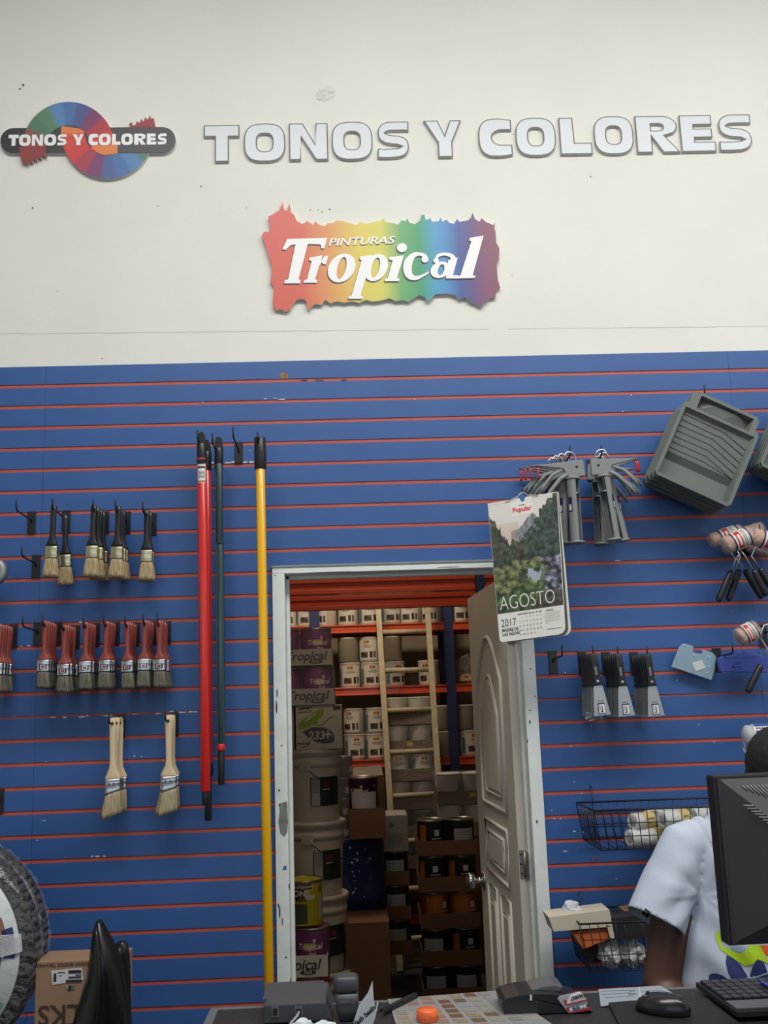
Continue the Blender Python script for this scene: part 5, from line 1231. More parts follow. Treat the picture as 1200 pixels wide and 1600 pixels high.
# left: stack of big buckets, office tape carton and trays of purple cans on top
YK = 1.92
bx = at(489, 1230, YK).x
def make_bucket():
    t = thing('plastic_bucket', 'x', 'bucket'); R0 = .148; H = .365
    MB().lathe([(R0*.87, 0), (R0*.88, .004), (R0*.965, H-.10), (R0*.97, H-.085), (R0*1.0, H-.084), (R0*1.0, H-.06), (R0*.975, H-.058), (R0*.98, H-.03), (R0*1.02, H-.029), (R0*1.02, H-.02)], 40, 0).build('bucket_body', mat('cream_bucket_plastic', (206, 194, 172), .45), t)
    MB().lathe([(R0*1.0, H-.022), (R0*1.05, H-.022), (R0*1.05, H), (R0*1.0, H+.004), (R0*.93, H+.004), (R0*.92, H-.006), (.001, H-.006)], 40, 0).build('bucket_lid', mat('cream_bucket_lid', (214, 202, 182), .4), t)
    m = MB(); r_ = R0*.935
    def pa(w_, hh, x, z, c, o): v, f = patch(w_, hh, 12); m.add(*wrap((v, f), R0*.945+ (z-.15)*.09, x/R0, z, o), 0, True, None, c)
    pa(.17, .145, .075, .155, (30, 44, 34), .0010); pa(.044, .14, .014, .155, (176, 170, 156), .0016)
    for k in range(9): pa(.036, .003, .014, .205-.009*k, (110, 104, 98), .0022)
    for k in range(2): pa(.038, .003, .014, (.217, .125)[k], (40, 36, 36), .0026)
    pa(.035, .028, .075, .19, (130, 44, 40), .0016); pa(.04, .008, .075, .165, (150, 160, 146), .0016); pa(.03, .04, .095, .105, (136, 130, 40), .0016)
    pa(.065, .045, -.04, .285, (200, 188, 166), .003); m.build('label', VC, t)
    a = [(-.045+.0, -R0*1.0-.003, .285), (.0, -R0*1.0-.006, .245), (.035, -R0-.004, .205), (.09, -R0*.88, .17)]
    h_ = MB(); h_.tube([(math.sin(x/R0)*(R0+.006), -math.cos(x/R0)*(R0+.006), z) for x, z in ((-.04, .282), (-.01, .255), (.03, .22), (.07, .19), (.12, .17), (.2, .18))], .002, 6); h_.build('wire_handle', mat('handle_wire', (90, 84, 78), .4, .6), t)
    return t
bkt = make_bucket(); zb_ = at(489, 1172, YK).z; first = True
for i in range(4):
    z = zb_-.3655*(i+1)
    dx_ = [0, .004, .012, .03][i]
    lb = 'cream plastic bucket with dark green label, %s in the stack behind the left jamb' % ['topmost', 'second', 'third', 'bottom'][i]
    if z < FZ-.05: continue
    if first: bkt.location = (bx+dx_, YK+.15, z); bkt['label'] = lb; bkt['group'] = 'stacked cream buckets'; first = False
    else: dup(bkt, (bx+dx_, YK+.15, max(z, FZ)), (0, 0, .02*i), lb, 'stacked cream buckets')
# white masking tape carton with green swoosh
sx0, sx1 = at(462, 1130, YK).x, at(534, 1130, YK).x; sz0, sz1 = zb_+.003, at(500, 1102, YK).z
t = thing('tape_carton', 'cream masking tape carton with green swoosh and grey oval reading 233+', 'carton', ((sx0+sx1)/2, YK, sz0)); W_ = sx1-sx0; H_ = sz1-sz0
MB().box(-W_/2, W_/2, 0, .30, 0, H_).build('carton_body', mat('cream_carton', (196, 186, 162), .75), t, bevel=.002)
def c2(x, y): return ((x-455)/485*W_, (595-y)/450*H_)
k = MB(); k.prism([c2(*q) for q in [(232, 165), (388, 160), (388, 214), (232, 218)]], -.001, 0); k.prism([c2(*q) for q in [(280, 412), (395, 366), (500, 372), (580, 405), (618, 460), (618, 510), (590, 536), (500, 540), (420, 520), (350, 480)]][::-1], -.001, 0, 1)
k.prism([c2(*q) for q in [(238, 340), (290, 280), (440, 195), (500, 175), (520, 210), (490, 260), (440, 300), (440, 340), (470, 352), (520, 310), (570, 265), (620, 262), (672, 285), (672, 295), (620, 272), (575, 280), (530, 325), (480, 362), (440, 355), (415, 335), (330, 370), (262, 392), (240, 380)]], -.0012, 0, 2)
k.prism([c2(*q) for q in [(305, 300), (350, 258), (420, 222), (436, 228), (390, 265), (325, 308)]], -.0016, 0, 3)
k.build('printed_shapes', [mat('carton_black', (38, 34, 34), .6), mat('carton_grey', (92, 84, 82), .6), mat('carton_green', (136, 158, 50), .6), MATS['cream_carton']], t)
k = MB(); q = c2(310, 190); k.add(*T2('Scotch', .030, .0012), 0, False, TR(q[0], -.0016, q[1])); q = c2(425, 458); k.add(*T2('233', .058, .0016, .2), 0, False, TR(q[0], -.0016, q[1])); k.build('pale_lettering', MATS['cream_carton'], t); k = MB(); q = c2(545, 455); k.add(*T2('+', .075, .0022, .1), 0, False, TR(q[0], -.0016, q[1])); k.build('plus_sign', MATS['cream_carton'], t)
k = MB(); q = c2(655, 178); k.add(*T2('3M', .030, .0018), 0, False, TR(q[0]-.004, -.0014, q[1])); q = c2(290, 533); k.add(*T2('HIGHLAND', .013, .0004, .2), 0, False, TR(q[0], -.0014, q[1])); k.tube([(c2(270, 568)[0], -.001, c2(270, 568)[1]), (c2(320, 562)[0], -.001, c2(320, 562)[1]), (c2(360, 520)[0], -.001, c2(360, 520)[1]), (c2(335, 518)[0], -.001, c2(335, 518)[1])], .0012, 6); k.build('dark_lettering', MATS['carton_black'], t)
t = carton((sx0-.155, YK+.02, sz0), .29, .28, H_*.97, mat('grey_pink_carton', (170, 152, 136), .8), 'greyish carton left of the masking tape carton, mostly behind the jamb', tape=False)
# trays of purple cans
tx0 = at(519, 1033, YK).x
for i in range(2):
    z = sz1+.003+.205*i; xm = tx0-.172-(.0 if i else -.006)
    tt = tray_box((xm, YK-.01, z), .345, .34, .085, KG, 'grey card tray of purple cans printed with the brand, %s on the tape carton' % ['lower', 'upper'][i], 'trays of purple cans', ('Tropical', .066))
    film_box(-.174, .174, -.005, .343, 0, .2, tt, film_mat('thin_store_film', .07, crinkle=25))
    for s_ in (-1, 1): can('purple', (xm+s_*.085, YK+.085, z+.005), '%s purple can in the %s grey tray' % ('left' if s_ < 0 else 'right', ['lower', 'upper'][i]), 'cans of the grey trays', .5*s_)
# front cans by the jamb
YF = 1.32; zy1 = at(475, 1378, YF).z; zp = at(485, 1452, YF).z; zr_ = at(485, 1527, YF).z
can('yellow', (at(474, 1400, YF).x, YF+.085, zy1-.19), 'yellow can with white sticker standing on the purple one by the left jamb', 'loose front cans', .25)
for s_, nm in ((0, 'right'), (-1, 'left')):
    can('purple', (at(485, 1470, YF).x+s_*.17, YF+.085, zp-.19), '%s purple can in the white tray under the yellow can' % nm, 'cans under the yellow can', .3)
    can('red', (at(485, 1530, YF).x+s_*.17, YF+.085, zr_-.19), '%s red can in the tray below the white tray' % nm, 'cans under the white tray', .3)
xm = at(512, 1500, YF).x-.172
tray_box((xm, YF-.006, zp-.198), .345, .345, .090, KW, 'white card tray reading Tropical PLUS around the purple cans by the jamb', 'white card trays by the jamb', ('Tropical', .064))
k = MB(); zbt = zr_-.198
tray_box((xm, YF-.006, zbt), .345, .345, .085, KW, 'white card tray under the red cans by the left jamb', 'white card trays by the jamb')
carton((xm, YF-.006, FZ), .345, .345, zbt-FZ-.002, KB_, 'brown carton at the bottom of the front can stack by the jamb', tape=False)
# bucket-side clutter: small wrapped tins
tin = None
# blue drum, open carton with a purple can, brown carton in front
YD = 2.72; xd = at(602, 1380, YD).x-.285; zd = at(560, 1309, YD-.2).z
dr = thing('steel_drum', 'dark blue steel drum with paint splashes below the open carton', 'drum', (xd, YD, FZ)); Hd = zd-FZ
DB = mat('drum_blue', (30, 48, 96), .4, var=.1, scale=10)
prof = [(.28, 0), (.285, .01), (.285, Hd*.33), (.293, Hd*.345), (.285, Hd*.36), (.285, Hd*.64), (.293, Hd*.655), (.285, Hd*.67), (.285, Hd-.02), (.29, Hd-.008), (.285, Hd), (.275, Hd), (.27, Hd-.015), (.001, Hd-.015)]
MB().lathe(prof, 48).build('drum_shell', DB, dr)
m = MB()
for k in range(34):
    a = R.uniform(-.15, .9) if k > 12 else R.uniform(.30, .42); z = R.uniform(Hd*.5, Hd-.03); s_ = R.uniform(.002, .006)
    v = [(s_*math.cos(q*PI/3), 0, s_*1.5*math.sin(q*PI/3)) for q in range(6)]; m.add(*wrap((v, [tuple(range(6))]), .286, a, z, .001))
m.build('paint_splash', CHIP, dr)
tx_ = at(536, 1240, 2.53).x
for i in range(4):
    z = zd+.002+.115*i; lb = 'small film-wrapped tin between the buckets and the open carton, %s of the pile' % ['lowest', 'second', 'third', 'topmost'][i]
    if tin is None:
        tin = thing('small_tin', lb, 'tin', (tx_, 2.53, z), (0, 0, 0), 'small tins beside the buckets')
        MB().lathe([(.052, 0), (.053, .003), (.053, .10), (.054, .108), (.048, .11), (.001, .108)], 24).build('body', mat('tin_grey', (120, 112, 108), .3, .5), tin)
        m = MB(); v, f = patch(.1, .03); m.add(*wrap((v, f), .053, .3, .075), 0, True, None, (110, 50, 52)); v, f = patch(.08, .035); m.add(*wrap((v, f), .053, .2, .035), 0, True, None, (180, 172, 170)); m.build('label', VC, tin)
        MB().lathe([(.056, -.002), (.058, .03), (.056, .06), (.058, .112)], 20, caps=False).build('shrink_film', WF, tin)
    else: dup(tin, (tx_+.006*(i % 2), 2.53, z), (0, 0, .4*i), lb)
YO = 2.42; xo = at(574, 1290, YO).x; wo = at(603, 1290, YO).x-at(545, 1290, YO).x; zo = zd+.002; hf = at(574, 1263, YO).z-zo; hb_ = at(574, 1212, YO+.2).z-zo
oc = thing('open_carton', 'open brown carton on the blue drum with a dark purple can in it', 'carton', (xo, YO, zo))
m = MB(); m.box(-wo/2, wo/2, 0, .003, 0, hf); m.box(-wo/2, wo/2, .2, .203, 0, hb_); m.box(wo/2-.003, wo/2, .003, .2, 0, hb_*.96); m.box(-wo/2, -wo/2+.003, .003, .2, 0, hf*1.2); m.box(-wo/2, wo/2, 0, .2, 0, .003); m.build('carton_body', KB_, oc)
m = MB(); m.add([(-wo/2, .2, hb_), (wo/2, .2, hb_), (wo/2-.01, .25, hb_+.055), (wo*.1, .25, hb_+.05), (0, .25, hb_+.06), (-wo*.1, .25, hb_+.05), (-wo/2+.01, .25, hb_+.045)], [(0, 1, 2, 3, 4, 5, 6)]); o = m.build('top_flap', mat('grey_flap', (156, 146, 136), .8), oc); q = o.modifiers.new('s', 'SOLIDIFY'); q.thickness = .003
cz = at(568, 1214, YO+.06).z-.19
can('darkpurple', (at(567, 1240, YO+.09).x, YO+.092, cz), 'dark purple can with white lower label standing in the open carton', 'single can in the open carton', 0)
m = MB(); v, f = patch(.16, .10, 12); wl = thing('paper_band', 'white paper band around the can in the open carton', 'paper', (at(567, 1240, YO+.09).x, YO+.092, cz)); m.add(*wrap((v, f), .083, .1, .06, .0022)); m.build('band', mat('paper_band', (188, 184, 182), .7), wl)
if cz > zo+.006:
    carton((xo-.02, YO+.008, zo+.004), .16, .17, cz-zo-.006, KB_, 'small brown box lifting the can inside the open carton', tape=False)
YC_ = 2.0; xc0, xc1 = at(553, 1500, YC_).x, at(610, 1500, YC_).x; zc1 = at(580, 1441, YC_).z
carton(((xc0+xc1)/2-.02, YC_, FZ), xc1-xc0+.04, .3, zc1-FZ, KB_, 'tall brown carton in front of the blue drum', tape=False)

# ------------------------------------------------------------------ left foreground: cabinet, carton, wrapped ring packs, black shells
cab = thing('low_cabinet', 'low dark cabinet against the blue wall under the carton, mostly out of view', 'cabinet', (-.35, -.62, FZ))
m = MB(); m.box(0, 1.0, 0, .58, .06, .70-.0); m.build('cabinet_body', mat('dark_cabinet', (40, 38, 42), .5), cab, bevel=.003)
MB().box(-.01, 1.01, -.01, .59, .70, .72).build('cabinet_top', mat('dark_cabinet_top', (52, 50, 54), .45), cab, bevel=.002)
MB().box(.02, .98, .02, .56, 0, .06).build('plinth', BLACKR, cab)
for x in (.02, .51): MB().box(x, x+.47, -.016, 0, .08, .68).build('cabinet_door', MATS['dark_cabinet'], cab, bevel=.002)
for x in (.45, .53): MB().tube([(x, -.03, .5), (x, -.03, .6)], .004, 8).build('handle', STEEL, cab)
CTZ = FZ+.72+.001
a, b = at(56, 1503, -.50), at(192, 1498, -.5); cx_, cw = (a.x+b.x)/2, b.x-a.x; ch = a.z-CTZ
ct = thing('cardboard_box', 'brown cardboard box with upside-down dark lettering and a white shipping label', 'box', (cx_, -.50, CTZ))
MB().box(-cw/2, cw/2, 0, .12, 0, ch).build('box_body', mat('box_brown', (146, 116, 92), .8, var=.05, scale=7), ct, bevel=.002)
def cq(px, py): q = at(px, py, -.501); return q.x-cx_, q.z-CTZ
def ctext(txt, px, py, size, m_, bold=.0008, parent=ct, name='printed_text'):
    q = cq(px, py); k = MB(); k.add(*T2(txt, size, bold), 0, False, TR(q[0], -.0012, q[1]) @ RY(PI)); return k.build(name, m_, parent)
BT_ = mat('box_ink', (66, 46, 44), .7)
ctext('BULKS', 118, 1583, .070, BT_, .0010); ctext('in the JARDINO BODOS TECHNOLOGY', 102, 1507, .0125, BT_, .0002)
k = MB(); q0 = cq(68, 1601); k.box(q0[0], cw/2-.004, -.0012, 0, .0, max(.004, q0[1])); k.build('printed_band', BT_, ct)
lb = MB(); P4 = [cq(80, 1517), cq(128, 1512), cq(130, 1531), cq(82, 1539)]; lb.prism(P4, -.0016, -.0004); lb.build('shipping_label', mat('ship_label', (200, 202, 204), .5), ct)
k = MB()
def qb(x0, y0, x1, y1, mi=0):
    p = cq(x0, y0); r_ = cq(x1, y1); k.box(min(p[0], r_[0]), max(p[0], r_[0]), -.0022, -.0014, min(p[1], r_[1]), max(p[1], r_[1]), mi)
qb(107, 1516, 127, 1520.5); qb(118, 1522.5, 127, 1524); qb(107, 1526, 127, 1528); qb(103, 1531, 128, 1534); qb(84, 1521, 88, 1534); qb(90, 1519, 102, 1520); qb(92, 1524, 97, 1525)
k.build('label_print', mat('label_ink', (40, 38, 44), .6), ct)
k = MB(); qb(104, 1540, 107, 1545, 1); qb(107, 1540, 111, 1547, 0); qb(111, 1540, 116, 1546, 2); k.build('colour_mark', [BLACKR, mat('mark_pale', (150, 154, 150), .6), mat('mark_green', (60, 110, 84), .6)], ct)
# film-wrapped ring packs
RBK = mat('wrapped_black_ring', (26, 27, 30), .22, bump=.7, bscale=38)
BF = film_mat('big_film', .10, crinkle=55, strength=1.6)
def ringpack(px, py, Y, rad, th, label, disc):
    c = at(px, py, Y); t = thing('wrapped_ring_pack', label, 'package', c, (0, 0, math.radians(-6))); t['group'] = 'film-wrapped ring packs at the left edge'
    prof = [(rad*.60, 0), (rad*.82, -.006), (rad*.93, -.002), (rad, .02), (rad, th-.02), (rad*.93, th), (rad*.6, th), (rad*.6, 0)]
    MB().lathe([(r_, -z) for r_, z in prof][::-1], 96, 0, RX(PI/2), caps=False).build('ring', RBK, t)
    n = 140; f = MB(); vs = []; fs = []; pr = [(rad*.55, -.010), (rad*.86, -.014), (rad*1.0, -.004), (rad*1.008, th*.4), (rad*1.005, th*.9), (rad*.9, th+.006)]
    for k_, (r_, z) in enumerate(pr):
        for i in range(n):
            g = 2*PI*i/n; q = 1+.018*noise.noise(Vector((g*9, k_*.7, 1)))+.012*math.sin(g*60+k_*1.3+3*noise.noise(Vector((g*4, 0, 0)))); vs.append((r_*q*math.cos(g), z+.006*noise.noise(Vector((g*14, k_, 5))), r_*q*math.sin(g)))
    for k_ in range(len(pr)-1):
        for i in range(n): j = (i+1) % n; fs.append((k_*n+i, k_*n+j, (k_+1)*n+j, (k_+1)*n+i))
    f.add(vs, fs, 0, False); f.build('stretch_film', BF, t)
    if disc:
        MB().lathe([(.001, 0), (rad*.89, 0), (rad*.89, .006), (.001, .006)], 72, 0, TR(0, -.008, 0) @ RX(PI/2)).build('card_disc', mat('card_disc_white', (196, 204, 206), .35), t)
        k2 = MB(); rr = rad*.89
        def sect(a0, a1, r0, r1, c_): k2.add([(r_*math.cos(math.radians(g)), -.0155, r_*math.sin(math.radians(g))) for r_, g in [(r0, a0+(a1-a0)*i/8) for i in range(9)]+[(r1, a1+(a0-a1)*i/8) for i in range(9)]], [tuple(range(17, -1, -1))], 0, False, None, c_)
        sect(6, 24, rr*.60, rr*.88, (150, 110, 96)); sect(-14, 8, rr*.5, rr*.82, (96, 84, 100)); sect(-2, 16, rr*.84, rr*.96, (56, 62, 120)); sect(-40, -16, rr*.5, rr*.80, (70, 56, 76)); sect(22, 36, rr*.66, rr*.84, (176, 120, 96)); sect(-40, -28, rr*.88, rr*.98, (90, 140, 110))
        k2.build('printed_picture', VC, t)
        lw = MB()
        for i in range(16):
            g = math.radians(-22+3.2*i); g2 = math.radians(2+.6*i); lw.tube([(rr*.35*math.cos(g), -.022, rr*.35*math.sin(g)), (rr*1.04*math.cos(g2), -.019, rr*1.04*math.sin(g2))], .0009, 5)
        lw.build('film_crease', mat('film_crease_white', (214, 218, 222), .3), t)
    return t
zc = CTZ
c = at(-91, 1475, -.40); ringpack(-91, 1475, -.40, min(.285, c.z-CTZ-.004), .07, 'rear black ring pack wrapped in crinkled film, leaning on the blue wall at left', False)
c = at(-118, 1492, -.50); ringpack(-116, 1492, -.50, min(.298, c.z-CTZ-.004), .07, 'front film-wrapped ring pack with white printed disc, cut off by the left edge', True)
# glossy black pointed shells in front of the carton
SHM = mat('black_glossy_shell', (17, 17, 20), .25)
def shell_(px_l, Y, label, bul):
    # rows: (py, left px, right px)
    c = at(160, 1560, Y); t = thing('plastic_shell', label, 'plastic shell', (c.x, Y, CTZ)); rings = []
    for py, xl_, xr_ in px_l:
        a, b = at(xl_, py, Y), at(xr_, py, Y); o = []
        for i in range(13):
            u = i/12; x = a.x+(b.x-a.x)*u; o.append((x-c.x, -bul*math.sin(PI*u)*min(1, (b.x-a.x)*12), a.z+(b.z-a.z)*u-CTZ))
        for i in range(12, -1, -1):
            u = i/12; x = a.x+(b.x-a.x)*u; o.append((x-c.x, .004-bul*.8*math.sin(PI*u)*min(1, (b.x-a.x)*12), a.z+(b.z-a.z)*u-CTZ))
        rings.append(o)
    ez = rings[-1][0][2]
    rings.append([(x, y, 0.001) for x, y, z in rings[-1]])
    MB().loft(rings).build('shell_body', SHM, t)
    rb = MB(); rb.tube([( (p[0]+q[0])/2, p[1]-bul*.5, p[2]) for p, q in [(r_[6], r_[7]) for r_ in rings[1:]]], .004, 8); rb.build('raised_rib', SHM, t)
    return t
shell_([(1437, 153, 158), (1442, 149, 162), (1455, 145, 169), (1475, 142, 180), (1500, 139, 190), (1530, 134, 196), (1565, 124, 200), (1600, 113, 202), (1640, 100, 204)], -.60, 'tall black glossy pointed shell in front of the cardboard box', .05)
shell_([(1470, 188, 194), (1474, 182, 199), (1490, 176, 202), (1530, 170, 204), (1580, 166, 205), (1640, 160, 206)], -.50, 'shorter black shell peeking out behind the tall pointed one', .03)

# ------------------------------------------------------------------ counter
CZ = 1.006; CX0 = .757
GRAN = mat('dark_granite_top', (40, 38, 42), .5, var=.5, scale=120)
cn = thing('shop_counter', 'dark-topped shop counter with grey edging along the bottom of the view', 'counter', (CX0, -1.25, FZ))
MB().box(.0, 2.7, -.72, .0, CZ-FZ-.04, CZ-FZ-.001).build('counter_top', GRAN, cn)
TRM = mat('grey_edging', (112, 112, 116), .45, .3)
MB().box(-.003, .014, -.72, .003, CZ-FZ-.042, CZ-FZ).build('edge_trim', TRM, cn, bevel=.001); MB().box(.014, 2.7, -.010, .003, CZ-FZ-.042, CZ-FZ).build('edge_trim', TRM, cn, bevel=.001)
MB().box(.02, 2.68, -.70, -.66, .1, CZ-FZ-.04).build('front_panel', mat('counter_front', (150, 150, 152), .5), cn); MB().box(.02, .05, -.66, -.05, .1, CZ-FZ-.04).build('side_panel', MATS['counter_front'], cn); MB().box(.04, 2.66, -.64, -.08, 0, .1).build('plinth', BLACKR, cn)
T_ = CZ+.0012
def on(px, py, dz=0): return onz(px, py, CZ+dz)
# desk phone, back to the customer
PH = mat('phone_charcoal', (62, 64, 70), .45)
ya_ = -1.372; p0, p1 = at(411, 1600, ya_), at(520, 1600, ya_)
ph = thing('desk_phone', 'charcoal desk phone seen from behind, handset upright at its right', 'phone', (p0.x, ya_, T_))
zt = at(460, 1568, ya_).z-T_; zt3 = at(460, 1549, ya_+.08).z-T_; pw = p1.x-p0.x
MB().prism([(0, 0), (0, zt*.9), (.004, zt), (pw-.012, zt), (pw, 0)], 0, .14).build('phone_base', PH, ph, bevel=.003)
MB().prism([(-.004, zt), (-.004, zt3), (pw-.02, zt3), (pw-.02, zt)], .035, .15).build('raised_back', PH, ph, bevel=.004)
hx0, hx1 = at(521, 1560, ya_).x-p0.x, at(561, 1560, ya_).x-p0.x; hz1 = at(540, 1527, ya_).z-T_; hz0 = at(540, 1552, ya_).z-T_
MB().loft([ring_(z, (hx1-hx0)/2*k, .022*k, (hx0+hx1)/2, .02, 20, 4) for z, k in ((hz0, .92), (hz0+.004, 1), (hz1-.008, 1), (hz1-.002, .9), (hz1, .7))]).build('handset_end', PH, ph)
MB().loft([ring_(z, (hx1-hx0)/2*k, .024, (hx0+hx1)/2+.001, .022, 20, 5) for z, k in ((0, .6), (hz0*.35, .85), (hz0*.6, .93), (hz0-.002, .93))]).build('handset_cradle', PH, ph)
MB().box((hx0+hx1)/2-.012, (hx0+hx1)/2+.010, -.003, .0, hz0*.62, hz0*.85).build('clip_plate', mat('phone_grey_clip', (84, 86, 92), .4), ph, bevel=.001)
for px, nm in ((430, 'socket'), (467, 'socket')):
    q = at(px, 1580, ya_).x-p0.x; zz = at(px, 1580, ya_).z-T_
    k = MB(); k.box(q-.007, q+.007, -.0015, .0, zz-.010, zz+.009, 0); k.box(q-.0045, q+.0045, -.002, -.001, zz-.007, zz+.005, 1); k.build(nm, [mat('socket_rim', (94, 94, 96), .5), BLACKR], ph)
qx = at(467, 1580, ya_); cb = MB(); cb.tube([(qx.x-p0.x, -.002, qx.z-T_-.001), (qx.x-p0.x-.002, -.014, qx.z-T_-.004), (qx.x-p0.x-.012, -.03, .010), (qx.x-p0.x-.022, -.06, .003), (qx.x-p0.x-.05, -.12, .003)], .0025, 8); cb.build('phone_line', mat('grey_cable', (150, 150, 156), .5), ph)
k = MB()
for px, py in ((450, 1560), (463, 1563), (470, 1558), (432, 1552), (490, 1553), (545, 1532), (532, 1549), (558, 1552), (488, 1552)):
    q = at(px, py, ya_-.002); 
    k.ball((q.x-p0.x, .0 if py > 1567 else .03, q.z-T_), .0012, 6) if py > 1567 else None
if k.v: k.build('dust_speck', CHIP, ph)
e0, e1 = on(598, 1582, .006), on(650, 1556, .006); hc = MB(); pts = []
for i in range(180):
    u = i/179; p = e0.lerp(e1, u); g = u*2*PI*17; d = (e1-e0).normalized(); s_ = Vector((-d.y, d.x, 0)); pts.append(p+s_*.0055*math.cos(g)+Vector((0, 0, .0055*math.sin(g)+.001))-ph.location)
hc.tube(pts, .0016, 6)
hp = [(hx1-.01, .02, .006), ((e0.x-p0.x)*.6+hx1*.4, (e0.y-ya_)*.4+.01, .006), tuple(pts[0])]; hc.tube(hp, .0018, 6); hc.build('coiled_cord', BLACKR, ph)
# papers leaning at the phone
PAP = mat('white_paper', (206, 214, 220), .6)
def paper(name, label, pts, Y, txt=None, m_=PAP, th=.0008):
    w3 = [at(x, y, Y) for x, y in pts]; mn = min(p.z for p in w3); c = Vector((w3[0].x, Y, max(T_, mn))); t = thing(name, label, 'paper', c)
    n = len(w3); vs = [(p.x-c.x, .02*(p.z-mn)*8*(.5+.5*math.sin(i*1.7))*.1-.25*(p.z-mn)*.3, max(0, p.z-c.z)) for i, p in enumerate(w3)]
    o = MB().add(vs, [tuple(range(n-1, -1, -1))]).build('sheet', m_, t); q = o.modifiers.new('s', 'SOLIDIFY'); q.thickness = th
    if txt:
        a = at(*txt[1], Y)-c; k = MB(); k.add(*T2(txt[0], .012, .0006, .1), 0, False, TR(a.x, -.012, a.z) @ RY(-math.radians(38))); k.build('print', BLACKR, t)
    return t
paper('paper_sheet', 'upright creased white paper with black print right of the phone handset', [(582, 1531), (584, 1562), (588, 1580), (583, 1603), (551, 1603), (561, 1570), (575, 1550)], -1.40, ('Wash basin pl', (571, 1583)))
paper('paper_sheet', 'narrow curled white paper edge just right of the creased sheet', [(590, 1562), (592, 1566), (586, 1590), (582, 1604), (586, 1580)], -1.41)
lump('crumpled_tissue', 'crumpled white tissue below the phone socket, at the bottom edge', 'tissue', 473, 1603, -1.42, .014, PAPW, (1.1, .8, .8), 4, .5, 3); lump('crumpled_tissue', 'second crumpled white tissue, right of the first under the phone', 'tissue', 508, 1605, -1.42, .016, PAPW, (1.4, .8, .6), 9, .5, 3)
# colour sample chart under clear sheet
ch_ = thing('colour_chart', 'laminated paint colour chart with rows of beige and brown tiles on the counter', 'colour chart', (1.2, -1.35, T_))
c4_ = [on(606, 1563), on(786, 1549), on(868, 1606), on(622, 1612)]
def cb4(u, v, dz=0): p = c4_[0]*(1-u)*(1-v)+c4_[1]*u*(1-v)+c4_[2]*u*v+c4_[3]*(1-u)*v; return Vector((p.x-1.2, p.y+1.35, dz))
k = MB(); q = [cb4(*a) for a in ((0, 0), (1, 0), (1, 1), (0, 1))]; k.add(q+[p+Vector((0, 0, .0012)) for p in q], [(0, 1, 2, 3), (4, 7, 6, 5), (0, 4, 5, 1), (1, 5, 6, 2), (2, 6, 7, 3), (3, 7, 4, 0)]); k.build('chart_sheet', mat('chart_grey', (150, 150, 153), .25, coat=.5), ch_)
cols = [(128, 128, 116), (134, 138, 144), (140, 112, 100), (136, 126, 96), (104, 88, 72), (140, 138, 126), (132, 132, 132), (146, 143, 136)]
k = MB(); NR, NC_ = 7, 8
for r_ in range(NR):
    for q_ in range(NC_):
        u0, u1, v0, v1 = (q_+.14)/NC_, (q_+.88)/NC_, (r_+.14)/NR, (r_+.86)/NR
        base = cols[q_] if R.random() < .5 else R.choice(cols); base = (106, 80, 66) if (q_ == 3 and 1 <= r_ <= 4) or (q_ == 5 and r_ == 0) else base
        k.add([cb4(u, v, .0016) for u, v in ((u0, v0), (u1, v0), (u1, v1), (u0, v1))], [(0, 3, 2, 1)], 0, False, None, base)
k.build('colour_tiles', vcmat('chart_print', .3), ch_)
p = on(668, 1597); oc_ = thing('bottle_cap', 'orange ridged bottle cap standing on the colour chart', 'cap', (p.x, p.y, T_+.002)); r_ = .0195
MB().lathe([(r_, 0), (r_*1.02, .002), (r_, .016), (r_*.93, .0195), (.001, .0195)], 36).build('cap_body', mat('orange_cap', (226, 104, 52), .4), oc_)
k = MB()
for i in range(30): g = 2*PI*i/30; k.tube([(r_*1.01*math.cos(g), r_*1.01*math.sin(g), .003), (r_*math.cos(g), r_*math.sin(g), .015)], .0007, 5)
k.build('ridges', MATS['orange_cap'], oc_)
# card payment terminal
yt = -1.385; p0 = at(856, 1600, yt); tm_ = thing('card_terminal', 'black card payment terminal with a red and white sticker on its sloped end', 'card terminal', (p0.x, yt, T_))
def tq(px, py, Y=yt): q = at(px, py, Y); return (q.x-p0.x, max(0.0, q.z-T_))
MB().prism([tq(*q) for q in [(784, 1566), (790, 1560), (812, 1554), (832, 1552), (866, 1552), (880, 1556), (905, 1562), (925, 1586), (930, 1604), (806, 1604), (798, 1588), (788, 1586)]], 0, .085).build('terminal_body', mat('terminal_black', (30, 29, 33), .35), tm_, bevel=.005)
MB().prism([tq(*q) for q in [(832, 1553), (850, 1545), (870, 1543), (884, 1546), (880, 1556)]], .02, .085).build('paper_cover', mat('terminal_grey', (86, 86, 90), .35), tm_, bevel=.003)
MB().prism([tq(*q) for q in [(871, 1560), (874, 1556), (906, 1549), (911, 1553), (922, 1576), (888, 1584)]], -.003, -.0005).build('sticker', mat('sticker_silver', (172, 170, 178), .4), tm_)
MB().prism([tq(*q) for q in [(887, 1563), (890, 1555), (906, 1549), (916, 1561), (900, 1566), (884, 1568)]], -.005, -.002).build('white_tab', mat('tab_white', (214, 212, 216), .4), tm_, bevel=.001)
k = MB(); k.prism([tq(*q) for q in [(888, 1581), (922, 1573), (923, 1577), (888, 1585)]], -.0045, -.002); k.prism([tq(*q) for q in [(880, 1562), (884, 1561), (886, 1568), (883, 1569)]], -.0045, -.002); k.prism([tq(*q) for q in [(886, 1567), (915, 1560), (915, 1562), (886, 1569)]], -.0055, -.002); k.prism([tq(*q) for q in [(884, 1574), (888, 1573), (889, 1578), (886, 1579)]], -.0045, -.002); k.build('red_stripe', mat('sticker_crimson', (176, 44, 60), .4), tm_)
k = MB()
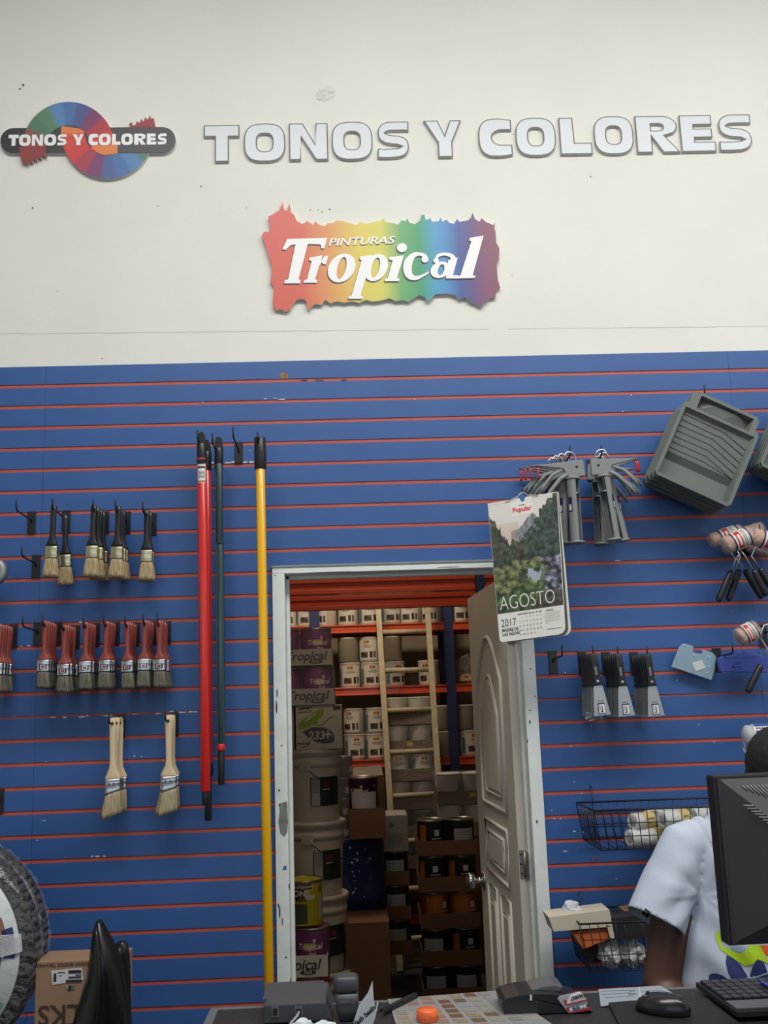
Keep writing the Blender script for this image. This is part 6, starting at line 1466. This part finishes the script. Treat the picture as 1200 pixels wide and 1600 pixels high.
for i, cc_ in enumerate(((220, 220, 220), (70, 70, 110), (60, 90, 150), (224, 224, 224), (222, 222, 222), (60, 60, 64))): k.prism([tq(889+5.4*i+a, 1578-1.4*i+b) for a, b in ((0, -2.5), (4, -3.4), (4.6, 0), (.6, 1))], -.0048, -.002, 0, None, cc_)
k.build('card_logos', VC, tm_)
k = MB(); q = tq(902, 1557); k.add(*T2('(38099)', .0085, .0003), 0, False, TR(q[0], -.0056, q[1]) @ RY(-.18)); k.build('handwriting', BLACKR, tm_)
MB().prism([tq(*q) for q in [(828, 1555), (831, 1554), (831, 1563), (828, 1563)]], -.0012, 0).build('white_mark', CHIP, tm_)
# papers, mouse, pad, keyboard
def flatobj(name, label, cat, pts, dz, m_, th=.0006):
    w3 = [on(*q, dz) for q in pts]; c = sum(w3, Vector())/len(w3); c.z = T_+dz; t = thing(name, label, cat, c); n = len(w3)
    vs = [(p.x-c.x, p.y-c.y, 0) for p in w3]+[(p.x-c.x, p.y-c.y, th) for p in w3]
    k = MB().add(vs, [tuple(range(n)), tuple(range(2*n-1, n-1, -1))]+[(i, i+n, (i+1) % n+n, (i+1) % n) for i in range(n)]); k.build('sheet', m_, t); return t, c
t, c = flatobj('printed_form', 'pale printed form lying on the counter behind the mouse pad', 'paper', [(935, 1547), (1032, 1541.5), (1061, 1559), (1000, 1565), (939, 1574)], 0, mat('form_paper', (142, 150, 160), .6))
k = MB()
for (a, b, w_) in (((940, 1551), (985, 1549), .001), ((940, 1556), (986, 1553), .001), ((982, 1556), (995, 1555), .003), ((984, 1551), (993, 1550.5), .003), ((1003, 1551), (1034, 1549), .001), ((1005, 1556), (1046, 1554), .001), ((1040, 1557), (1054, 1556.5), .002), ((945, 1561), (990, 1558), .001)):
    p, q = on(*a)-c, on(*b)-c; k.add([(p.x, p.y, .001), (q.x, q.y, .001), (q.x, q.y+w_*2, .001), (p.x, p.y+w_*2, .001)], [(0, 1, 2, 3)])
k.build('print', mat('form_print', (84, 92, 104), .6), t)
k = MB(); p, q = on(998, 1544)-c, on(1000.5, 1562)-c; k.add([(p.x-.001, p.y, .0011), (p.x+.002, p.y, .0011), (q.x+.002, q.y, .0011), (q.x-.001, q.y, .0011)], [(0, 1, 2, 3)]); k.build('fold_line', mat('fold_pale', (176, 184, 190), .6), t)
flatobj('mouse_pad', 'black mouse pad on the counter under the mouse', 'mouse pad', [(951, 1570), (1098, 1558), (1160, 1606), (972, 1612)], .0012, mat('pad_black', (27, 25, 30), .55), .003)
mp = on(1036, 1583, .004); ms = thing('computer_mouse', 'black computer mouse on the mouse pad', 'mouse', (mp.x, mp.y, T_+.0045), (0, 0, math.radians(55)))
MB().loft([[(x_+hw*math.cos(2*PI*i/20), y_+hd*math.sin(2*PI*i/20), z) for i in range(20)] for z, hw, hd, x_, y_ in ((0, .028, .05, 0, 0), (.008, .031, .053, 0, 0), (.02, .028, .046, 0, -.002), (.03, .019, .032, 0, -.006), (.034, .008, .014, 0, -.008))]).build('mouse_shell', mat('mouse_black', (36, 34, 40), .22), ms)
MB().tube([(.029, -.045, .012), (.0315, 0, .014), (.028, .04, .012)], .0012, 6).build('trim_line', mat('mouse_trim', (84, 84, 92), .3), ms); MB().lathe([(.004, -.003), (.004, .003)], 12, 0, TR(0, .026, .029) @ RY(PI/2)).build('scroll_wheel', BLACKR, ms)
kc = [on(1088, 1549), on(1330, 1540), on(1400, 1586), on(1152, 1597)]
kb_ = thing('keyboard', 'black computer keyboard with grey front rest, at the right edge of the counter', 'keyboard', (kc[0].x, kc[0].y, T_+.006))
def kq(u, v, dz): p = kc[0]*(1-u)*(1-v)+kc[1]*u*(1-v)+kc[2]*u*v+kc[3]*(1-u)*v; return Vector((p.x-kc[0].x, p.y-kc[0].y, dz))
def slab(u0, u1, v0, v1, z0, z1, nm, m_, bev=.001):
    q = [kq(u, v, z0) for u, v in ((u0, v0), (u1, v0), (u1, v1), (u0, v1))]; r = [kq(u, v, z1) for u, v in ((u0, v0), (u1, v0), (u1, v1), (u0, v1))]
    return MB().add(q+r, [(0, 1, 2, 3), (4, 7, 6, 5), (0, 4, 5, 1), (1, 5, 6, 2), (2, 6, 7, 3), (3, 7, 4, 0)]).build(nm, m_, kb_, bevel=bev)
slab(0, 1, 0, 1, 0, .010, 'keyboard_case', mat('kb_black', (32, 30, 34), .45)); slab(.015, .985, .70, .95, .010, .013, 'palm_rest', mat('kb_grey', (88, 90, 96), .45))
KM_ = mat('key_black', (40, 38, 43), .4)
for r_ in range(5):
    for q_ in range(16): slab(.02+q_*.06, .02+q_*.06+.052, .05+r_*.128, .05+r_*.128+.108, .010, .016, 'key', KM_, 0)
pn0, pn1 = on(1190, 1541, .02), on(1210, 1552, .02); pn = thing('pen', 'blue pen lying across the keyboard at the right edge', 'pen', (pn0.x, pn0.y, T_+.026)); MB().tube([(0, 0, 0), (pn1.x-pn0.x, pn1.y-pn0.y, 0), ((pn1.x-pn0.x)*3, (pn1.y-pn0.y)*3, 0)], .0035, 10).build('barrel', mat('pen_blue', (50, 84, 190), .3), pn)

# ------------------------------------------------------------------ monitor seen from behind
MY = -1.62; q0 = at(1107, 1213, MY); q1 = at(1132, 1480, MY); MH = q0.z-q1.z; MWd = .455
mo = thing('computer_monitor', 'black computer monitor seen from behind at the right edge', 'monitor', (q0.x+.010, MY, q1.z), (0, 0, math.radians(2)))
MBK = mat('monitor_back_plastic', (58, 57, 59), .5); MBD = mat('monitor_dark', (32, 30, 34), .4); MVG = mat('vent_grey', (150, 150, 150), .5)
MB().box(0, MWd, .006, .040, 0, MH).build('bezel_frame', MBD, mo, bevel=.003)
MB().box(.010, MWd-.010, .039, .0405, .012, MH-.010).build('screen', mat('screen_black', (12, 12, 14), .1), mo)
i0, i1, j0, j1 = .010, MWd-.010, .004, MH-.006; a0, a1, b0, b1 = .092, MWd-.092, .055, MH-.082; dy_ = -.036
V_ = [(i0, .006, j0), (i1, .006, j0), (i1, .006, j1), (i0, .006, j1), (a0, dy_, b0), (a1, dy_, b0), (a1, dy_, b1), (a0, dy_, b1)]
MB().add(V_, [(0, 4, 7, 3), (0, 1, 5, 4), (1, 2, 6, 5), (3, 7, 6, 2), (4, 5, 6, 7), (0, 3, 2, 1)]).build('back_cover', MBK, mo)
MB().add([(i0-.004, .004, j0-.002), (i0+.003, .004, j0), (i0+.003, .004, j1), (i0-.004, .004, j1+.003)], [(0, 1, 2, 3)]).build('edge_strip', mat('monitor_edge', (58, 50, 54), .3), mo)
def pl(u, w_, top=True):   # point on the top facet
    A = Vector(V_[3]); B = Vector(V_[2]); Cc = Vector(V_[6]); D = Vector(V_[7]); return (A*(1-u)+B*u)*(1-w_)+(D*(1-u)+Cc*u)*w_
def pside(u, w_):   # left facet: u up, w inward
    A = Vector(V_[0]); B = Vector(V_[3]); Cc = Vector(V_[7]); D = Vector(V_[4]); return (A*(1-u)+B*u)*(1-w_)+(D*(1-u)+Cc*u)*w_
o_ = Vector((0, -.0016, .0008))
for i in range(54):
    u = .06+.88*i/53; w0 = .16; w1 = .16+min(.62, max(.04, (min(u, 1-u)-.03)*3.2)); k = MB(); k.tube([pl(u, w0)+o_, pl(u, min(w1, .80))+o_], .0009, 5); k.build('vent_slat', MVG, mo)
for i in range(30):
    u = .985-.021*i; w1 = .98; w0 = .98-.11-min(.0, 0); p = pside(u if i > 6 else .985-.03*i, 0)
    if i < 8:
        g = i/8; A = Vector(V_[3]).lerp(Vector(V_[7]), .50+.5*g)+Vector((.002, -.002, -.004)); Bp = A+Vector((-.013, .004, -.001)); A2 = A+Vector((.004, -.001, -.002))
        MB().tube([A2, Bp+Vector((0, -.004, 0))], .0009, 5).build('vent_slat', MVG, mo)
    else:
        z = b1-.006-(i-8)*.0078
        if z < b0+.02: break
        MB().tube([(a0+.002, dy_-.001, z), (a0+.016, dy_-.001, z)], .0009, 5).build('vent_slat', MVG, mo)
MB().box(a0+.02, a1-.02, dy_-.004, dy_, b0+.03, b1-.02).build('centre_panel', MBD, mo, bevel=.002)
MB().box(MWd/2-.03, MWd/2+.03, -.03, .02, -(q1.z-T_)+.012, .03).build('stand_neck', MBD, mo, bevel=.004)
MB().lathe([(.11, 0), (.11, .006), (.09, .012), (.001, .012)], 40, 0, TR(MWd/2, -.005, -(q1.z-T_)) @ Matrix.Diagonal((1, .75, 1, 1))).build('stand_base', MBD, mo)

# ------------------------------------------------------------------ the person behind the counter
def remesh(mb, voxel, smooth_it, name, m_, parent, disp=None, cut=None):
    ob = mb.build('tmp', m_); md = ob.modifiers.new('r', 'REMESH'); md.mode = 'VOXEL'; md.voxel_size = voxel
    ms_ = ob.modifiers.new('s', 'SMOOTH'); ms_.iterations = smooth_it; ms_.factor = .6
    dg = bpy.context.evaluated_depsgraph_get(); me = bpy.data.meshes.new_from_object(ob.evaluated_get(dg)); bpy.data.objects.remove(ob)
    if disp:
        nr = [v.normal.copy() for v in me.vertices]
        for v, n_ in zip(me.vertices, nr): v.co += n_*disp(v.co)
    if cut:
        bm = bmesh.new(); bm.from_mesh(me)
        for co, no, lim in cut:
            co = Vector(co); no = Vector(no)
            ok_ = (lambda p: True) if lim > .2 else (lambda p: p.x < 1.790 or p.x > 2.295)
            gm = [f for f in bm.faces if (f.calc_center_median()-co).dot(no) > 0 and (f.calc_center_median()-co).length < lim and ok_(f.calc_center_median())]
            bmesh.ops.delete(bm, geom=gm, context='FACES')
            for v in bm.verts:
                if v.is_boundary and (v.co-co).length < lim*1.1 and abs((v.co-co).dot(no)) < .012: v.co -= no*((v.co-co).dot(no))
        bm.to_mesh(me); bm.free()
    for p in me.polygons: p.use_smooth = True
    me.materials.clear(); me.materials.append(m_); me.name = name
    o = bpy.data.objects.new(name, me); C.objects.link(o); o.parent = parent; return o
SKIN = mat('dark_brown_skin', (88, 57, 45), .5, var=.06, scale=12)
pe = thing('person', 'person with short black hair in white T-shirt, standing behind the counter and monitor', 'person', (0, 0, 0))
BY = -.93; HX = 2.05
def ell(z, cx, cy, hw, hd, n=28, e=2.3): return ring_(z, hw, hd, cx, cy, n, e)
Sr = Vector((1.828, BY, 1.215)); Er = Vector((1.742, BY-.03, .935)); Wr = Vector((1.82, BY-.20, .79)); Sl = Vector((2.275, BY, 1.235)); El = Vector((2.36, BY-.10, 1.02)); Wl = Vector((2.24, BY-.33, 1.035))
b = MB()
b.loft([ell(.62, HX, BY, .15, .10), ell(.72, HX, BY, .18, .12), ell(.82, HX, BY, .17, .12), ell(.95, HX, BY, .165, .115), ell(1.08, HX, BY, .17, .115), ell(1.18, HX, BY, .185, .11), ell(1.25, HX, BY, .18, .09), ell(1.30, HX, BY-.01, .10, .07), ell(1.325, HX, BY-.015, .05, .05)])
b.tube([(HX, BY-.01, 1.27), (HX, BY-.05, 1.33), (HX, BY-.09, 1.355)], [.062, .056, .055], 16)
HC = Vector((HX, BY-.115, 1.376)); HM_ = TR(HC) @ RX(math.radians(28))
b.ball((0, .015, .025), .088, 24, 0, HM_, (.88, 1.08, 1.0)); b.ball((0, -.022, -.03), .075, 24, 0, HM_, (.82, .95, 1.15)); b.tube([HM_ @ Vector((0, -.09, .0)), HM_ @ Vector((0, -.110, -.03)), HM_ @ Vector((0, -.095, -.04))], [.008, .014, .012], 10)
for s_ in (-1, 1): b.ball((s_*.080, .01, -.01), .024, 12, 0, HM_, (.35, .7, 1.1))
b.tube([HM_ @ Vector((-.022, -.088, -.068)), HM_ @ Vector((0, -.095, -.07)), HM_ @ Vector((.022, -.088, -.068))], .007, 8)
for S_, E_, W_2 in ((Sr, Er, Wr), (Sl, El, Wl)):
    sg = -1 if S_ is Sr else 1
    b.tube([S_+Vector((-sg*.03, 0, .01)), S_+Vector((0, 0, -.02)), S_.lerp(E_, .5), E_, E_.lerp(W_2, .35), W_2], [.058, .055, .0485, .043, .041, .027], 20)
    d = (W_2-E_).normalized(); sd = d.cross(Vector((0, 0, 1))).normalized(); up = sd.cross(d)
    pc = W_2+d*.05; b.loft([[W_2+d*t_+sd*(hw*math.cos(2*PI*i/16))+up*(.014*math.sin(2*PI*i/16)) for i in range(16)] for t_, hw in ((-.005, .024), (.03, .036), (.07, .040), (.092, .036))])
    for fi, (off, ln) in enumerate(((-.029, .062), (-.010, .074), (.010, .070), (.028, .055))):
        f0 = W_2+d*.085+sd*off; b.tube([f0, f0+d*ln*.45-up*.006, f0+d*ln*.8-up*.018, f0+d*ln-up*.028], [.0095, .009, .008, .0065], 10)
    th0 = W_2+d*.025+sd*(-.032); b.tube([th0, th0+d*.025-sd*.018-up*.006, th0+d*.055-sd*.022-up*.014], [.012, .0105, .008], 10)
for s_ in (-1, 1):
    b.tube([(HX+s_*.09, BY, .72), (HX+s_*.095, BY, .55), (HX+s_*.10, BY-.01, .32), (HX+s_*.10, BY+.01, .10), (HX+s_*.10, BY+.02, FZ+.08)], [.095, .085, .058, .050, .036], 18)
    b.loft([ell(FZ+.02, HX+s_*.10, BY-.05, .045, .125), ell(FZ+.05, HX+s_*.10, BY-.05, .045, .12), ell(FZ+.09, HX+s_*.10, BY-.0, .04, .06)])
remesh(b, .006, 3, 'body', SKIN, pe)
for s_ in (-1, 1):
    MB().ball(tuple(HM_ @ Vector((s_*.032, -.083, .0))), .011, 14).build('eye', mat('eye_white', (220, 216, 210), .2), pe)
# hair: a cap over the skull
hb3 = MB(); hb3.ball((0, .020, .033), .095, 32, 0, HM_, (.92, 1.08, .98)); hb3.ball((0, .045, -.01), .082, 24, 0, HM_, (.95, .85, .95))
remesh(hb3, .006, 2, 'hair', mat('black_hair', (20, 19, 24), .85), pe, disp=lambda p: .0025*noise.noise(p*160))
# T-shirt
SHC = mat('white_cotton', (184, 194, 212), .8, bump=.05, bscale=300)
s = MB()
s.loft([ell(.74, HX, BY, .255, .150), ell(.86, HX, BY, .268, .155), ell(.94, HX, BY, .272, .158), ell(1.00, HX, BY, .262, .152), ell(1.07, HX, BY, .238, .145), ell(1.14, HX, BY, .218, .138), ell(1.20, HX, BY, .212, .128), ell(1.25, HX, BY, .194, .112), ell(1.292, HX, BY, .150, .095), ell(1.32, HX, BY-.005, .110, .080), ell(1.345, HX, BY-.01, .075, .066)])
for S_, E_, hem, sg in ((Sr, Er, Vector((1.741, BY-.035, 1.074)), -1), (Sl, El, Vector((2.34, BY-.06, 1.09)), 1)):
    d = (hem-S_).normalized(); s.tube([S_+Vector((-sg*.07, 0, .035)), S_+Vector((-sg*.01, 0, .012)), S_.lerp(hem, .35), S_.lerp(hem, .7), hem, hem+d*.02], [.052, .063, .066, .066, .067, .067], 28)
def folds(p):
    a = .0030*noise.noise(Vector((p.x*16, p.y*8, p.z*9)))
    q = Vector((p.x-1.845, 0, p.z-1.13)); r_ = q.length; g = math.atan2(q.z, q.x)
    a += .0020*math.sin(g*7+2*noise.noise(Vector((r_*14, g*2, 0))))*math.exp(-((r_-.07)/.06)**2)
    a += .0035*math.sin(p.z*55+p.x*60+3*noise.noise(p*7))*math.exp(-((p.x-1.86)/.07)**2)*math.exp(-((p.z-1.02)/.08)**2)
    a += .0035*math.sin((p.x-p.z)*75+2.5*noise.noise(p*8))*math.exp(-((p.x-1.775)/.05)**2)*math.exp(-((p.z-1.15)/.08)**2)
    a -= .004*math.exp(-(((p.x-1.872)+(p.z-1.25)*.35)/.004)**2)*(1 if 1.14 < p.z < 1.32 else 0)
    return a
hemR = Vector((1.741, BY-.035, 1.074)); dR = (hemR-Sr).normalized(); hemL = Vector((2.34, BY-.06, 1.09)); dL = (hemL-Sl).normalized()
sh = remesh(s, .0055, 4, 't_shirt', SHC, pe, disp=folds, cut=[(hemR+dR*.004, dR, .10), (hemL+dL*.004, dL, .10), (Vector((HX, BY, .745)), Vector((0, 0, -1)), .4)])
so = sh.modifiers.new('cloth', 'SOLIDIFY'); so.thickness = .0015; so.offset = 1
bmv = BVHTree.FromPolygons([v.co.copy() for v in sh.data.vertices], [tuple(p.vertices) for p in sh.data.polygons])
# hem stitch ring
def decal(pts, name, col, n=4, off=.0028, parent=pe):
    bm = bmesh.new(); vs = [bm.verts.new((x, y, 0)) for x, y in pts]; bm.faces.new(vs); bmesh.ops.triangulate(bm, faces=bm.faces[:])
    for _ in range(n): bmesh.ops.subdivide_edges(bm, edges=[e for e in bm.edges if e.calc_length() > 5], cuts=1); bmesh.ops.triangulate(bm, faces=[f for f in bm.faces if len(f.verts) > 3])
    vv = []; ok = {}
    for v in bm.verts:
        d = ray(v.co.x, v.co.y).normalized(); h = bmv.ray_cast(CAM, d)
        if h[0] is None: ok[v.index] = None; continue
        ok[v.index] = h[0]-d*off
    bm.verts.index_update(); idx = {}; V = []
    for v in bm.verts:
        d = ray(v.co.x, v.co.y).normalized(); h = bmv.ray_cast(CAM, d)
        if h[0] is not None: idx[v.index] = len(V); V.append(h[0]-d*off)
    F = [[idx[v.index] for v in f.verts] for f in bm.faces if all(v.index in idx for v in f.verts)]
    bm.free(); return MB().add(V, F, 0, True).build(name, col, parent)
def z6(l): return [(980+x/4.4455, 1200+y/4.4455) for x, y in l]
NAVY = mat('shirt_print_navy', (34, 48, 104), .7); LIME = mat('shirt_print_lime', (178, 214, 30), .7); ORG = mat('shirt_print_orange', (240, 92, 36), .7); LBL_ = mat('shirt_print_pale_blue', (150, 184, 206), .7)
decal(z6([(610, 1150), (642, 1130), (652, 1200), (664, 1240), (700, 1252), (740, 1275), (790, 1290), (835, 1255), (850, 1290), (905, 1330), (870, 1365), (820, 1375), (770, 1345), (720, 1310), (650, 1260), (622, 1200)]), 'shirt_print', LIME)
decal(z6([(836, 1230), (922, 1230), (988, 1350), (978, 1358), (900, 1325), (850, 1290)]), 'shirt_print', LIME); decal(z6([(922, 1232), (1010, 1232), (1010, 1290), (962, 1297)]), 'shirt_print', ORG, off=.0032)
decal(z6([(712, 1240), (830, 1245), (800, 1283), (740, 1272)]), 'shirt_print', LBL_, off=.0024)
decal(z6([(690, 1300), (735, 1320), (790, 1372), (840, 1452), (790, 1462), (732, 1482), (700, 1420), (684, 1350)]), 'shirt_print', NAVY); decal(z6([(565, 1442), (585, 1428), (620, 1426), (665, 1442), (722, 1482), (640, 1505), (582, 1503), (568, 1470)]), 'shirt_print', NAVY)
decal(z6([(850, 1450), (868, 1385), (905, 1330), (950, 1350), (975, 1420), (900, 1445)]), 'shirt_print', NAVY); decal(z6([(740, 1500), (860, 1468), (978, 1430), (1010, 1425), (1010, 1442), (880, 1480), (780, 1500)]), 'shirt_print', NAVY, off=.0034); decal(z6([(700, 1500), (860, 1455), (978, 1418), (1010, 1412), (1010, 1450), (880, 1490), (780, 1506)]), 'shirt_print', LBL_, off=.0026)
decal(z6([(100, 1012), (126, 973), (163, 1002), (140, 1042)]), 'sleeve_tag', BLACKR, 3, .004)
decal(z6([(118, 1014), (131, 994), (134, 998), (122, 1018)]), 'sleeve_tag_mark', mat('tag_grey_mark', (120, 124, 130), .6), 1, .006); decal(z6([(128, 1020), (141, 1000), (144, 1004), (132, 1024)]), 'sleeve_tag_mark', MATS['tag_grey_mark'], 1, .006)
# trousers and shoes
tr = MB()
tr.loft([ell(.82, HX, BY, .20, .135), ell(.74, HX, BY, .205, .14), ell(.66, HX, BY, .20, .14)])
for s_ in (-1, 1): tr.tube([(HX+s_*.085, BY, .74), (HX+s_*.095, BY, .55), (HX+s_*.10, BY-.01, .32), (HX+s_*.10, BY+.01, .10), (HX+s_*.10, BY+.02, FZ+.06)], [.112, .105, .080, .072, .068], 20)
remesh(tr, .008, 3, 'trousers', mat('dark_denim', (42, 50, 74), .8), pe)
for s_ in (-1, 1):
    q = MB(); q.loft([ell(FZ+.001, HX+s_*.10, BY-.055, .050, .14, e=2.6), ell(FZ+.03, HX+s_*.10, BY-.055, .052, .142, e=2.6), ell(FZ+.06, HX+s_*.10, BY-.03, .048, .115), ell(FZ+.10, HX+s_*.10, BY+.01, .045, .06)]); q.build('shoe', BLACK, pe)
for o in list(C.objects):
    if o.parent is None and 'label' in o and len(o['label'].split()) > 16: print('LONG', len(o['label'].split()), o['label'])
